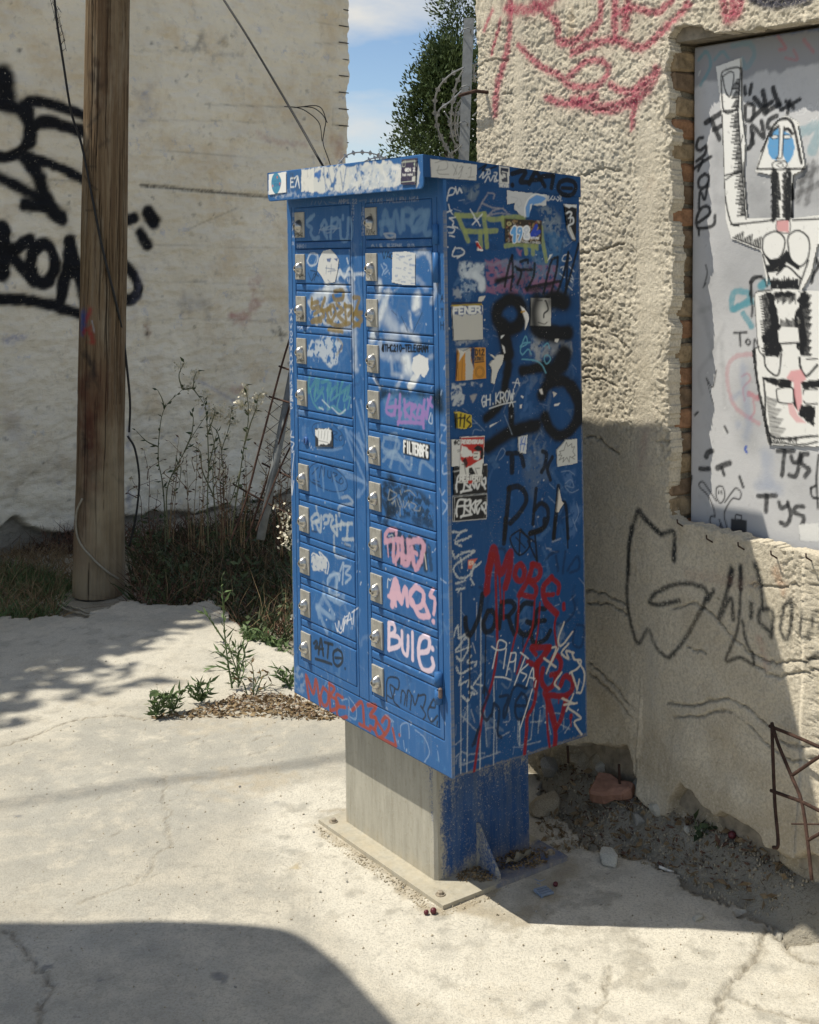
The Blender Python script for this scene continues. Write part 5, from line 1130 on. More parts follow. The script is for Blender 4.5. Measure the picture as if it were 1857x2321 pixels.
for k, s, c in [('z4', '1295 1075 1330 1068 1310 1100 1270 1150', WH), ('z5', '1170 640 1200 630 1215 690 1190 690', (.6, .58, .53)), ('z5', '1310 660 1360 680 1320 720', (.5, .48, .44)), ('z5', '1325 790 1390 775 1370 805 1325 812', (.6, .6, .58)), ('z5', '985 700 1012 710 1010 730 988 720', (.66, .66, .63)), ('z5', '975 795 1000 790 995 830 975 830', (.62, .6, .56)), ('z5', '670 1005 770 965 700 1010 672 1030', (.6, .6, .58)), ('z5', '785 90 820 85 800 110 780 125', WH), ('z5', '1335 125 1380 125 1360 165 1335 155', (.6, .58, .52)), ('z5', '790 180 820 210 830 270 815 275', (.62, .62, .6)), ('z5', '885 905 898 912 890 930', WH), ('z6', '300 330 382 318 345 372 330 410 300 405', (.55, .14, .10))]:
    SP(k, s, c, 1, 0, 1)
scv.text('EO', Z('z6', '310 372')[0], Z('z6', '350 368')[0], 7, 1.6, (.7, .6, .5))

# ---- strokes on the front
fcv = Canvas(-0.01, 0.785, -0.01, 1.48, 0.0017, on_front, 880.0); fcv.wk = 1.38
pk = Canvas(-0.01, 0.785, -0.01, 1.48, 0.0017, on_front, 880.0)      # marks on the lock plates
def Fs(k, s, w, col, a=1.0, soft=.12, rough=0.0, grain=0.0, smooth=True): fcv.stroke(Z(k, s), w * ZW[k][2], col, a, soft, rough, grain, smooth)
def FP(k, s, col, a=1.0, soft=0, rag=0, worn=0, wsc=.012): fcv.poly(Z(k, s), col, a, soft, rag, worn, wsc)
PB = (0.20, 0.32, 0.52); WS = (0.60, 0.64, 0.66)
for i in range(230):     # knocks and dust specks
    x = rng.uniform(655, 1020); y = rng.uniform(560, 1740); q = rng.random()
    fcv.stroke(np.array([[x, y], [x + rng.uniform(-2, 2), y + rng.uniform(-2, 6)]]), rng.uniform(1.2, 2.8), (0.45, 0.50, 0.56), rng.uniform(.3, .9), .25, .6, smooth=False)
for i in range(70):
    x = rng.uniform(660, 1010); y = rng.uniform(620, 1600); L = rng.uniform(10, 50); an = rng.uniform(.3, 2.2)
    fcv.stroke(np.array([[x, y], [x + L * math.cos(an) * .6, y + L * math.sin(an)]]), rng.uniform(2, 5), (0.20, 0.30, 0.46), rng.uniform(.1, .3), .5, .6, .4)
for s, w, a in [('820 1150 830 1450 850 1900', 60, .35), ('610 1180 600 1300', 70, .55), ('480 1300 620 1230 740 1210 780 1400', 60, .5), ('1050 1180 1050 1280', 70, .5), ('1130 1250 1060 1450 990 1640', 60, .55), ('1110 1420 1180 1560 1150 1640', 120, .35), ('1370 1300 1370 1360', 80, .9), ('1310 1420 1330 1540', 30, .45), ('1260 1560 1380 1660', 60, .45), ('1060 1680 1080 1780 1260 1790', 60, .3), ('1290 1830 1290 1900', 110, .7), ('1250 1960 1200 2060', 30, .3), ('1380 1960 1320 2060', 40, .6), ('1360 930 1440 900 1500 1000 1530 1200 1500 1330', 40, .35),
                ('1200 1120 1370 1130 1450 1220', 40, .2), ('700 1130 720 1060 760 1120 800 1040 840 1130', 22, .6), ('640 1090 800 1095 915 1090', 24, .5), ('780 960 790 1000', 16, .5), ('440 980 470 920 530 930 520 1000 470 1020 440 980', 14, .5), ('1000 1960 1060 2060', 24, .45), ('640 1580 800 1560', 40, .3)]:
    Fs('z1', s, w, WS, min(1, a * 1.4), .38, .35, .2)
for i in range(60):
    x, y = rng.uniform(.03, .75), rng.uniform(.03, 1.3); n_ = int(rng.integers(3, 6)); P = np.cumsum(np.vstack([[x, y], rng.normal(size=(n_, 2)) * np.array([.022, .026])]), 0)
    fcv.stroke(P, rng.uniform(3, 8), [(.16, .28, .46), (.24, .34, .48), (.012, .05, .15)][int(rng.integers(3))], rng.uniform(.12, .38), .3, .5, .35, surf=True)
for (yy, z0, z1) in ((.7725, 0, 1.4), (.0008, 0, 1.4)): fcv.stroke(np.array([[yy, z0], [yy, z1]]), 3, (.30, .27, .2), .6, .3, 1.2, .5, surf=True)
for i in range(40):
    x, y = rng.uniform(.05, .74), rng.choice([.086, .09, .21, .33, .45, .58, .70]); fcv.stroke(np.array([[x, y], [x + rng.normal() * .002, y - rng.uniform(.02, .07)]]), rng.uniform(2, 5), (.16, .2, .25), rng.uniform(.1, .3), .5, .5, surf=True)
# row 1 and the rail above
for s in ['500 590 460 620 440 670 480 700 470 740 500 790 540 780', '480 620 440 640', '560 680 590 640 610 690 580 720 610 780', '650 620 640 780', '650 640 700 620 690 690 650 690', '720 640 730 790 780 790 790 620', '800 620 820 700 810 790', '745 600 745 620']: Fs('z1', s, 30, (0.20, 0.34, 0.52), .75, .2, .2, .15)
for s in ['540 745 570 680 590 740', '545 715 590 700', '600 690 605 740 640 735', '605 700 640 680', '650 680 690 700 660 740', '560 720 720 700']: Fs('z1', s, 9, (0.28, 0.38, 0.50), .7, .2, .3)
for s in ['1070 740 1100 560 1150 740', '1060 660 1150 650', '1160 740 1190 560 1230 730 1250 560', '1260 700 1260 560 1330 560 1330 640 1260 640', '1390 560 1320 620 1350 720 1430 680 1430 570 1390 560', '1340 720 1450 560', '1470 560 1440 740 1500 740']: Fs('z1', s, 40, (0.17, 0.31, 0.48), .7, .25, .2, .15)
fcv.stroke(Z('z1', '1090 750 1150 745 1190 760 1130 790 1100 760 1170 800 1190 770'), 3.4, (.40, .45, .5), .8)
for t, a0, a1, h, w in [('AMPS.22', '705 492', '865 490', 9, 1.6), ('KIAS.HALLEN.NSA', '975 492', '1390 470', 10, 1.5)]: fcv.text(t, Z('z1', a0)[0], Z('z1', a1)[0], h, w, (.30, .34, .42), .85, jit=.1)
for s in ['470 500 480 470', '500 500 510 475', '530 470 540 500 560 470', '580 475 600 500', '620 480 690 490', '880 470 940 460 930 480']: Fs('z1', s, 7, (.22, .27, .36), .6, .2, .5)
for t, a0, a1, h in [('SAXAR', '318 550', '318 860', 5.5), ('ZNCI', '826 500', '826 690', 6), ('ORANGE', '912 520', '912 770', 6)]:
    p0, p1 = Z('z1', a0)[0], Z('z1', a1)[0]; n = len(t)
    for i, ch in enumerate(t):
        o = p0 + (p1 - p0) * (i + .8) / n; fcv.text(ch, o - np.array([3, 0]), o + np.array([3.6, 0]), h * 1.3, 1.4, (.36, .41, .5), .9)
for i in range(14):
    p = Z('z1', '300 1430')[0] + np.array([0, i * 16.5]); fcv.text('XAVOOXAXHISVES'[i], p - np.array([2.5, 0]), p + np.array([4, 0]), 11, 1.6, (.62, .65, .68), .9, jit=.15)
for k, s in [('z2', '90 0 80 60 100 120 80 100'), ('z2', '90 400 80 450 110 460'), ('z2', '80 500 110 520 90 560'), ('z2', '100 540 90 600 110 590'), ('z2', '110 610 95 780 92 1000'), ('z2', '92 1000 80 860'), ('z2', '92 1000 108 870')]: Fs(k, s, 9, (.62, .65, .68), .85, .2, .3)
fcv.text('HAOI', Z('z1', '355 870')[0], Z('z1', '440 868')[0], 8, 1.6, (.4, .46, .54), .8); fcv.text('AIS EZRE 23', Z('z1', '985 862')[0], Z('z1', '1360 862')[0], 7, 1.5, (.4, .46, .54), .75, jit=.1); fcv.text('MAIF', Z('z1', '350 1565')[0], Z('z1', '470 1562')[0], 8, 1.6, (.45, .5, .58), .7)
# row 2
Fs('z1', '440 1000 470 920 520 940 500 1010', 12, (.3, .4, .55), .5)
for s in ['450 1080 480 1150 500 1090 540 1110', '470 1060 520 1080 480 1150', '500 1150 530 1050']: Fs('z1', s, 7, BK, .8, .2, .4)
for s in ['1080 905 1095 960 1110 900', '1115 955 1130 905 1145 950 1120 935', '1175 915 1150 925 1155 960 1175 945']: Fs('z1', s, 8, BK, .9)
for s in ['1070 1010 1090 1060 1080 1100', '1090 1000 1120 1030 1090 1070', '1100 1090 1130 1060']: Fs('z1', s, 12, (.3, .4, .55), .6, .2, .4)
# row 3 gold scribble
GO = (0.20, 0.145, 0.05)
FP('z1', '455 1330 560 1300 680 1330 760 1300 840 1340 840 1500 700 1540 520 1520 455 1450', (.50, .52, .52), .75, 4, 16, .35)
for s in ['480 1300 480 1380 540 1370', '480 1340 530 1330', '500 1430 560 1400 580 1450 500 1480 480 1500 560 1490', '590 1300 560 1400 640 1380', '640 1360 610 1420 640 1490 680 1420 660 1360 640 1360', '640 1410 645 1430', '690 1350 740 1400 700 1440 760 1500', '760 1350 770 1500', '760 1360 820 1380 790 1440', '670 1240 740 1230 740 1300 680 1310 660 1280', '830 1290 880 1300 850 1420 900 1480 830 1540', '860 1390 820 1480 880 1530', '620 1560 740 1580', '830 1430 900 1420', '610 1490 700 1530 800 1510']: Fs('z1', s, 32, GO, .88, .15, .2, .12)
for s in ['1220 1330 1200 1440 1240 1500 1300 1420 1280 1330 1220 1320', '1240 1360 1290 1400 1230 1480', '1310 1440 1290 1560', '1350 1430 1400 1400 1420 1460 1350 1500 1420 1520 1380 1570']: Fs('z1', s, 22, (.06, .14, .30), .65, .25, .3, .2)
for s in ['1160 1400 1200 1440', '1240 1450 1300 1580', '1420 1420 1340 1590']: Fs('z1', s, 8, BK, .5, .3, .4)
# row 4
FP('z1', '440 1720 480 1670 540 1640 640 1620 740 1660 750 1760 690 1850 640 1890 560 1830 480 1830 440 1790', (.48, .53, .57), .8, 4, 14, .4)
Fs('z1', '700 1640 740 1700 690 1780', 20, GO, .5, .3, .4, .3)
fcv.text('@THC210-TELEGRAM', Z('z1', '1072 1748')[0], Z('z1', '1470 1752')[0], 15, 3.0, BK, 1.0, jit=.05)
FP('z1', '1335 1800 1400 1770 1470 1810 1470 1920 1430 1970 1400 1940 1370 1980 1330 1900', (.62, .63, .62), .95, 1, 5)
for s in ['1480 1800 1500 1790', '1150 1800 1160 1900', '1160 1940 1230 1950']: Fs('z1', s, 30, WS, .35, .5)
Fs('z1', '1350 1960 1310 2050', 40, (.6, .62, .62), .9, .2, .3)
# row 5: teal scribble, purple lettering on black
for s in ['460 1960 450 2100 520 1980 500 2120', '540 1990 530 2100 580 2060', '560 2010 620 2000 610 2080', '640 2020 620 2120 680 2050', '700 2020 690 2120', '740 2010 720 2100 780 2060', '800 2040 780 2130']: Fs('z1', s, 26, (.07, .23, .27), .75, .2, .3, .2)
for s in ['260 0 290 120 340 190 380 180', '320 0 310 120 380 40 400 150', '430 0 430 200', '470 0 460 110 540 60 520 180 580 230 590 150', '600 20 580 120 640 80 620 190', '440 190 490 170 530 240']: Fs('z2', s, 20, (.09, .27, .31), .7, .2, .3, .2)
for s in ['380 110 450 180', '350 180 390 200', '470 180 540 240 600 200']: Fs('z2', s, 14, (.5, .58, .62), .6, .2, .3)
FP('z2', '930 10 1430 40 1500 60 1500 200 1430 220 1400 90 1200 70 1000 60 930 100', (.010, .022, .035), .9, 12, 10); Fs('z2', '1480 60 1490 180', 90, (.01, .02, .03), .85, .5)
FP('z2', '960 120 1100 70 1300 100 1340 200 1300 350 1150 300 1000 280', (.16, .30, .44), .5, 14, 20, .2); Fs('z2', '1100 90 1080 230', 40, (.03, .12, .2), .6, .4)
for s in ['1010 60 980 210 1040 250 1060 180 1000 180', '1070 110 1060 250', '1110 60 1100 260', '1060 180 1110 170', '1150 110 1160 270', '1200 140 1150 200 1200 280', '1220 150 1210 290', '1220 150 1260 170 1215 220 1260 290', '1290 160 1270 260 1310 270 1320 190 1290 160', '1340 110 1310 290 1345 220 1360 280 1380 130', '1370 110 1410 170', '1400 90 1370 190', '1090 320 1200 320 1330 330', '1120 230 1090 340', '1330 260 1330 370']: Fs('z2', s, 27, (.28, .18, .42), .92, .15, .2)
for s in ['1400 230 1380 310 1410 330 1410 250']: Fs('z2', s, 9, (.6, .65, .7), .7)
# rows 6 - 8 left
fcv.stroke(smooth_line(Z('z2', '430 320 300 340 290 420 360 510 500 560 580 530 570 440 500 360'), 5, True), 1.6, (.02, .04, .09), .85)
for s in ['480 400 480 480', '480 400 520 420 480 450 520 490', '560 440 535 460 540 490 565 480 560 440']: Fs('z2', s, 8, (.02, .04, .09), .8)
for s in ['590 380 680 670', '600 390 800 720 700 440', '640 410 790 560', '530 760 770 890 720 1020', '600 830 770 880', '690 660 790 900', '720 960 700 1020', '690 120 790 530', '740 120 800 440', '720 430 800 760']: Fs('z2', s, 26, (.22, .33, .50), .5, .3, .3, .3)
fcv.stroke(smooth_line(Z('z2', '330 700 260 750 260 860 340 920 480 970 600 950 600 860 520 770 420 720'), 5, True), 1.7, (.015, .03, .07), .9)
for s in ['280 810 340 740', '310 750 325 890', '350 840 370 730 390 830 400 740', '430 770 430 830 460 840 460 780', '480 790 470 880', '480 790 520 810 480 840 530 890', '560 840 535 870 550 900 575 880 560 840', '290 860 350 880', '280 880 360 915']: Fs('z2', s, 9, (.015, .03, .07), .9)
for s in ['310 760 330 960', '380 780 390 960', '480 820 540 1030', '340 560 450 580 560 560', '340 350 330 560', '530 370 560 360']: Fs('z2', s, 24, (.20, .32, .5), .5, .3, .3, .3)
PG = (.40, .45, .48)
for s in ['290 1320 280 1220 330 1180 350 1230 320 1260 360 1350 370 1200', '290 1260 350 1250', '390 1230 400 1200 440 1210 430 1260 400 1270', '450 1190 480 1220 460 1290 510 1370', '510 1200 520 1380', '480 1300 580 1270', '560 1250 550 1320', '580 1280 660 1270', '620 1280 610 1410', '570 1420 670 1420']: Fs('z2', s, 28, PG, .75, .15, .3, .2)
for s in ['320 1100 330 1160', '590 1460 640 1480', '490 1380 490 1540', '560 1030 620 1020 660 1080 540 1110 540 1200', '490 1480 510 1580 600 1590']: Fs('z2', s, 24, PG, .55, .25, .3, .3)
Fs('z2', '280 1340 330 1350', 16, (.02, .04, .09), .7); Fs('z2', '590 1450 600 1480 640 1490', 12, (.02, .04, .09), .7)
FP('z2', '280 1590 330 1560 430 1600 420 1740 290 1710', (.52, .54, .54), .85, 2, 7, .2); Fs('z2', '280 1570 300 1550 370 1590 350 1540 380 1560 440 1640 430 1740', 12, (.55, .57, .58), .9)
for s in ['550 1720 580 1640 570 1840', '590 1670 640 1680 600 1740 650 1770 600 1830', '450 1760 520 1740 540 1800', '430 1850 440 1780 540 1740 540 1800', '520 1800 510 2000', '440 1900 460 1950 540 1940', '440 1870 450 1900']: Fs('z2', s, 20, (.36, .44, .54), .75, .2, .3, .2)
for s in ['350 2150 330 2040 460 2150', '340 2060 400 1930', '440 1960 520 2000 580 1950']: Fs('z2', s, 34, (.24, .35, .5), .55, .3, .3, .2)
for s in ['350 550 440 740 300 660', '300 660 380 870', '390 440 440 370 470 420', '390 560 480 620 520 600', '400 530 450 540 460 400']: Fs('z3', s, 36, (.24, .35, .5), .6, .25, .3, .2)
for s in ['450 790 470 860 480 770 500 840 520 750 520 860', '530 730 520 850', '530 740 560 730 540 790', '550 800 570 700 590 800', '555 770 590 750', '590 700 640 660', '610 680 600 800', '600 770', '460 830 500 870 540 760']: Fs('z3', s, 8, (.66, .67, .7), .9, .15, .2)
# rows 6 - 11 right
for s in ['960 480 950 560 1060 600 1100 500 960 460', '950 680 1060 590 1200 760 1220 600', '960 600 1100 640', '1010 440 1080 450 1020 740', '1290 800 1320 690 1420 760', '1000 640 1190 690', '1180 480 1400 600 1420 640']: Fs('z2', s, 28, (.24, .34, .46), .55, .25, .3, .25)
FP('z2', '960 880 1060 830 1080 900 1300 940 1410 1020 1420 1240 1330 1280 1200 1200 1000 1190 950 1080 950 940', (.014, .024, .035), .75, 8, 22, .45)
for s in ['970 900 1000 1180', '1020 870 1040 1180', '1010 830 1050 860', '1000 1170 980 1260', '1250 1240 1400 1270']: Fs('z2', s, 60, (.012, .02, .03), .7, .3, .4, .3)
for s in ['1010 960 1000 1050 1080 1000 1010 950', '1040 1090 1060 1050 1070 1110', '1080 1040 1100 1110', '1100 1030 1130 1120', '1140 1060 1150 1120 1180 1070', '1190 1060 1200 1130', '1210 1070 1260 1100 1240 1140 1290 1150 1300 1120', '1150 970 1200 960 1250 1010', '1110 1110 1110 1200', '1030 1080 1060 1060', '1120 1000 1110 960']: Fs('z2', s, 9, (.28, .29, .27), .75, .2, .4, .2)
FP('z2', '970 1310 1080 1330 1360 1430 1340 1680 1280 1700 1050 1640 980 1560', (.018, .026, .035), .8, 4, 14, .3); Fs('z2', '1340 1500 1350 1700', 50, (.02, .03, .04), .8, .2, .3); Fs('z2', '1380 1490 1400 1700', 40, (.02, .03, .04), .6, .2, .4)
PK1 = (.52, .30, .38)
for s, w in [('980 1440 970 1380 1010 1330 1070 1330 1070 1370', 34), ('970 1440 1080 1420 1120 1440', 40), ('990 1450 1000 1580', 16), ('1050 1460 1050 1620 1090 1560 1090 1450', 36), ('1130 1410 1140 1640 1190 1620 1180 1430', 42), ('1200 1450 1280 1430 1330 1470 1310 1600 1260 1690 1230 1600 1220 1500', 46), ('1240 1540 1270 1560', 30), ('1120 1550 1120 1650', 16), ('1070 1640 1070 1660', 24), ('1240 1650 1250 1710', 20), ('1100 1560 1200 1600', 40)]: Fs('z2', s, w, PK1, .92, .15, .25, .05)
Fs('z2', '1000 1390 1040 1380 1040 1430', 9, (.4, .42, .42), .8); Fs('z2', '1340 1560 1360 1700', 12, (.5, .48, .42), .8)
PK2 = (.62, .40, .48)
for s, w in [('920 560 960 430 1000 600 960 500 930 640', 44), ('930 560 990 560', 60), ('900 560 950 600 960 640', 30), ('1010 620 1040 490 1060 640 1050 500', 34), ('1130 480 1085 540 1090 620 1140 660 1190 620 1190 530 1130 480', 36), ('1100 600 1130 680 1170 730 1240 730', 38), ('1190 600 1240 720', 34), ('1275 505 1250 560 1285 580 1290 640 1280 710', 28), ('1278 775', 36)]: Fs('z3', s, w, PK2, .94, .1, .15, .04)
fcv.stroke(Z('z3', '890 490 895 420 915 430'), 2.4, (.6, .62, .64), .8)
LP = (.68, .56, .64)
for s, w in [('900 790 900 1010', 32), ('900 790 940 800 950 860 905 890', 28), ('905 890 980 910 985 980 900 1010', 30), ('1010 860 1015 1010 1050 1060 1060 1000 1062 900', 28), ('1098 870 1100 1100', 28), ('1160 1040 1230 1020 1240 930 1200 900 1160 940 1150 1060 1180 1170 1240 1190 1275 1150 1265 1090', 32), ('1268 1005', 36)]: Fs('z3', s, w, LP, .95, .1, .1, .04)
IK = (.022, .028, .032)
for s, w in [('270 960 290 940 300 960 280 1000 310 990', 22), ('310 1050 330 920 350 1060', 24), ('310 1010 350 1005', 18), ('360 950 430 970', 22), ('395 960 385 1080', 22), ('470 1010 435 1040 440 1120 475 1150 510 1110 505 1040 470 1010', 22), ('450 1080 500 1085', 20), ('285 1090 350 1110 420 1135', 22), ('534 1172', 20)]: Fs('z3', s, w, IK, .93, .12, .1, .1)
for s in ['880 1450 890 1260 980 1260 975 1350 910 1310 930 1420 890 1400', '950 1340 940 1440 990 1500', '1000 1460 1010 1360 1040 1390 1030 1480', '1050 1490 1060 1360 1090 1400 1080 1520', '1100 1400 1120 1480 1150 1390', '1150 1400 1210 1400 1190 1500 1170 1490 1210 1560 1190 1600', '1240 1500 1280 1430 1290 1500 1240 1500 1230 1560 1260 1620 1310 1570', '1310 1620 1305 1650']: Fs('z3', s, 13, (.02, .022, .022), .9, .15, .3, .1)
RB = (.30, .062, .035)
for s, w in [('225 1430 200 1230 260 1380 285 1270 320 1480', 30), ('345 1330 325 1400 345 1480 380 1470 385 1380 345 1330', 26), ('395 1300 405 1530', 26), ('395 1300 440 1340 410 1400 460 1440 470 1500 405 1530', 26), ('510 1420 455 1400 470 1580 545 1580', 26), ('465 1490 530 1500', 24), ('560 1502', 20), ('590 1525 670 1460 690 1650', 28), ('650 1640 740 1690', 26), ('720 1480 790 1490 740 1570 790 1590 780 1680 740 1660', 28), ('840 1620 870 1580 900 1600 890 1690 820 1760 780 1690', 28), ('820 1760 950 1820', 28), ('930 1680 960 1820', 24), ('988 1732', 24), ('780 1590 860 1720', 26)]: Fs('z3', s, w, RB, .93, .12, .1, .06)
for s in ['1000 1740 1000 1650 1060 1640 1070 1760', '1120 1690 1200 1760 1240 1880 1200 1960', '560 1410 620 1500 620 1600 570 1580', '870 1560 940 1620', '1020 1780 1030 1850', '1310 1870 1320 1950', '500 1440 560 1440 560 1600']: Fs('z3', s, 9, (.34, .44, .58), .55, .3, .6, .3)
FP('z3', '85 1200 140 1160 200 1260 190 1400 100 1340', (.28, .36, .47), .5, 6, 14, .6)
for t, y in (('A', 1250), ('T', 1370), ('H', 1480)): fcv.text(t, Z('z1', '1572 %d' % (y + 80))[0], Z('z1', '1602 %d' % (y + 84))[0], 17, 2.0, BK, .9)
for k, s in [('z2', '1500 20 1490 60'), ('z2', '1490 340 1540 360 1520 400'), ('z2', '1500 440 1480 500 1530 520'), ('z2', '1510 720 1510 800 1550 800'), ('z2', '1480 940 1500 1000 1530 960'), ('z2', '1510 1050 1550 1110 1510 1180'), ('z2', '1540 600 1530 640'), ('z2', '1490 1790 1540 1830')]: Fs(k, s, 12, (.36, .45, .58), .6, .3, .5)
# printed stickers on the front doors
def FQ(k, s, col, label, rag=0, worn=0):
    P = Z(k, s); STK.append(('front', P, label)); fcv.poly(P, col, 1.0, 0, rag, worn, .008)
FQ('z1', '580 895 640 880 690 930 712 970 700 1080 680 1160 600 1168 560 1100 530 1060 545 960', (.55, .56, .55), 'torn white paper with a smudged face on an upper door', 2)
FP('z1', '610 960 650 955 640 990 615 985', (.05, .1, .25), .9); FP('z1', '670 960 705 955 700 985', (.05, .1, .25), .9)
for s in ['600 1040 680 1050', '620 1070 690 1060', '610 1020 605 1090', '650 1010 645 1090', '620 1140 640 1160']: Fs('z1', s, 7, (.1, .15, .25), .7, .3, .5)
FQ('z1', '1170 905 1290 900 1362 915 1362 1185 1250 1180 1165 1160', (.54, .56, .56), 'scraped white sticker on an upper door', 2)
for i in range(28):
    x, y = rng.uniform(1180, 1350), rng.uniform(920, 1170); Fs('z1', '%f %f %f %f' % (x, y, x + rng.uniform(10, 50), y + rng.uniform(-8, 10)), rng.uniform(4, 9), (.10, .18, .36), rng.uniform(.3, .8), .2, .8)
FQ('z2', '315 375 470 380 480 440 480 550 320 550', (.03, .035, .045), 'small black sticker with bulging white letters')
FP('z2', '320 390 350 375 400 385 440 370 470 400 468 480 450 520 420 540 390 520 350 540 345 470 318 440', (.66, .67, .66), 1, 0, 3)
for s in ['350 400 345 460', '380 400 375 470', '410 400 400 480', '440 400 430 490', '350 490 440 510']: Fs('z2', s, 5, (.05, .05, .06), .8)
FQ('z2', '1148 478 1390 530 1385 668 1142 610', (.02, .022, .025), 'black sticker with white block capitals')
fcv.text('FILTERBFG', Z('z2', '1152 598')[0], Z('z2', '1385 650')[0], 25, 3.5, (.74, .75, .74), 1, jit=.01, gap=.72)

# ---- body
def sheet_x(y0, y1, z0, z1, x, res, cv, keepf=None, nudge=None):
    ny, nz = int(round((y1 - y0) / res)) + 1, int(round((z1 - z0) / res)) + 1
    A, C = np.meshgrid(np.linspace(y0, y1, ny), np.linspace(z0, z1, nz), indexing='ij')
    V = np.stack([np.full(A.size, x), A.ravel(), C.ravel()], 1)
    k = None if keepf is None else keepf((A[:-1, :-1] + A[1:, 1:]) / 2, (C[:-1, :-1] + C[1:, 1:]) / 2)
    F = quads(ny, nz, k)[:, ::-1]
    cols = cv.sample(V[:, 1], V[:, 2]) if cv is not None else np.zeros((len(V), 4))
    return compact(V, F, cols) if k is not None else (V, F, cols)
def join(*parts):
    Vs, Fs_, Cs = [], [], []; n = 0
    for V, F, C in parts:
        Vs.append(V); Fs_.append(F + n); Cs.append(C); n += len(V)
    return np.concatenate(Vs), np.concatenate(Fs_), np.concatenate(Cs)
def plain(V, F): return np.array(V, float), np.array(F), np.zeros((len(V), 4))
def top_at(x): return BH - 0.012 + (BHB - BH) * (x + LIP) / (BD + LIP)
nx, nz = 230, 760
A, C = np.meshgrid(np.linspace(0, BD, nx), np.linspace(0, 1, nz), indexing='ij')
Zs = C * top_at(A)
dent = (fbm(A * 5, Zs * 4, 2, 81) - .5) * .004 * np.minimum(1, np.minimum(A, BD - A) / .03)
side = (np.stack([A.ravel(), (0.0012 * np.cos(A / BD * np.pi * 2) + dent - .001).ravel() * 1.0, Zs.ravel()], 1), quads(nx, nz), scv.sample(A.ravel(), Zs.ravel()))
side[0][:, 1] = np.where((A.ravel() < 1e-6) | (A.ravel() > BD - 1e-6), 0, side[0][:, 1])
t0, t1 = top_at(0), top_at(BD)
shell = plain([(0, BW, 0), (BD, BW, 0), (BD, BW, t1), (0, BW, t0), (0, 0, 0), (BD, 0, 0), (BD, 0, t1), (0.010, 0, 0), (0.010, BW, 0), (0.010, BW, t0), (0.010, 0, t0)],
              [(0, 3, 2, 1), (1, 2, 6, 5), (4, 0, 1, 5), (7, 10, 9, 8)])
V, F, cc = join(side, shell)
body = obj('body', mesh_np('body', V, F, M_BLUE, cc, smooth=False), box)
# front frame: everything round the doors
DOORS = []
ROWS = 11; PITCH = 0.12265; TOP0 = 1.4357; DH = 0.0990
for c, (ua, ub) in enumerate(((0.4285, 0.7245), (0.0515, 0.3500))):
    for r in range(ROWS):
        zt = TOP0 - r * PITCH; DOORS.append((c, r, ua, ub, zt - DH, zt))
def in_cells(y, z):
    k = np.zeros(y.shape, bool)
    for c, r, ua, ub, za, zb in DOORS:
        k |= (y > ua - .003) & (y < ub + .003) & (z > za - (0.0 if r == ROWS - 1 else PITCH - DH) - .001) & (z < zb + .0015)
    seam = ((np.abs(y - 0.7455) < .0014) | (np.abs(y - 0.0295) < .0014)) & (z > .086) & (z < 1.44)
    seam |= ((np.abs(y - 0.4170) < .0014) | (np.abs(y - 0.3690) < .0014)) & (z > .086) & (z < 1.44)
    seam |= (np.abs(z - 0.086) < .0014) & (y > 0.0295) & (y < 0.7455)
    return ~(k | seam)
V, F, cc = sheet_x(0, BW, 0, t0, 0.0, 0.0028, fcv, in_cells)
V, F, ids = skirt(V, F, np.array([0.009, 0, 0])); cc = np.concatenate([cc, cc[ids]])
obj('front_frame', mesh_np('front_frame', V, F, M_BLUE_LIT, cc), box)
def plate(ua, ub, za, zb, x, bev, res, cv, back=0.008):
    """pressed sheet with rounded edges"""
    ys_ = np.unique(np.concatenate([[ua, ua + bev * .3, ua + bev], np.linspace(ua + bev, ub - bev, max(2, int((ub - ua) / res))), [ub - bev * .3, ub]]))
    zs_ = np.unique(np.concatenate([[za, za + bev * .3, za + bev], np.linspace(za + bev, zb - bev, max(2, int((zb - za) / res))), [zb - bev * .3, zb]]))
    A, C = np.meshgrid(ys_, zs_, indexing='ij')
    d = np.minimum(np.minimum(A - ua, ub - A), np.minimum(C - za, zb - C))
    X = x + bev * 0.8 * (1 - np.sqrt(np.clip(1 - (1 - np.clip(d / bev, 0, 1)) ** 2, 0, 1)))
    V = np.stack([X.ravel(), A.ravel(), C.ravel()], 1); F = quads(*A.shape)[:, ::-1]
    cols = cv.sample(V[:, 1], V[:, 2])
    V, F, ids = skirt(V, F, np.array([back, 0, 0])); return V, F, np.concatenate([cols, cols[ids]])
def mat_zinc(name, c, rough, metal):
    m = NM(name)
    col = m.ramp(m.noise(40, 5, 0.65), (0.3, tuple(x * .8 for x in c)), (0.7, tuple(min(1, x * 1.12) for x in c)))
    pc, pa = m.paint(); col = m.mix(pa, col, pc)
    return m.done(col, rough, m.bump(m.noise(150, 3), 0.1, 0.002), metal)
M_PLATE = mat_zinc('lock_plate_steel', (0.42, 0.405, 0.36), 0.5, 0.35)
M_CHROME = flat_mat('worn_chrome', (0.50, 0.49, 0.46), 0.28, 0.3, 90, 0.9)
M_DARK = flat_mat('dark_gap', (0.01, 0.01, 0.012), 0.9, 0.2, 40)
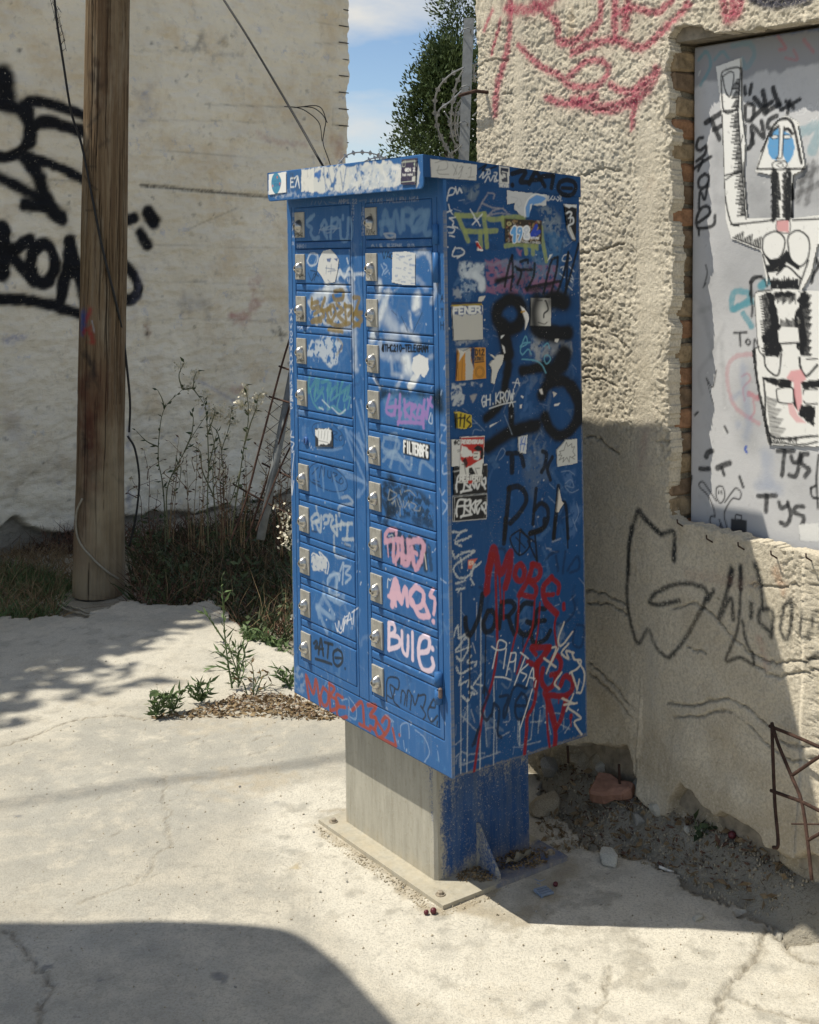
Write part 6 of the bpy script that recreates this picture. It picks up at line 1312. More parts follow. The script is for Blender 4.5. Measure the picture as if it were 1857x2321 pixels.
# the plates carry embossed numbers and scribbles
for (c, r, ua, ub, za, zb) in DOORS:
    if r == 0 and c == 0: continue
    t = ('%02d' % r) if c == 0 else '%d' % (11 + r)
    cy = zb - 0.024
    for i, ch in enumerate(t):
        for sm_, L in glyph(ch):
            pk.stroke(np.array([(ub - 0.017 - i * 0.011 - gx * .0009, cy + gy * .0011) for gx, gy in L]), 1.6, (.25, .24, .21), .7, .2, surf=True, smooth=sm_)
for k, s in [('z1', '345 765 380 735 370 775 410 740 400 775'), ('z1', '345 745 415 770'), ('z1', '355 1100 370 1080 360 1115 390 1085 385 1115 420 1095'), ('z1', '355 1075 425 1110'), ('z1', '365 1430 370 1470 390 1440 395 1475 420 1440 410 1475 425 1455'), ('z1', '360 1800 380 1830 365 1830 400 1800 385 1830 420 1825'), ('z1', '370 1770 400 1830'), ('z1', '950 760 960 720 975 755 985 720'), ('z1', '990 755 1000 725 1010 750'), ('z1', '1030 725 1015 740 1028 755'), ('z1', '985 580 1000 590 985 610 1005 610')]:
    pk.stroke(Z(k, s), 2.2, BK, .9)
pk.stroke(Z('z1', '945 1110 970 1140 990 1110 1010 1140'), 3, (.7, .7, .7), .7)
lock_me = None
def lock_mesh():
    b = MB()
    # escutcheon: a pyramid-like pressed cover with a cylinder
    def ring(s, z, n=12, ex=1.3):
        return [(-z, s * math.cos(2 * math.pi * k / n), s * ex * math.sin(2 * math.pi * k / n)) for k in range(n)]
    n = 12; Rr = [ring(.0155, 0), ring(.015, .004), ring(.0105, .014), ring(.0075, .0185, ex=1.0), ring(.0045, .019, ex=1.0), ring(.004, .0165, ex=1.0)]
    V = [p for r_ in Rr for p in r_]
    F = [(i * n + k, (i + 1) * n + k, (i + 1) * n + (k + 1) % n, i * n + (k + 1) % n) for i in range(len(Rr) - 1) for k in range(n)] + [tuple((len(Rr) - 1) * n + k for k in range(n))]
    b.add(V, F); return b.mesh('lock', M_CHROME, True)
lock_me = lock_mesh()
key_me = MB().box(-.0195, -.0188, -.0007, .0007, -.003, .003).mesh('keyhole', M_DARK)
for (c, r, ua, ub, za, zb) in DOORS:
    jx = random.uniform(-.0007, .0007)
    V, F, cc = plate(ua, ub, za, zb, -0.0012 + jx, 0.0032, 0.0021, fcv)
    d = obj('door', mesh_np('door', V, F, M_BLUE_LIT, cc, smooth=True), box)
    if c == 0 and r == 5:
        d['label'] = 'door without a lock plate, only a bare keyhole'
        yk, zk = on_front(Z('z2', '228 490'))[0]
        MB().tube([(0, yk, zk), (-.006, yk, zk), (-.0065, yk, zk)], [.0115, .0115, .0095], 14).build('bare_lock', flat_mat('painted_lock', (0.05, 0.12, 0.32), .35), d, True)
        MB().box(-.0072, -.0066, yk - .0012, yk + .0012, zk - .006, zk + .006).build('keyhole', M_DARK, d)
    else:
        V, F, cc = plate(ub - 0.056, ub - 0.0035, zb - 0.0875, zb - 0.0135, -0.0055, 0.0012, 0.0019, pk, 0.004)
        p = obj('lock_plate', mesh_np('lock_plate', V, F, M_PLATE, cc, smooth=True), d)
        yk, zk = ub - 0.0315, zb - 0.055
        M = Matrix.Translation((-0.0055, yk, zk)) @ Matrix.Rotation(random.uniform(-.25, .25), 4, 'X')
        obj('lock', lock_me, d, M=M)
        obj('keyhole', key_me, d, M=M)
    if r < ROWS - 1:
        V, F, cc = plate(ua, ub, za - (PITCH - DH) + .0016, za - .0016, -0.0014 - jx, 0.0045, 0.003, fcv)
        obj('slot_rail', mesh_np('slot_rail', V, F, M_BLUE_LIT, cc, smooth=True), box)
# hinges on the right edge and the broken hasp
for zc, hh in ((1.262, .075), (1.345, .05)):
    MB().tube([(-.004, .030, zc - hh / 2), (-.004, .030, zc + hh / 2)], .0085, 10).build('hinge', M_BLUE_LIT, box, True)
yh, zh = on_front(Z('z3', '1335 1330'))[0]
MB().tube([(-.006, yh, zh - .040), (-.006, yh, zh - .006)], .0105, 12).tube([(-.006, yh, zh + .004), (-.006, yh, zh + .038)], .0105, 12).build('hinge', M_BLUE_LIT, box, True)
MB().box(-.016, -.006, yh - .018, yh - .008, zh - .022, zh + .004, .003).build('bent_hinge_lug', flat_mat('rusty_lug', (.22, .16, .13), .6, .4, 50, .4), box)

# ---- roof cap with its deep front lip
on_lip = lambda p: on_front(p, -LIP)
ccv = Canvas(-0.02, 0.80, 1.43, 1.57, 0.0015, on_lip, 930.0)
def Cs(k, s, w, col, a=1.0, soft=.12, rough=0.0, grain=0.0): ccv.stroke(Z(k, s), w * ZW[k][2], col, a, soft, rough, grain)
def CP(k, s, col, a=1.0, soft=0, rag=0, worn=0, wsc=.012): ccv.poly(Z(k, s), col, a, soft, rag, worn, wsc)
CP('z1', '110 420 300 380 400 400 800 380 1240 350 1240 370 800 405 400 440 130 445', (.45, .50, .56), .6, 4, 8, .5)
CP('z1', '385 200 540 180 760 160 790 180 1000 140 1240 140 1240 330 1150 360 790 390 390 400', (.60, .61, .58), .95, 2, 10, .22, .02)
CP('z1', '390 205 500 190 495 395 392 398', (.66, .66, .62), .95, 1, 4, .12, .02)
CP('z1', '790 180 1240 150 1240 330 790 385', (.45, .50, .55), .7, 4, 10, .5, .012)
CP('z1', '500 230 560 210 545 290 500 270', (.05, .15, .40), .9, 2, 5)
for s in ['580 190 600 380', '620 200 640 300 670 370', '690 190 660 380', '720 220 740 360', '770 180 740 380', '600 330 620 380']: Cs('z1', s, 18, (.08, .16, .33), .7, .3, .6, .2)
for i in range(26):
    x, y = rng.uniform(800, 1200), rng.uniform(170, 370); Cs('z1', '%f %f %f %f' % (x, y, x + rng.uniform(-20, 20), y + rng.uniform(10, 50)), rng.uniform(8, 18), (.15, .27, .48) if rng.random() < .6 else (.65, .66, .65), rng.uniform(.3, .8), .3, .7)
for i in range(20):
    x, y = rng.uniform(400, 780), rng.uniform(180, 390); Cs('z1', '%f %f %f %f' % (x, y, x + rng.uniform(-10, 10), y + rng.uniform(10, 60)), rng.uniform(5, 14), (.36, .36, .33), rng.uniform(.2, .5), .4, .7)
for s in ['820 250 860 330 810 320', '920 260 960 280 900 310', '1030 240 1040 310', '960 240 920 330', '1080 230 1110 300 1060 300']: Cs('z1', s, 18, (.62, .64, .64), .8, .25, .4)
Cs('z1', '1160 190 1220 200 1200 280 1180 320', 40, (.62, .62, .6), .95, .2, .3)
CP('z1', '290 235 390 220 385 390 300 400', (.06, .10, .16), .5, 3, 8, .5)
ccv.text('EΛ', Z('z1', '298 352')[0], Z('z1', '380 345')[0], 20, 4.4, (.66, .68, .67), 1, jit=.02); Cs('z1', '330 280 360 260 375 360', 16, (.6, .63, .63), .9); Cs('z1', '310 240 330 300', 12, (.03, .03, .04), .8, .3, .5)
SQC = []
def CQ(s, col, label): SQC.append((Z('z1', s), label)); ccv.poly(Z('z1', s), col, 1.0)
CQ('116 245 262 222 264 395 114 416', (.74, .75, .74), 'white sticker with a blue oval and red dots')
ccv.poly(smooth_line(on_lip(Z('z1', '180 228 215 270 222 320 205 380 178 412 150 380 138 320 148 260')), 5, True), (.06, .25, .40), 1.0, surf=True)
for s, c in (('188 268', (.62, .12, .03)), ('210 322', (.52, .10, .10)), ('150 342', (.60, .22, .20))): Cs('z1', s, 24, c, 1, .25)
Cs('z1', '205 335 212 340', 12, (.10, .05, .25), .8); ccv.text('HAVE', Z('z1', '150 312')[0], Z('z1', '212 306')[0], 5, 1.3, (.05, .15, .3)); ccv.text('EON', Z('z1', '165 345')[0], Z('z1', '205 342')[0], 6, 1.4, (.03, .10, .24))
CQ('1246 122 1376 106 1362 330 1238 330', (.030, .025, .060), 'dark striped sticker with white lettering')
for x in range(1250, 1370, 10): Cs('z1', '%d 125 %d 320' % (x, x - 8), 3.4, (.10, .09, .14), .8)
for s in ['1258 134 1360 124', '1258 134 1255 170', '1276 125 1275 175 1250 178', '1360 124 1350 300', '1245 310 1345 300', '1345 265 1362 265 1358 300 1340 300', '1245 145 1370 132']: Cs('z1', s, 5, (.48, .52, .42), .9)
Cs('z1', '1355 157', 20, (.45, .55, .42), .95); ccv.text('GEN Z', Z('z1', '1274 218')[0], Z('z1', '1362 214')[0], 6.4, 2.3, (.72, .72, .70), jit=.01); ccv.text('has pand', Z('z1', '1256 256')[0], Z('z1', '1342 252')[0], 4.8, 1.7, (.68, .68, .66), jit=.01); CP('z1', '1336 266 1362 262 1358 302 1332 304', (.55, .56, .52), .9)
CP('z1', '1376 150 1398 220 1385 320 1360 370 1362 330', (.50, .50, .47), .9, 2, 3)
for s in ['1160 165 1220 195', '1150 180 1200 200']: Cs('z1', s, 8, (.7, .7, .7), .8)
cap = empty('roof_cap'); cap.parent = box; cap['label'] = 'overhanging roof with a deep stickered front lip'
z_lo, z_hi = 1.4555, BH
ny_, nz_ = 300, 34
A, C = np.meshgrid(np.linspace(-.003, BW + .003, ny_), np.linspace(0, 1, nz_), indexing='ij')
rc = 0.016                                                   # rounded lower corners of the lip
dl = np.clip(rc - (A + .003), 0, rc); dr = np.clip(rc - (BW + .003 - A), 0, rc)
lowz = z_lo + rc - np.sqrt(np.maximum(rc * rc - np.maximum(dl, dr) ** 2, 0))
Zc = lowz + (z_hi - lowz) * C
V = np.stack([np.full(A.size, -LIP) + .0015 * np.sin(A.ravel() * 9), A.ravel(), Zc.ravel()], 1); F = quads(ny_, nz_)[:, ::-1]; cc = ccv.sample(A.ravel(), Zc.ravel())
V, F, ids = skirt(V, F, np.array([.003, 0, 0])); lip = (V, F, np.concatenate([cc, cc[ids]]))
# roof sheet and side returns
def top(x): return BH + (BHB - BH) * (x + LIP) / (BD + LIP)
nx_ = 240
A, C = np.meshgrid(np.linspace(-LIP + .0005, BD + .004, nx_), np.linspace(0, 1, 26), indexing='ij')
Zr_ = top(A) - 0.0545 * (1 - C) + (A < 0) * 0
ret = (np.stack([A.ravel(), np.full(A.size, -.0032), Zr_.ravel()], 1), quads(nx_, 26), scv.sample(A.ravel(), Zr_.ravel()))
x0, x1 = -LIP + .0005, BD + .004
rest = plain([(x0, -.0032, top(x0)), (x1, -.0032, top(x1)), (x1, BW + .0032, top(x1)), (x0, BW + .0032, top(x0)),
              (x0, BW + .0032, top(x0) - .0545), (x1, BW + .0032, top(x1) - .0545), (x1, -.0032, top(x1) - .0545), (x0, -.0032, top(x0) - .0545),
              (x0, 0.0002, top(x0) - .0545), (0.0, 0.0002, top(0) - .0545), (0.0, BW, top(0) - .0545), (x0, BW, top(x0) - .0545),
              (x0, -.001, top(x0) - .0545), (x0, -.001, top(x0) - .003), (x1, -.001, top(x1) - .003), (x1, -.001, top(x1) - .0545)],
             [(0, 1, 2, 3), (3, 2, 5, 4), (1, 6, 5, 2), (12, 15, 14, 13), (7, 6, 15, 12)])
obj('front_lip', mesh_np('front_lip', lip[0], lip[1], M_BLUE_LIT, lip[2]), cap)
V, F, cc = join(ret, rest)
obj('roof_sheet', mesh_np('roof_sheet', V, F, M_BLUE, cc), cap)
for P, lab in SQC:
    decal('sticker', on_lip(P), ccv, .0018, lambda a, c: np.stack([np.full(a.shape, -LIP - .0024), a, c], 1), M_PRINT, cap, lab)
for i, (cv, P, lab) in enumerate(STK):
    if cv == 'side':
        q = on_side(P)
        roof = q[:, 1].mean() > 1.435
        off = -.0046 if roof else -.0042 - .00035 * (i % 4)
        decal('sticker', q, scv, .0018, lambda a, c, off=off: np.stack([a, np.full(a.shape, off), c], 1), M_PRINT, cap if roof else box, lab)
    else:
        decal('sticker', on_front(P), fcv, .0018, lambda a, c: np.stack([np.full(a.shape, -.0031), a, c], 1), M_PRINT, box, lab)

# ---- pedestal
PX0, PX1, PY0, PY1, PH = 0.066, 0.386, 0.165, 0.606, 0.35
def mat_pedestal():
    m = NM('weathered_pedestal')
    # front face bare galvanised, side still mostly blue: the bare area is where the paint has weathered off
    geo = m.N('ShaderNodeSeparateXYZ'); m.put(geo.inputs[0], m.vec)
    n1 = m.noise(9, 6, 0.7, m.scaled(2.5, 2.5, .6)); n2 = m.noise(70, 4, .7)
    zinc = m.ramp(m.noise(14, 6, 0.65, m.scaled(3, 3, .5)), (0.3, (0.30, 0.285, 0.235)), (0.7, (0.43, 0.41, 0.345)))
    zinc = m.mix(m.ramp(n2, (.55, 0.), (.75, .5)), zinc, (.25, .22, .15))
    blue = m.ramp(m.noise(20, 4), (.3, (0.014, 0.060, 0.185)), (.7, (0.020, 0.078, 0.235)))
    blue = m.mix(m.ramp(m.noise(10, 6, .7, m.scaled(5, 5, .5)), (.42, 0.), (.72, .6)), blue, (.12, .16, .22))
    pc, pa = m.paint()
    f = m.op('ADD', pa, m.op('MULTIPLY', m.op('SUBTRACT', m.op('ADD', m.op('MULTIPLY', n1, .45), m.op('MULTIPLY', m.noise(150, 4, .75), .55)), .5), 2.2))
    col = m.mix(m.ramp(f, (.36, 0.), (.66, 1.)), zinc, blue)
    dz = m.op('ADD', geo.outputs['Z'], m.op('MULTIPLY', n1, .16))
    col = m.mix(m.ramp(m.op('ADD', dz, .36), (.055, .7), (.135, 0.)), col, (.47, .40, .28))      # splashed mud along the foot
    col = m.mix(m.ramp(m.noise(16, 6, .75, m.scaled(4, 4, .25)), (.55, 0.), (.72, .5)), col, (.20, .175, .125))
    col = m.mix(m.ramp(m.noise(240, 2, .6), (.64, 0.), (.69, .6)), col, (.5, .47, .38))
    rough = m.ramp(n1, (.3, .42), (.7, .68))
    return m.done(col, rough, m.bump(n2, .12, .003), spec=.35)
M_PED = mat_pedestal()
def ped_sheet(P00, P10, P01, P11, nu, nv, wf):
    a, c = np.meshgrid(np.linspace(0, 1, nu), np.linspace(0, 1, nv), indexing='ij'); a = a.ravel()[:, None]; c = c.ravel()[:, None]
    V = (np.array(P00) * (1 - a) + np.array(P10) * a) * (1 - c) + (np.array(P01) * (1 - a) + np.array(P11) * a) * c
    w = wf(a[:, 0], c[:, 0]); C4 = np.zeros((len(V), 4)); C4[:, 3] = w
    return V, quads(nu, nv), C4
c0 = (PX0, PY0); 
def wside(a, c): return np.clip(0.84 - 0.7 * np.exp(-a / .05) - .66 * np.exp(-(1 - c) / .20) - .55 * np.exp(-c / .10) * np.exp(-((a - .32) / .3) ** 2), 0, 1)
def wfront(a, c): return np.clip(0.10 + .33 * np.exp(-a / .05) * (c > .15) + .20 * (1 - np.exp(-((c - .9) / .2) ** 2)) * 0 + .16 * sstep(.6, 1, c), 0, 1)
r_ = .008
parts = [ped_sheet((PX0 + r_, PY0, -PH), (PX1, PY0, -PH), (PX0 + r_, PY0, 0), (PX1, PY0, 0), 60, 60, wside),
         ped_sheet((PX0, PY0 + r_, 0), (PX0, PY1 - r_, 0), (PX0, PY0 + r_, -PH), (PX0, PY1 - r_, -PH), 60, 60, lambda a, c: wfront(a, 1 - c)),
         ped_sheet((PX0, PY0 + r_, -PH), (PX0 + r_, PY0, -PH), (PX0, PY0 + r_, 0), (PX0 + r_, PY0, 0), 2, 30, lambda a, c: a * 0 + .12),
         ped_sheet((PX1, PY1, -PH), (PX0 + r_, PY1, -PH), (PX1, PY1, 0), (PX0 + r_, PY1, 0), 4, 4, wside),
         ped_sheet((PX1, PY0, -PH), (PX1, PY1, -PH), (PX1, PY0, 0), (PX1, PY1, 0), 4, 4, wfront),
         ped_sheet((PX0 + r_, PY1, -PH), (PX0, PY1 - r_, -PH), (PX0 + r_, PY1, 0), (PX0, PY1 - r_, 0), 2, 4, lambda a, c: a * 0)]
V, F, cc = join(*parts)
obj('pedestal', mesh_np('pedestal', V, F, M_PED, cc), box)
bp = empty('base_plate'); bp.parent = box
X0, X1, Y0, Y1, ZT = 0.008, 0.432, 0.058, 0.658, -PH + .012
def wplate(a, c): return np.clip(.05 + .74 * sstep(.30, .55, a) * (1 - sstep(.16, .24, c)) , 0, 1)
pv = [ped_sheet((X0, Y0, ZT), (X1, Y0, ZT), (X0, Y1, ZT), (X1, Y1, ZT), 50, 60, wplate), ped_sheet((X0, Y0, ZT - .012), (X1, Y0, ZT - .012), (X0, Y0, ZT), (X1, Y0, ZT), 40, 3, lambda a, c: np.clip(.8 * sstep(.25, .5, a), 0, 1)), ped_sheet((X0, Y1, ZT - .012), (X0, Y0, ZT - .012), (X0, Y1, ZT), (X0, Y0, ZT), 40, 3, lambda a, c: a * 0)]
V, F, cc = join(*pv)
obj('plate', mesh_np('plate', V, F, M_PED, cc), bp)
def prism(P, t, axis):
    V = [np.array(p) for p in P]; n = len(V); o = np.zeros(3); o[axis] = t
    return [tuple(v - o / 2) for v in V] + [tuple(v + o / 2) for v in V], [tuple(range(n))[::-1], tuple(range(n, 2 * n))] + [(i, (i + 1) % n, (i + 1) % n + n, i + n) for i in range(n)]
V, F = prism([(0.205, PY0 + .002, ZT), (0.205, PY0 + .002, ZT + .115), (0.205, PY0 - .006, ZT + .115), (0.205, Y0 + .015, ZT + .012), (0.205, Y0 + .015, ZT)], .007, 0)
me = mesh_np('gusset', np.array(V), F, M_PED, np.tile([0, 0, 0, .52], (len(V), 1))); obj('gusset', me, bp)
V, F = prism([(PX0 + .002, .39, ZT), (PX0 + .002, .39, ZT + .06), (X0 + .02, .39, ZT + .008), (X0 + .02, .39, ZT)], .007, 1)
for x, y in ((0.035, 0.105), (0.405, 0.10), (0.035, 0.62)):
    MB().tube([(x, y, ZT), (x, y, ZT + .0025)], .013, 14).tube([(x, y, ZT + .002), (x, y, ZT + .009), (x, y, ZT + .0095)], [.0078, .0078, .006], 6).build('anchor_bolt', flat_mat('dull_bolt', (.38, .33, .26), .5, .3, 60, .5), bp)

# ---------------------------------------------------------------- wooden pole
PB_ = np.array([-1.556, 6.35]); PZ0 = -0.10
def pole_xy(z): return PB_[0] + 0.0075 * z, PB_[1]
def pole_r(z): return 0.1200 - 0.0042 * z
def on_pole(p):
    P = at_depth(p, PB_[1] - 0.05); return np.stack([P[:, 0], P[:, 2]], 1)
wcv = Canvas(-1.75, -1.34, -0.12, 3.2, 0.004, on_pole, 470.0)
for s, w, c, a in [('500 380 510 800 490 1200 470 1380', 130, (.085, .030, .020), .75), ('510 620 520 900', 60, (.05, .018, .012), .5), ('490 250 540 330 500 420', 40, (.04, .03, .025), .6), ('620 800 640 1100', 90, (.30, .25, .17), .25), ('480 20 470 120', 40, (.03, .06, .20), .9), ('500 60 520 0', 26, (.30, .025, .03), .7), ('485 120 520 110 530 180', 30, (.26, .02, .02), .75), ('530 60 545 120', 8, (.45, .5, .6), .5),
                   ('470 250 520 290 560 420', 24, (.02, .018, .016), .5), ('640 300 700 280 740 350', 40, (.03, .06, .18), 0), ('480 700 490 800', 30, (.02, .018, .016), .6), ('540 880 545 940', 40, (.03, .018, .014), .5), ('470 1020 540 1090', 50, (.02, .015, .012), .6), ('460 1100 500 1380', 60, (.06, .03, .02), .5), ('640 920 690 1000', 14, (.05, .04, .03), .6)]:
    wcv.stroke(Z('a2', s), w * .4058, c, a, .5, .7, .4)
wcv.stroke(Z('a2', '570 1150 560 1350 560 1600'), 150, (.36, .30, .20), .6, .5, .5, .35); wcv.stroke(Z('a2', '640 700 640 1100'), 60, (.33, .275, .185), .4, .5, .6, .4)
for s, w, c, a in [('480 500 500 560 440 620', 16, BLK, .5), ('460 640 430 740', 12, BLK, .5), ('420 815 480 818', 10, BLK, .5), ('420 860 450 900 490 930', 10, BLK, .6), ('430 1030 490 1030', 10, BLK, .5), ('470 380 500 420', 60, (.04, .03, .025), .7), ('480 300 490 320', 30, (.05, .035, .025), .8), ('540 690 500 720', 20, BLK, .35), ('510 0 530 300 500 520', 60, (.10, .055, .03), .45), ('570 0 580 400', 50, (.26, .20, .13), .3)]:
    wcv.stroke(Z('a1', s), w * .464, c, a, .4, .6, .3)
nA, nZ = 300, 360
zz = np.concatenate([np.linspace(PZ0, 3.3, nZ), [4.5, 6.0, 7.2]])
An, Zz = np.meshgrid(np.linspace(0, 2 * np.pi, nA, endpoint=False), zz, indexing='ij')
ca = An / (2 * np.pi) * 46
crack = np.zeros(An.shape); gp = np.random.default_rng(12)
for i in range(150):      # drying cracks along the grain
    a0 = gp.uniform(0, 2 * np.pi); za = gp.uniform(-.2, 3.2); zl = gp.uniform(.15, 1.3); wd = gp.uniform(.022, .060)
    am = a0 + .03 * np.sin(Zz * gp.uniform(2, 6) + i) + .02 * np.sin(Zz * 17 + i * 2)
    dd = np.abs((An - am + np.pi) % (2 * np.pi) - np.pi); env = np.clip(np.minimum(Zz - za, za + zl - Zz) / (.25 * zl), 0, 1)
    crack = np.maximum(crack, (1 - sstep(.3, 1., dd / (wd * env + 1e-4))) * (env > 0) * gp.uniform(.45, 1))
Rr = pole_r(Zz) * (1 + .02 * (fbm(An * 2 + 3, Zz * .8, 2, 93) - .5)) - 0.006 * crack + (fbm(ca * 2, Zz * 2.0, 3, 97) - .5) * .007
Rr = Rr + 0.008 * sstep(0.5, 0.0, Zz)
px = PB_[0] + .0075 * Zz + Rr * np.cos(An); py = PB_[1] + Rr * np.sin(An)
V = np.stack([px, py, Zz], -1).reshape(-1, 3)
q = quads(nA + 1, len(zz)); q = q.copy(); ny_ = len(zz); q = np.where(q >= nA * ny_, q - nA * ny_, q)
cc = wcv.sample(V[:, 0], V[:, 2]); cc[(V[:, 1] > PB_[1]) | (V[:, 2] > 3.15)] = 0
ck = crack.ravel()[:, None] * .85; cc = cc * (1 - ck) + np.array([.022, .016, .012, 1]) * ck
def mat_wood():
    m = NM('weathered_pole_wood')
    g = m.noise(34, 6, .7, m.scaled(1, 1, .035)); g2 = m.noise(120, 4, .7, m.scaled(1, 1, .03)); b = m.noise(2.2, 4, .6)
    col = m.ramp(g, (.3, (.080, .052, .028)), (.5, (.150, .105, .060)), (.72, (.245, .190, .120)))
    col = m.mix(m.ramp(g2, (.35, .75), (.5, 0.)), col, (.06, .04, .026))
    col = m.mix(m.ramp(b, (.4, 0.), (.7, .45)), col, (.16, .105, .065))
    col = m.mix(m.ramp(m.noise(9, 5, .7, m.scaled(1, 1, .16)), (.48, 0.), (.68, .65)), col, (.30, .265, .20))
    col = m.mix(m.ramp(m.noise(60, 5, .75, m.scaled(1, 1, .05)), (.30, .8), (.42, 0.)), col, (.028, .020, .014))
    pc, pa = m.paint(); col = m.mix(pa, col, pc)
    return m.done(col, .85, m.bump(g2, .5, .006, m.bump(g, .5, .01)), spec=.15)
tag(obj('wooden_pole', mesh_np('wooden_pole', V, q[:, ::-1], mat_wood(), cc, smooth=True)), 'weathered round wooden utility pole with a dark reddish stain', 'pole')

# ---------------------------------------------------------------- cables, rope, wire
M_CABLE = flat_mat('black_cable', (.018, .018, .018), .6, .2)
M_ROPE = flat_mat('dirty_white_cable', (.30, .275, .215), .8, .2, 60, 0, .4)
M_GALV = mat_zinc('galvanised_steel', (.25, .26, .26), .55, .35)
def px_path(k, s, depths, n=7):
    P = Z(k, s); P = smooth_line(P, n) if len(P) > 2 else P
    d = np.interp(np.linspace(0, 1, len(P)), np.linspace(0, 1, len(depths)), depths)
    return np.array([CAMP + ray(p[None])[0] * y for p, y in zip(P, d)])
def pole_front(P, r=0.006):
    """push path points out so they lie on the pole's surface"""
    out = []
    for p in P:
        cx, cy = pole_xy(p[2]); R_ = pole_r(p[2]) + r + .006
        dx = p[0] - cx
        dy = math.sqrt(max(R_ * R_ - dx * dx, 0.0)) if abs(dx) < R_ else 0.0
        # keep the sight line: slide along the ray to the depth of the surface
        f = (cy - dy) / p[1] if True else 1
        q = CAMP + (p - CAMP) * ((cy - dy) / p[1]); out.append(q)
    return out
P = px_path('d', '108 -260 112 -60 118 30 133 130 150 235 172 305 195 420 215 520 240 620 258 700 268 780 274 850 272 910', [6.24])
tag(MB().tube(pole_front(P), .006, 6).build('pole_cable', M_CABLE, None, True), 'thin black cable running down the wooden pole', 'cable')
P = px_path('d', '269 918 284 945 293 1000 291 1050 284 1100 272 1150', [6.25, 6.3, 6.32])
tag(MB().tube(P, .0055, 6).build('loose_cable', M_CABLE, None, True), 'loose black cable end hanging beside the pole near the ground', 'cable')
P = px_path('d', '440 -55 470 -3 520 75 590 192 640 278 676 342 760 480 900 720', [7.2, 6.0])
tag(MB().tube(P, .0062, 6).build('guy_cable', M_CABLE, None, True), 'taut dark cable slanting across the plastered wall to behind the mailbox', 'cable')
w = empty('wire_tangle', 'thin loose wires dangling against the plastered wall above the mailbox', 'wire')
for s in ['600 242 640 244 680 250 705 275 716 300 720 360', '690 245 712 262 735 282 740 320 744 400', '735 282 738 250 730 240', '690 348 700 400']:
    P = px_path('d', ' '.join('%f' % v for v in (np.array([float(t) for t in s.split()]).reshape(-1, 2) * .93 + np.array([0, 0])).ravel()), [8.6]) if False else None
for s in ['1480 520 1540 530 1590 580 1585 640 1580 700 1610 790 1640 900', '1390 520 1450 525 1500 545 1560 600 1575 690', '1440 525 1560 520 1600 600']:
    P = px_path('a1', s, [8.72]); MB().tube(P, .0035, 4).build('strand', M_DARKWIRE, w, True)
w = empty('net_scrap', 'scrap of fine netting hanging at the top of the plastered wall', 'netting')
for s in ['245 -10 285 150 305 260', '265 -10 300 130 325 250', '280 30 300 60', '250 20 270 0', '262 60 290 40', '270 100 296 80', '280 140 304 120', '288 180 310 160', '296 215 318 195', '302 250 322 235', '255 0 280 80 318 200', '275 60 262 100', '290 100 275 140', '300 150 286 190', '312 190 296 230']:
    MB().tube(px_path('a1', s, [7.0]), .0016, 3).build('strand', M_DARKWIRE, w)
rope = empty('coiled_rope', 'dirty white cable wrapped round the foot of the wooden pole', 'rope')
P = px_path('a2', '460 1060 432 1120 424 1180 430 1260 455 1320 500 1375 560 1435 630 1490 712 1535', [6.24])
MB().tube(pole_front(P, .009), .0052, 7).build('strand', M_ROPE, rope, True)
for s in ['320 1560 325 1600 380 1625 450 1645 540 1650 620 1630 690 1612 740 1600 752 1580 735 1562 700 1556', '340 1590 400 1610 500 1640 600 1632 720 1598 745 1585', '318 1580 316 1560 330 1545', '330 1450 380 1430 425 1428']:
    P = on_ground(smooth_line(Z('a2', s))); MB().tube([(p[0], p[1], floor_z(p[0], p[1]) + .014) for p in P], .0062, 7).build('strand', M_ROPE, rope, True)
# overhead line, seen here only by its soft shadow
SH = np.array([-TO_SUN.x, -TO_SUN.y]) / TO_SUN.z
P = [on_ground(Z('d', s))[0] for s in ('-700 1800', '0 1700', '360 1646', '730 1590', '1500 1480')]
tag(MB().tube([(p[0] - SH[0] * 8.5, p[1] - SH[1] * 8.5, 8.5) for p in P], .013, 6).build('overhead_line', M_CABLE), 'overhead line whose faint shadow crosses the pavement', 'cable')

# ---------------------------------------------------------------- fence behind the wall end
fence = empty('fence_post', 'grey galvanised angle post beside the end of the stuccoed wall', 'post')
d_ = 5.2
a, b_ = at_depth(Z('s', '1064 41'), d_)[0], at_depth(Z('s', '1052 366'), d_)[0]
b2 = b_ + (b_ - a) * 2.4
def angle_bar(p, q, w, t):
    p, q = Vector(p), Vector(q); b = MB()
    ex, ey = Vector((.93, -.36, 0)), Vector((.36, .93, 0))
    for A_, B_, o in ((ex, ey, 0), (ey, ex, 1)):
        L, T_ = A_ * w, B_ * t
        o_ = Vector((0, 0, 0)) if not o else Vector((0, 0, 0))
        st = p if not o else p + ey * t; st2 = q if not o else q + ey * t
        V = [st, st + L, st + L + T_, st + T_, st2, st2 + L, st2 + L + T_, st2 + T_]
        b.add(V, [(0, 1, 2, 3), (4, 7, 6, 5), (0, 4, 5, 1), (1, 5, 6, 2), (2, 6, 7, 3), (3, 7, 4, 0)])
    return b
angle_bar(a - np.array([.022, 0, 0]), b2 - np.array([.022, 0, 0]), .043, .005).build('angle_bar', M_GALV, fence)
for s in ('1245 232', '1235 680', '1220 960'):
    p = at_depth(Z('a3', s), d_ - .03)[0]
    MB().tube([p + np.array(v) for v in ((-.028, .03, -.008), (-.02, -.01, 0), (.0, -.02, .004), (.014, -.01, 0), (.01, .02, -.006))], .0028, 5).build('wire_tie', M_GALV, fence, True)
M_RAZOR = flat_mat('razor_wire', (.30, .31, .32), .4, .3, 80, .6)
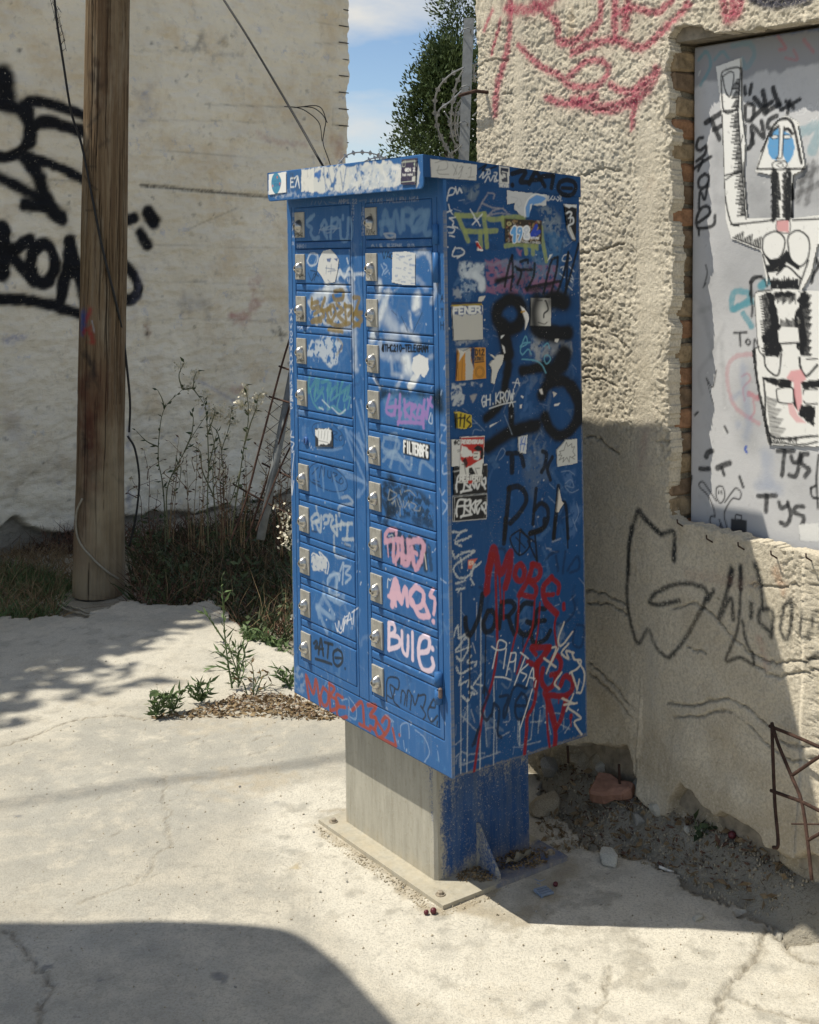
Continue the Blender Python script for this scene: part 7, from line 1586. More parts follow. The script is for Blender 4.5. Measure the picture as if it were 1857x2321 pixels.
def razor(name, label, loops, depth):
    w = empty(name, label, 'razor wire')
    for j, (s, r) in enumerate(loops):
        P = px_path('a3', s, [depth - .25 + .1 * (j % 4), depth + .12]); b = MB().tube(P, r, 5)
        L = 0
        for i in range(1, len(P) - 1):
            L += np.linalg.norm(P[i] - P[i - 1])
            if L > .05:
                L = 0; t = (P[i + 1] - P[i - 1]); t /= np.linalg.norm(t); n = np.cross(t, [0, 1, 0]); n /= np.linalg.norm(n)
                b.add([P[i] - t * .016, P[i] + n * .013, P[i] + t * .016, P[i] - n * .013, P[i] + np.array([0, .003, 0])], [(0, 1, 4), (1, 2, 4), (2, 3, 4), (3, 0, 4), (0, 3, 2, 1)])
        b.build('loop', M_RAZOR, w)
    return w
razor('razor_wire_coil', 'coils of razor wire fixed to the grey angle post', [('1215 525 1120 575 1040 650 995 740 985 850 1000 960 1030 1060 1080 1160 1125 1240 1160 1330', .004), ('1210 545 1160 640 1130 760 1115 880 1110 990 1130 1090 1175 1180 1200 1300', .004), ('1205 700 1110 790 1030 850 1000 930 1010 1010 1050 1110 1100 1190 1130 1260', .004), ('1205 790 1172 900 1160 1000 1180 1100 1195 1180', .004),
                      ('1200 1130 1160 1170 1110 1200 1080 1260', .0035), ('1335 500 1300 505 1290 560 1300 640', .004), ('1330 545 1295 590 1290 630', .0035), ('1330 590 1300 610', .0035), ('1190 780 1150 860 1140 1000 1160 1100', .0035), ('1325 870 1285 905', .0035), ('1330 770 1300 785', .005), ('1060 870 1110 960 1130 1100', .003)], d_ + .1)
razor('barbed_wire_arc', 'thin barbed wire arching against the sky above the mailbox roof', [('215 1300 250 1262 290 1218 350 1195 430 1190 500 1200 560 1220 610 1245 660 1290', .003), ('440 1260 480 1243 530 1232 570 1236 610 1250 640 1280', .003)], 5.6)

# leaning post and rusty mesh left of the mailbox
lean = empty('leaning_post', 'grey metal fence post leaning behind the mailbox', 'post')
P = [at_depth(Z('a2', '1640 330'), 6.3)[0], at_depth(Z('a2', '1455 1290'), 6.0)[0]]
MB().tube(P, .021, 8).build('tube', flat_mat('dull_grey_steel', (.17, .18, .18), .7, .3, 20), lean, True)
mesh_f = empty('rusty_mesh', 'rusty leaning reinforcing mesh between weeds and mailbox', 'mesh panel')
for s, r in [('1660 40 1570 330 1450 780 1370 1080 1290 1290', .0055), ('1665 380 1560 740 1400 1230 1370 1300', .0055), ('1660 700 1560 900 1430 1240', .005), ('1560 320 1690 365', .005), ('1505 490 1690 545', .005), ('1465 862 1690 975', .005), ('1305 980 1430 1050 1640 1160', .005)]:
    MB().tube(px_path('a2', s, [6.25, 5.95], 4), r, 5).build('bar', M_RUST, mesh_f)
net = empty('chain_link', 'sagging chain link netting behind the rusty mesh', 'netting')
for i in range(9):
    for sgn in (1, -1):
        y = 520 + i * 85; P = Z('a2', '%d %d %d %d' % (1480 - (i > 4) * 30, y + (90 if sgn > 0 else -40), 1680, y + (-70 if sgn > 0 else 120)))
        MB().tube(np.array([CAMP + ray(p[None])[0] * 6.4 for p in P]), .0018, 3).build('strand', M_DARKWIRE, net)

# rusty rebar ladder against the stuccoed wall
reb = empty('rebar_frame', 'rusty steel rod frame leaning on the foot of the stuccoed wall', 'steel frame')
def wall_path(s, v0, v1, y0=1050., y1=1905.):
    P = Z('a6', s); ya, yb = Z('a6', '0 %f 0 %f' % (y0, y1))[:, 1]
    P = smooth_line(P, 5) if len(P) > 2 else P
    out = []
    for p in P:
        v = v0 + (v1 - v0) * (p[1] - ya) / (yb - ya); L = on_rwall(p[None], v)[0]
        out.append(RW_T + RW_R @ np.array([v, L[0], L[1]]))
    return out
for s, r in [('1318 1055 1326 1300 1335 1500 1352 1708 1325 1728', .0046), ('1318 1050 1350 1160 1420 1330 1480 1480 1512 1690 1535 1905', .0046), ('1305 1068 1440 1122 1600 1192 1750 1260', .0044), ('1422 1340 1520 1272 1620 1205 1700 1150', .0042), ('1312 1418 1400 1450 1480 1480 1600 1540 1750 1610', .0044), ('1510 1692 1620 1628 1750 1560', .0040), ('1425 1600 1600 1602', .002)]:
    MB().tube(wall_path(s, .690, .55), r, 6).build('rod', M_RUST, reb, True)

# ---------------------------------------------------------------- foliage helpers
def leaf_quads(C, Dv, L, Wd, droop=0.25):
    """pointed leaves: two triangles-ish folded quads at C along Dv"""
    n = len(C); up = rng.normal(size=(n, 3)); s = np.cross(Dv, up); s /= np.linalg.norm(s, axis=1)[:, None] + 1e-9
    L = np.asarray(L).reshape(-1, 1) * np.ones((n, 1)); Wd = np.asarray(Wd).reshape(-1, 1) * np.ones((n, 1))
    nn = np.cross(s, Dv)
    V = np.stack([C, C + Dv * L * .45 + s * Wd * .5, C + Dv * L - nn * L * droop, C + Dv * L * .45 - s * Wd * .5], 1).reshape(-1, 3)
    F = np.arange(4 * n).reshape(-1, 4); return V, F
def unit(v): return v / (np.linalg.norm(v, axis=-1, keepdims=True) + 1e-9)
def mat_leaf(name, a, b, sc=3.0, rough=.6, trans=.0):
    m = NM(name); col = m.ramp(m.noise(sc, 3, .7), (.3, a), (.7, b)); col = m.mix(m.ramp(m.noise(sc * 14, 2), (.4, 0.), (.7, .5)), col, tuple(x * .55 for x in a))
    return m.done(col, rough, spec=.25)
M_CYP = mat_leaf('conifer_needles', (.038, .066, .020), (.090, .122, .038), 2.5)
M_WEED = mat_leaf('weed_green', (.075, .125, .045), (.150, .205, .085), 30)
M_DARKG = mat_leaf('undergrowth_green', (.035, .055, .025), (.085, .11, .045), 5)
M_DRY = mat_leaf('dry_grass', (.17, .115, .06), (.33, .245, .14), 22, .9)
M_BROWN = mat_leaf('dead_leaves', (.085, .05, .035), (.19, .105, .07), 25, .9)
M_LITTER = mat_leaf('leaf_litter', (.22, .135, .09), (.42, .30, .20), 30, .9)
M_FLOW = mat_leaf('cream_flowers', (.55, .50, .36), (.74, .71, .60), 40, .8)
M_BARK = flat_mat('bark', (.10, .075, .055), .9, .4, 20, 0, .5)
def conifer(name, label, X, Y, z0, z1, prof, n_cl, seed):
    t = empty(name, label, 'tree', 'conifers behind the fence')
    g = np.random.default_rng(seed)
    MB().tube([(X, Y, z0), (X + .05, Y, (z0 + z1) / 2), (X, Y, z1 - .3)], [.16, .10, .03], 8).build('trunk', M_BARK, t, True)
    z = g.uniform(z0 + .5, z1, n_cl); an = g.uniform(0, 2 * np.pi, n_cl); an = np.where(g.random(n_cl) < .6, g.uniform(np.pi * .8, np.pi * 2.0, n_cl), an)
    rr = np.interp(z, [p[0] for p in prof], [p[1] for p in prof]) * (.40 + .52 * np.sqrt(g.random(n_cl))) * (.72 + .5 * vnoise(an * 1.9, z * 1.7, seed % 30))
    C = np.stack([X + rr * np.cos(an), Y + rr * np.sin(an), z], 1); out = unit(np.stack([np.cos(an), np.sin(an), np.full(n_cl, .9)], 1))
    Vs = []; k = 190
    cr = g.uniform(.14, .42, n_cl)
    dirs = unit(g.normal(size=(n_cl, k, 3)) + out[:, None] * .55)
    P = C[:, None] + dirs * cr[:, None, None] * g.uniform(.35, 1.0, (n_cl, k, 1))
    Dv = unit(dirs + np.array([0, 0, .6]) + g.normal(size=dirs.shape) * .35)
    V, F = leaf_quads(P.reshape(-1, 3), Dv.reshape(-1, 3), g.uniform(.035, .075, n_cl * k), g.uniform(.016, .032, n_cl * k))
    obj('crown', mesh_np('crown', V, F, M_CYP), t)
    b = MB()
    for i in range(0, n_cl, 14): b.tube([(X, Y, z[i] - .25), tuple(C[i])], [.02, .008], 4, False)
    b.build('branches', M_BARK, t)
dT = 16.0
def tx(px_): return (px_ - CX) / FPX * dT
conifer('cypress_tree', 'tall dark conifer rising behind the angle post', tx(1104), dT, -.1, 7.6, [(0, .5), (2.2, .95), (2.9, .80), (3.2, .55), (4.3, .80), (5.0, .50), (6.4, .35), (7.6, .08)], 330, 5)
conifer('cypress_tree', 'shorter dark conifer left of the tall one, just above the mailbox roof', tx(1008), dT - 1.0, -.1, 3.95, [(0, .5), (1.9, .70), (2.6, .70), (3.1, .46), (3.6, .27), (3.95, .06)], 190, 6)

# ---------------------------------------------------------------- weeds
def stems_leaves(name, label, cat, group, stems, leafmat, L, Wd, per, flowers=None, fl_n=9, fl_r=.028, stemmat=None, r0=.004, leaf_from=.05, leaf_up=.6):
    t = empty(name, label, cat, group)
    Cs_, Ds = [], []; tips = []
    for P in stems:
        P = np.asarray(P); n = len(P); MB().tube(P, np.linspace(r0, r0 * .35, n), 5).build('stem', stemmat or M_WEED, t, True)
        if per:
            seg = np.linalg.norm(np.diff(P, axis=0), axis=1).sum(); m = max(1, int(seg * per))
            tt = np.linspace(leaf_from, 1, m); idx = tt * (n - 1); i0 = np.clip(idx.astype(int), 0, n - 2); f = (idx - i0)[:, None]
            C = P[i0] * (1 - f) + P[i0 + 1] * f; ax = unit(P[i0 + 1] - P[i0])
            d = unit(rng.normal(size=(m, 3)) * np.array([1, 1, .4]) + ax * leaf_up); Cs_.append(C); Ds.append(d)
        tips.append(P[-1])
    if per:
        C = np.concatenate(Cs_); Dv = np.concatenate(Ds); V, F = leaf_quads(C, Dv, rng.uniform(L * .6, L * 1.3, len(C)), rng.uniform(Wd * .7, Wd * 1.3, len(C)))
        obj('leaves', mesh_np('leaves', V, F, leafmat), t)['kind'] = 'stuff'
    if flowers:
        FC = np.array([f for f in flowers]); k = fl_n
        C = (FC[:, None] + rng.normal(size=(len(FC), k, 3)) * fl_r * .75).reshape(-1, 3); V, F = leaf_quads(C, unit(rng.normal(size=C.shape) + np.array([0, -.3, .4])), rng.uniform(.012, .022, len(C)), rng.uniform(.010, .018, len(C)), .1)
        obj('flowers', mesh_np('flowers', V, F, M_FLOW), t)['kind'] = 'stuff'
    return t
def A2(s, d, n=5): return px_path('a2', s, d if hasattr(d, '__len__') else [d], n)
DW = [([ '925 1330 920 1120 905 950 885 850 890 700 920 555 1020 450', '920 555 905 500 880 452', '1020 450 1000 370 1030 300', '1020 450 1075 440 1085 385 1100 350', '1075 440 1105 480 1140 530', '885 770 820 740 760 680'], '1000 330 1012 310 1095 352 1100 362 1085 375 1050 438 1030 440 1080 436', 6.5, 'tall thin dry weed with cream flower heads nearest the pole'),
      (['940 1300 930 1050 960 930 1030 800 1070 720 1155 590', '1030 800 1070 700 1080 620 1075 580', '960 930 1010 880 1000 1000'], '1140 470 1150 480 1155 545 1110 520 1160 560', 6.4, 'branching dry weed leaning right between the flower stalks'),
      (['1165 1330 1158 1100 1165 880 1160 700 1150 560 1135 490', '1165 880 1195 760 1210 700', '1160 700 1195 600 1200 570'], '1175 600 1190 590 1200 570 1205 555 1240 570 1235 600 1230 595', 6.3, 'dry weed stalk with cream flowers in the middle of the clump'),
      (['1215 1300 1195 1050 1190 900 1200 780 1170 620', '1195 1050 1130 900 1120 800 1070 760'], '1170 600 1185 610', 6.45, 'sparse dry weed with few flowers'),
      (['1260 1330 1250 1050 1245 900 1240 790 1280 660 1297 545', '1240 790 1215 690 1180 650'], '1290 550 1300 570 1285 610 1275 630 1290 590 1320 640 1315 630 1280 715 1260 715', 6.35, 'dry weed stalk with cream flowers near the leaning post'),
      (['1290 1280 1330 1000 1345 900 1365 760 1390 590 1372 430', '1365 760 1400 640 1430 560 1442 490', '1390 590 1345 530', '1345 900 1290 1080'], '1372 425 1370 470 1360 465 1385 480 1340 535 1330 532 1365 540 1420 555 1405 550 1430 565 1445 490 1470 482 1455 495 1425 498 1395 560', 6.15, 'rightmost flowering dry weed, heads level with the leaning post')]
for st, fl, d, lab in DW:
    fl = Z('a2', fl); F3 = [CAMP + ray(p[None])[0] * (d + .02) for p in fl]
    stems_leaves('dry_flowering_weed', lab, 'weed', 'dry flowering weeds', [A2(s, d) for s in st], M_DARKG, .035, .014, 26, F3, 14, .016, mat_leaf('weed_stalk', (.10, .115, .06), (.17, .165, .09), 10) if not bpy.data.materials.get('weed_stalk') else bpy.data.materials['weed_stalk'], .0042)
fl = [CAMP + ray(p[None])[0] * 5.6 for p in Z('a2', '1610 1180 1600 1200 1615 1240 1605 1290 1612 1300 1595 1190 1560 1105 1620 1750 1612 1260 1608 1285')]
stems_leaves('pale_blossom_weed', 'weed with pale round blossoms peeping out beside the mailbox edge', 'weed', None, [A2('1640 1600 1625 1400 1610 1200', 5.6), A2('1640 1500 1620 1300', 5.6)], M_DARKG, .03, .014, 20, fl, 12, .022, M_DARKG)
for i in range(12):
    x0 = rng.uniform(800, 1600); y0 = 1330; st = []
    for j in range(3):
        x, y = x0 + rng.uniform(-30, 30), y0 + rng.uniform(-40, 60); hgt_ = rng.uniform(280, 640); dx = rng.uniform(-90, 90); d = 6.2 + (i % 4) * .12
        st.append(A2('%f %f %f %f %f %f %f %f' % (x, y, x + dx * .25, y - hgt_ * .35, x + dx * .5 + rng.uniform(-14, 14), y - hgt_ * .7, x + dx, y - hgt_), d))
        st.append(A2('%f %f %f %f %f %f' % (x + dx * .5, y - hgt_ * .68, x + dx * .5 + rng.uniform(-60, 60), y - hgt_ * .8, x + dx * .5 + rng.uniform(-90, 90), y - hgt_ * rng.uniform(.85, .98)), d))
    stems_leaves('dry_stalk_clump', 'bare thin dry stalks in the tangle below the plastered wall', 'weed', 'bare dry stalks', st, M_BROWN, .022, .009, 22, [p_[-1] for p_ in st[::2]] if i % 2 else None, 7, .012, M_DRY if i % 3 else M_BROWN, .0026)
# undergrowth: uncountable
def scatter_blades(name, label, region, n, h, lean, wd, mat, dz=0.0):
    P = region(n); C = np.column_stack([P, floor_zv(P[:, 0], P[:, 1]) - .01 + dz])
    k = len(C); D = unit(rng.normal(size=(k, 3)) * lean + np.array([0, 0, 1.0])); H = rng.uniform(h * .35, h, k)[:, None]
    s = unit(np.cross(D, rng.normal(size=(k, 3)))) * wd; bend = rng.normal(size=(k, 3)) * np.array([1, 1, 0]) * H * .35
    V = np.stack([C - s, C + s, C + D * H * .55 + s * .7 + bend * .3, C + D * H * .55 - s * .7 + bend * .3, C + D * H + bend], 1).reshape(-1, 3)
    i = np.arange(k)[:, None] * 5
    F = [tuple(r) for r in (i + np.array([0, 1, 2, 3]))] + [tuple(r) for r in (i + np.array([3, 2, 4]))]
    return tag(obj(name, mesh_np(name, V, F, mat)), label, 'undergrowth', kind='stuff')
def px_region(k, s, jitter=0.0, dens=None):
    poly = on_ground(Z(k, s))[:, :2]
    def f(n):
        lo, hi = poly.min(0), poly.max(0); out = []
        while len(out) < n:
            p = rng.uniform(lo, hi, (n, 2)); m = in_poly(p[:, 0], p[:, 1], poly)
            if dens: m &= fbm(p[:, 0] * dens, p[:, 1] * dens, 3, 17) > rng.uniform(.25, .7, n)
            out += list(p[m])
        return np.array(out[:n])
    return f
pit = px_region('a2', '720 1300 900 1250 1400 1180 1800 1120 1900 1500 1800 1750 1640 1800 1500 1840 1400 1790 1300 1740 1230 1660 1170 1630 1050 1650 880 1660 730 1610')
grs = px_region('a2', '-200 1330 200 1300 430 1290 430 1480 330 1560 330 1680 100 1700 -200 1720')
scatter_blades('dry_undergrowth', 'tangle of dead brown stalks and leaves below the plastered wall', pit, 1800, .28, .9, .0022, M_BROWN)
scatter_blades('undergrowth', 'dark green weeds filling the hollow behind the mailbox', pit, 2200, .22, .8, .005, M_DARKG)
scatter_blades('grass', 'patchy green grass in shade left of the wooden pole', px_region('a2', '-200 1380 200 1400 430 1480 360 1560 330 1660 100 1720 -200 1730', dens=5), 3600, .10, .7, .003, M_WEED)
scatter_blades('dry_grass', 'dry straw and stalks round the foot of the pole', grs, 3000, .13, 1.0, .0028, M_DRY)
scatter_blades('dry_stalks', 'dead stalks along the foot of the plastered wall', px_region('a2', '-200 1250 400 1240 730 1230 1400 1150 1400 1210 730 1300 -200 1330'), 1500, .22, .8, .003, M_BROWN)
def litter(name, label, region, n, size, mat, flat=.35, hgt=.018):
    P = region(n); C = np.column_stack([P, floor_zv(P[:, 0], P[:, 1]) + .003 + hgt * rng.random(len(P)) ** 2 * (.15 + 2.2 * np.clip(fbm(P[:, 0] * 5, P[:, 1] * 5, 3, 27) - .3, 0, 1))]); D = unit(rng.normal(size=(n, 3)) * np.array([1, 1, flat]))
    V, F = leaf_quads(C, D, rng.uniform(size * .4, size * 1.2, n), rng.uniform(size * .15, size * .5, n), .2)
    return tag(obj(name, mesh_np(name, V, F, mat)), label, 'leaf litter', kind='stuff')
litter('dead_leaves', 'dry leaf litter beside the mailbox on the pavement joint', px_region('a8', '1030 420 1150 370 1300 370 1440 390 1600 440 1680 490 1560 490 1400 470 1250 455 1090 440 960 470'), 650, .015, M_LITTER, .35, .006)
litter('straw_litter', 'pale straw scattered along the pavement joint', px_region('a8', '700 490 960 440 1150 380 1440 390 1690 500 1500 500 1250 470 900 480'), 800, .028, M_DRY, .2, .008)
litter('soil_litter', 'dead leaves lying on the soil under the stuccoed wall', px_region('a6', '100 1300 300 1350 600 1560 900 1700 1300 1800 1574 1880 1574 2050 1200 2010 900 1900 560 1800 300 1700'), 700, .018, M_BROWN, .2)
scatter_blades('dead_stalks', 'pale dead stalks standing among the dark weeds', pit, 1100, .30, .7, .0020, M_DRY)
litter('low_leaves', 'low dark green leaves covering the hollow behind the mailbox', pit, 3200, .045, M_DARKG, .8, .24)
litter('withered_leaves', 'withered brown leaves tangled among the weeds', pit, 2600, .032, M_BROWN, .8, .14)
litter('sunlit_leaves', 'small green leaves at the slab edge beside the mailbox', px_region('a8', '1180 60 1320 80 1425 150 1425 190 1330 130 1200 110'), 700, .035, M_WEED, .9, .09)
# green weeds growing in the pavement joint
def G8(s, d=None, n=4):
    P = Z('a8', s); root = on_ground(P[:1])[0]; return px_path('a8', s, [root[1]], n)
def green(label, stems, L, Wd, per, r0=.003, up=.9, mat=None): return stems_leaves('green_weed', label, 'weed', 'weeds in the pavement joint', stems, mat or M_WEED, L, Wd, per, None, r0=r0, leaf_up=up)
green('tall single green weed with narrow leaves growing in the pavement joint', [G8('1135 345 1128 300 1115 220 1102 120 1095 20 1090 -80 1085 -160'), G8('1102 120 1060 60 1020 0 1000 -20'), G8('1110 200 1075 170 1042 168'), G8('1120 260 1070 238 1035 245')], .048, .010, 80, .0042, 1.3)
green('feathery green weed right beside the tall one', [G8('1165 340 1160 240 1150 130'), G8('1165 300 1190 200 1195 160'), G8('1160 260 1130 180 1120 130'), G8('1170 330 1200 240'), G8('1160 220 1175 150')], .048, .009, 150, .003, .9)
green('pale straggly weed between feathery weed and mailbox', [G8('1240 380 1240 280 1225 205'), G8('1250 380 1280 300 1320 270'), G8('1230 370 1270 290 1275 260'), G8('1210 380 1190 320 1170 300'), G8('1250 360 1300 340 1330 320')], .03, .008, 70, .0028, .9, M_DRY)
for lab, s in [('low green tuft at the left end of the weeds', '760 480'), ('low green tuft second from the left', '850 455'), ('bushy low green tuft third from the left', '970 410'), ('small green tuft beside the mailbox corner', '1415 340')]:
    p = Z('a8', s)[0]; st = []
    for i in range(9):
        dx, dy = rng.uniform(-70, 70), -rng.uniform(40, 105); st.append(G8('%f %f %f %f %f %f' % ((p[0]) / .46377 if False else float(s.split()[0]), float(s.split()[1]), float(s.split()[0]) + dx * .5, float(s.split()[1]) + dy * .6, float(s.split()[0]) + dx, float(s.split()[1]) + dy)))
    green(lab, st, .042, .010, 130, .0022, .7)
# weeds under the stuccoed wall
def A6(s, n=4):
    P = Z('a6', s); root = on_ground(P[:1], .03)[0]; return px_path('a6', s, [root[1]], n)
stems_leaves('wall_weed', 'thin upright weed with a leafy top against the stuccoed wall', 'weed', None, [A6('1105 1745 1092 1600 1080 1480 1075 1390 1050 1240'), A6('1105 1745 1095 1560 1085 1400 1130 1225')], M_DARKG, .030, .016, 60, None, r0=.003, leaf_from=.5)
stems_leaves('wall_weed', 'low dark leafy plant on the soil below the thin weed', 'weed', None, [A6('940 1745 %d %d' % (900 + i * 14, 1580 + (i * 53) % 90)) for i in range(8)], M_DARKG, .032, .022, 90, None, r0=.002)
stems_leaves('dead_weed', 'small purple brown withered plant under the wall', 'weed', None, [A6('1060 1810 %d %d' % (1010 + i * 22, 1690 + (i * 37) % 60)) for i in range(6)], M_BROWN, .028, .016, 70, None, r0=.002)

# ---------------------------------------------------------------- rubble and litter
M_STONE = [flat_mat('stone_%s' % n, c, .9, .3, 30, 0, .6, .1) for n, c in (('tan', (.40, .35, .26)), ('grey', (.33, .32, .29)), ('pale', (.52, .50, .43)))]
stone_me = {}
def stone_mesh(seed, mi):
    if (seed, mi) not in stone_me:
        g = np.random.default_rng(300 + seed); P = unit(g.normal(size=(16, 3))) * g.uniform(.40, .54, (16, 1))
        bm = bmesh.new(); vs = [bm.verts.new(p) for p in P]; bmesh.ops.convex_hull(bm, input=vs)
        bmesh.ops.delete(bm, geom=[v for v in bm.verts if not v.link_faces], context='VERTS')
        bmesh.ops.bevel(bm, geom=bm.edges[:], offset=.035, segments=1, affect='EDGES'); bmesh.ops.triangulate(bm, faces=bm.faces[:])
        bmesh.ops.subdivide_edges(bm, edges=[e for e in bm.edges if e.calc_length() > .22], cuts=1); bm.verts.index_update()
        V = lumpy([v.co[:] for v in bm.verts], .035, 5, 130 + seed * 3); F = [[v.index for v in f.verts] for f in bm.faces]; bm.free()
        stone_me[(seed, mi)] = mesh_np('stone', V, F, M_STONE[mi])
    return stone_me[(seed, mi)]
def put_stone(name, p, sx, sy, sz, seed, mi, label, cat='stone', group=None, sink=.25):
    o = obj(name, stone_mesh(seed, mi)); o.scale = (sx, sy, sz); o.rotation_euler = (rng.uniform(-.3, .3), rng.uniform(-.3, .3), rng.uniform(0, 6.3))
    o.location = (p[0], p[1], floor_z(p[0], p[1]) + sz * (.5 - sink)); return tag(o, label, cat, group)
def g6(s): return on_ground(Z('a6', s), .02)[0]
for i, (s, a, b_, c, lab) in enumerate([('270 1400', .12, .09, .08, 'large lumpy rock at the wall foot right behind the mailbox'), ('110 1350', .10, .08, .07, 'dark rock under the mailbox by the wall'), ('470 1420', .08, .06, .05, 'rounded rock between the big lumpy rock and the brick fragment'), ('100 1500', .14, .11, .06, 'broad broken concrete lump behind the pedestal'), ('640 1560', .10, .08, .07, 'rock wedged under the plaster edge right of the brick fragment'), ('400 1465', .055, .04, .05, 'small pale stone just above the brick fragment'), ('850 1620', .11, .08, .06, 'tan rock under the broken plaster'), ('580 1650', .06, .045, .04, 'small stone below the brick fragment'), ('690 1665', .05, .04, .035, 'small yellowish stone left of the dark leafy plant'),
                                             ('1400 1850', .12, .09, .07, 'rock at the wall foot under the rebar frame'), ('1540 1880', .12, .09, .08, 'rock at the wall foot near the picture edge'), ('855 1745', .022, .02, .025, 'tiny white stone beside the dark leafy plant'), ('1500 1945', .045, .03, .03, 'reddish stone near the end of the rebar frame'), ('920 2072', .045, .032, .02, 'flat pale stone lying on the shaded slab'), ('440 1770', .10, .07, .05, 'pale chunk broken from the slab edge')]):
    p = g6(s); put_stone('rock', p, a, b_, c, i % 6, (0, 1, 2)[i % 3] if 'pale' not in lab else 2, lab, 'rock')
for i, (s, a, dz) in enumerate([('150 1240', .11, .07), ('215 1300', .12, .05), ('330 1290', .13, .06), ('420 1340', .12, .05), ('520 1390', .11, .04), ('300 1220', .10, .10), ('250 1230', .09, .12), ('480 1330', .10, .08), ('560 1450', .09, .03), ('380 1380', .08, .03), ('880 1560', .10, .04), ('960 1600', .08, .03), ('800 1500', .08, .04)]):
    p = g6(s); o = put_stone('rubble_stone', p, a, a * .75, a * .7, i % 6, (0, 0, 1, 2)[i % 4], 'lumpy rubble stone in the hollow under the broken plaster', 'rubble', 'rubble under the broken plaster'); o.location.z += dz * .4
V, F = rough_block(.12, .09, .045, .006, 160, 2, .008)
V = V * np.where(V[:, :1] > 0, 1 - .35 * (np.abs(V[:, 1:2]) > .03), 1)
p = g6('455 1560'); o = obj('brick_fragment', mesh_np('brick_fragment', V, F, flat_mat('broken_brick', (.30, .165, .115), .92, .25, 30, 0, .5, .1)), M=Matrix.Translation((p[0], p[1], floor_z(p[0], p[1]) + .035)) @ Euler((.35, -.1, -.5)).to_matrix().to_4x4())
tag(o, 'broken reddish brick slab leaning on rubble at the wall foot', 'brick')
peb = [('a7', s, r) for s, r in (('190 535', 9), ('240 622', 8), ('310 645', 10), ('280 630', 5), ('400 818', 7), ('403 862', 8), ('272 912', 7), ('675 890', 9), ('672 1002', 7), ('128 1050', 7), ('965 1055', 4), ('1040 1092', 6), ('818 1125', 9), ('648 1163', 6), ('647 1208', 5), ('1265 1170', 9), ('1467 1242', 7), ('1103 1243', 4), ('1642 977', 7), ('1380 1022', 8), ('1328 1008', 8), ('975 990', 7), ('1180 890', 7), ('138 602', 4), ('165 850', 4), ('207 1015', 4), ('590 1045', 3), ('930 1285', 4))] + \
      [('a8', s, r) for s, r in (('1172 835', 10), ('1168 922', 6), ('1690 1250', 7), ('1698 1293', 9), ('1565 1343', 9), ('1425 1480', 7), ('518 208', 6), ('805 363', 7), ('880 1708', 6), ('1150 1810', 10), ('345 1630', 6), ('665 1560', 7))] + [('a6', s, r) for s, r in (('390 2042', 8), ('640 2050', 6), ('752 2010', 5), ('40 2080', 8), ('95 2092', 7), ('1240 1838', 7), ('790 1790', 5))]
for i, (k, s, r) in enumerate(peb):
    p = on_ground(Z(k, s))[0]; d = r * ZW[k][2] * 2 * p[1] / FPX
    put_stone('pebble', p, d, d * .75, d * .6, i % 6, i % 3, 'small loose pebble lying on the pavement', 'pebble', 'pebbles on the pavement', .15)
stone_me_dark = flat_mat('dried_berry', (.10, .022, .028), .35, .4, 60)
bm = bmesh.new(); bmesh.ops.create_icosphere(bm, subdivisions=2, radius=.5); bm.verts.index_update(); V = lumpy([v.co[:] for v in bm.verts], .05, 3, 190); F = [[v.index for v in f.verts] for f in bm.faces]; bm.free()
ber = mesh_np('fallen_berry', V, F, stone_me_dark, smooth=True)
for k, s, d, lab in [('a7', '825 1018', .0165, 'larger dark fallen berry in front of the base plate corner'), ('a7', '790 1022', .013, 'smaller dark fallen berry beside the larger one'), ('a7', '1422 884', .0135, 'dark red berry beside the grey plastic scrap'), ('a6', '1100 1866', .022, 'dark red berry beside the cigarette end near the wall')]:
    p = on_ground(Z(k, s), 0 if k == 'a7' else .0)[0]; o = obj('fallen_berry', ber); o.scale = (d,) * 3; o.location = (p[0], p[1], floor_z(p[0], p[1]) + d * .48); tag(o, lab, 'berry', 'fallen berries')
M_PAPERW = flat_mat('cigarette_paper', (.62, .60, .54), .8, .1); M_FILT = flat_mat('cigarette_filter', (.45, .24, .10), .8, .2)
for s0, s1, lab in [('705 1845 ', '785 1856', 'white cigarette end on the soil at the slab edge'), ('1145 1868', '1222 1878', 'brownish cigarette end beside the dark red berry')]:
    t = empty('cigarette_end', lab, 'cigarette end'); a, b_ = on_ground(Z('a6', s0))[0], on_ground(Z('a6', s1))[0]
    a[2] = floor_z(a[0], a[1]) + .006; b_[2] = floor_z(b_[0], b_[1]) + .006; m_ = a * .45 + b_ * .55
    MB().tube([a, m_], .0042, 8).build('filter', M_FILT if 'brown' in lab else M_PAPERW, t, True); MB().tube([m_, b_], .0041, 8).build('paper', M_PAPERW, t, True)
# grey plastic scrap
t = empty('plastic_scrap', 'small grey slotted plastic scrap on the pavement beside the base plate', 'litter'); p = on_ground(Z('a7', '1365 918'))[0]; zf = floor_z(p[0], p[1])
Mx = Matrix.Translation((p[0], p[1], zf + .003)) @ Euler((.05, .04, .55)).to_matrix().to_4x4()
M_PL = flat_mat('grey_plastic', (.20, .25, .33), .4, .15)
for i in range(4): MB().box(-.020, .020, -.017 + i * .0095, -.0105 + i * .0095, 0, .006, .001).build('slat', M_PL, t, M=Mx)
MB().box(-.020, -.014, -.018, .018, -.002, .0045, .001).build('rib', M_PL, t, M=Mx)
for s in ('1320 870 1345 880 1370 870', '1330 890 1350 895'): MB().tube([(q[0], q[1], zf + .012) for q in on_ground(smooth_line(Z('a7', s)))], .0012, 4).build('strand', M_PL, t)
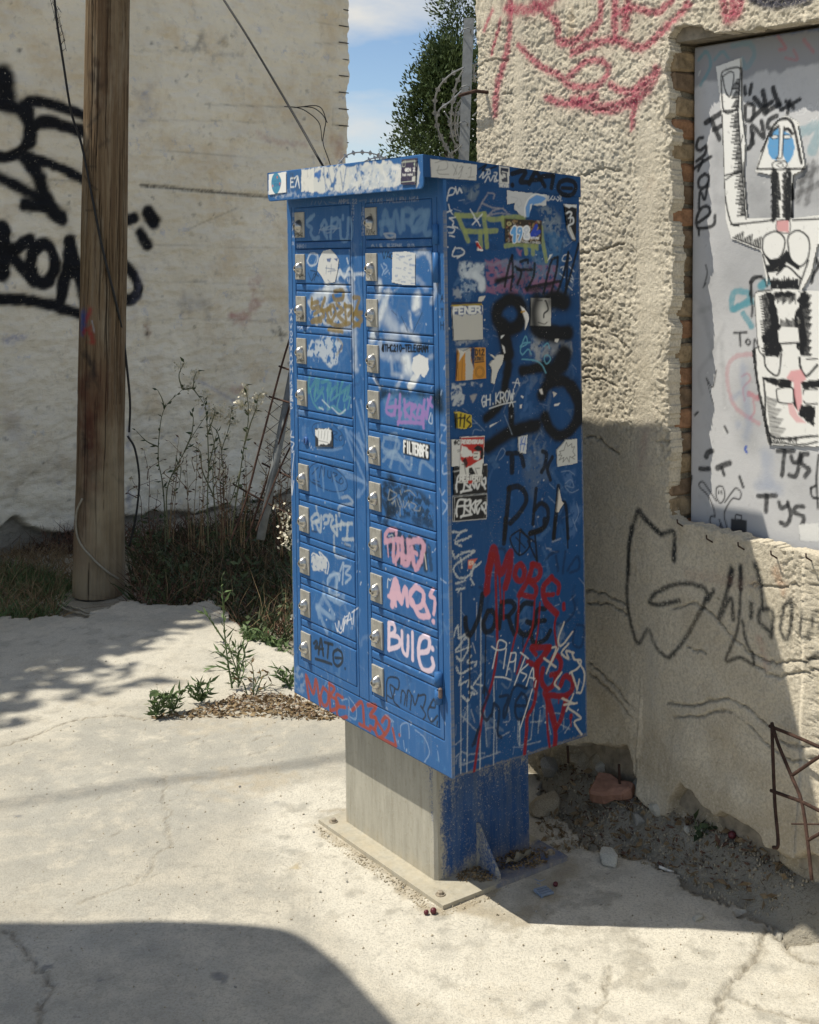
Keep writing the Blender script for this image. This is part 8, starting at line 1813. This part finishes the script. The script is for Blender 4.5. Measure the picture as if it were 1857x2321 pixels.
# dead leaf and dirt lying on the base plate
def on_plate(px_):
    P = hit(px_, MB_R[:, 2], MB_T + MB_R[:, 2] * (-PH + .012)); return (P - MB_T) @ MB_R
q = on_plate(Z('a7', '1240 770'))[0]
gx, gy = np.meshgrid(np.linspace(-1, 1, 11), np.linspace(-1, 1, 9), indexing='ij'); rad = (1 - gx ** 2) ** .5 * (.55 + .25 * np.sin(gx * 9))
V = np.stack([q[0] + gx * .05, q[1] + gy * rad * .022 + gx * .006, q[2] + .010 + .008 * gx ** 2 + .010 * np.abs(gy) * rad + .004 * np.sin(gx * 7)], -1).reshape(-1, 3)
me = mesh_np('dead_leaf', (V @ MB_R.T) + MB_T, quads(11, 9), flat_mat('curled_leaf', (.27, .24, .17), .9, .25, 60)); tag(obj('dead_leaf', me), 'curled dry leaf lying on the blue base plate', 'leaf')
def plate_region(n):
    P = on_plate(Z('a7', [v for _ in range(n) for v in ((rng.uniform(940, 1120), rng.uniform(780, 860)) if rng.random() < .4 else (rng.uniform(1140, 1380), rng.uniform(700, 800)))])); return P
P = plate_region(900); P = P[(P[:, 0] > .02) & (P[:, 0] < .42) & (P[:, 1] > .066) & (P[:, 1] < PY0 - .003)]
W3 = (np.stack([P[:, 0], P[:, 1], np.full(len(P), -PH + .0125) + rng.random(len(P)) * .006], 1) @ MB_R.T) + MB_T
V, F = leaf_quads(W3, unit(rng.normal(size=W3.shape) * np.array([1, 1, .35])), rng.uniform(.004, .014, len(W3)), rng.uniform(.003, .007, len(W3)))
tag(obj('plate_dirt', mesh_np('plate_dirt', V, F, M_DRY)), 'dry dirt and chaff heaped on the base plate', 'dirt', kind='stuff')
def crumbs(name, label, region, n, size, mat):
    P = region(n); C = np.column_stack([P, floor_zv(P[:, 0], P[:, 1]) + .001]); T_ = np.array([(0, 0, 1), (.94, 0, -.33), (-.47, .82, -.33), (-.47, -.82, -.33)]); s = rng.uniform(size * .3, size, (n, 1, 1)) * rng.uniform(.7, 1.3, (n, 4, 3))
    V = (C[:, None] + T_[None] * s).reshape(-1, 3); i = np.arange(n)[:, None] * 4; F = np.concatenate([i + np.array(t_) for t_ in ((0, 1, 2), (0, 2, 3), (0, 3, 1), (1, 3, 2))])
    return tag(obj(name, mesh_np(name, V, F, mat)), label, 'gravel', kind='stuff')
crumbs('soil_crumbs', 'crumbs of soil along the front edges of the base plate', px_region('a7', '240 580 420 690 560 780 720 900 860 985 1000 930 1130 890 1140 930 1000 990 880 1030 760 990 640 900 480 790 280 650'), 520, .0045, M_STONE[0])
crumbs('gravel', 'loose gravel and grit on the soil under the stuccoed wall', px_region('a6', '60 1350 300 1400 600 1560 900 1700 1300 1790 1650 1880 1650 2080 1300 2110 1000 1990 820 1880 560 1800 300 1740 150 1780 40 1600'), 2000, .008, M_STONE[0])
litter('wall_litter', 'straw and dead stems strewn on the soil under the stuccoed wall', px_region('a6', '60 1350 300 1400 600 1560 900 1700 1300 1790 1650 1880 1650 2060 1300 2080 1000 1970 820 1860 560 1790 300 1740 150 1780 40 1600'), 500, .035, M_DRY, .25)
crumbs('grit', 'fine grit scattered over the pavement', px_region('s', '-100 1480 600 1500 900 1700 1250 1900 1800 2150 1900 2340 -100 2340'), 800, .0038, M_STONE[0])

# ---------------------------------------------------------------- unseen things added outside the frame to shade it
H_ = 2.6  # unseen slab on posts, added and shaped to cast the foreground shadow edge
edge = np.array([on_ground(q_[None])[0][:2] - SH * H_ for q_ in smooth_line(Z('s', '-500 2096 -300 2094 0 2094 300 2094 480 2095 570 2102 640 2122 720 2180 790 2252 860 2325 950 2420 1030 2520'))])
edge = np.vstack([edge, [(-1.35, 1.9), (edge[0][0], 1.9)]])
n = len(edge); V = [(x, y, H_) for x, y in edge] + [(x, y, H_ + .08) for x, y in edge]
aw = tag(obj('shadow_caster', mesh_np('shadow_caster', np.array(V), [tuple(range(n))[::-1], tuple(range(n, 2 * n))] + [(i, (i + 1) % n, (i + 1) % n + n, i + n) for i in range(n)], flat_mat('shadow_caster_sheet', (.45, .43, .40), .7))), kind='structure')
for x, y in ((edge[0][0] + .1, 2.0), (-1.6, 2.0), (edge[0][0] + .1, edge[0][1] - .1)):
    MB().tube([(x, y, -.2), (x, y, H_)], .04, 10).build('post', M_GALV, aw)
g = np.random.default_rng(77); n = 2600
tt = g.uniform(-4, 2.6, n); hh = 4.15 + g.random(n) ** 1.5 * (1.2 * sstep(-1.9, -2.8, tt) + .15) * (fbm(tt * 1.1, tt * 0, 3, 25) * 1.5)  # leaf cloud added above the wall to dapple the edge of its shadow
C = LW_T + LW_D * tt[:, None] + np.array([0, 0, 1]) * hh[:, None] + LW_N * g.uniform(-.35, .10, n)[:, None]
V, F = leaf_quads(C, unit(g.normal(size=C.shape)), g.uniform(.08, .2, n), g.uniform(.05, .11, n))
tag(obj('dapple_leaves', mesh_np('dapple_leaves', V, F, M_DARKG)), 'unseen leaves added above the plastered wall for dappled shade', 'foliage', kind='stuff')
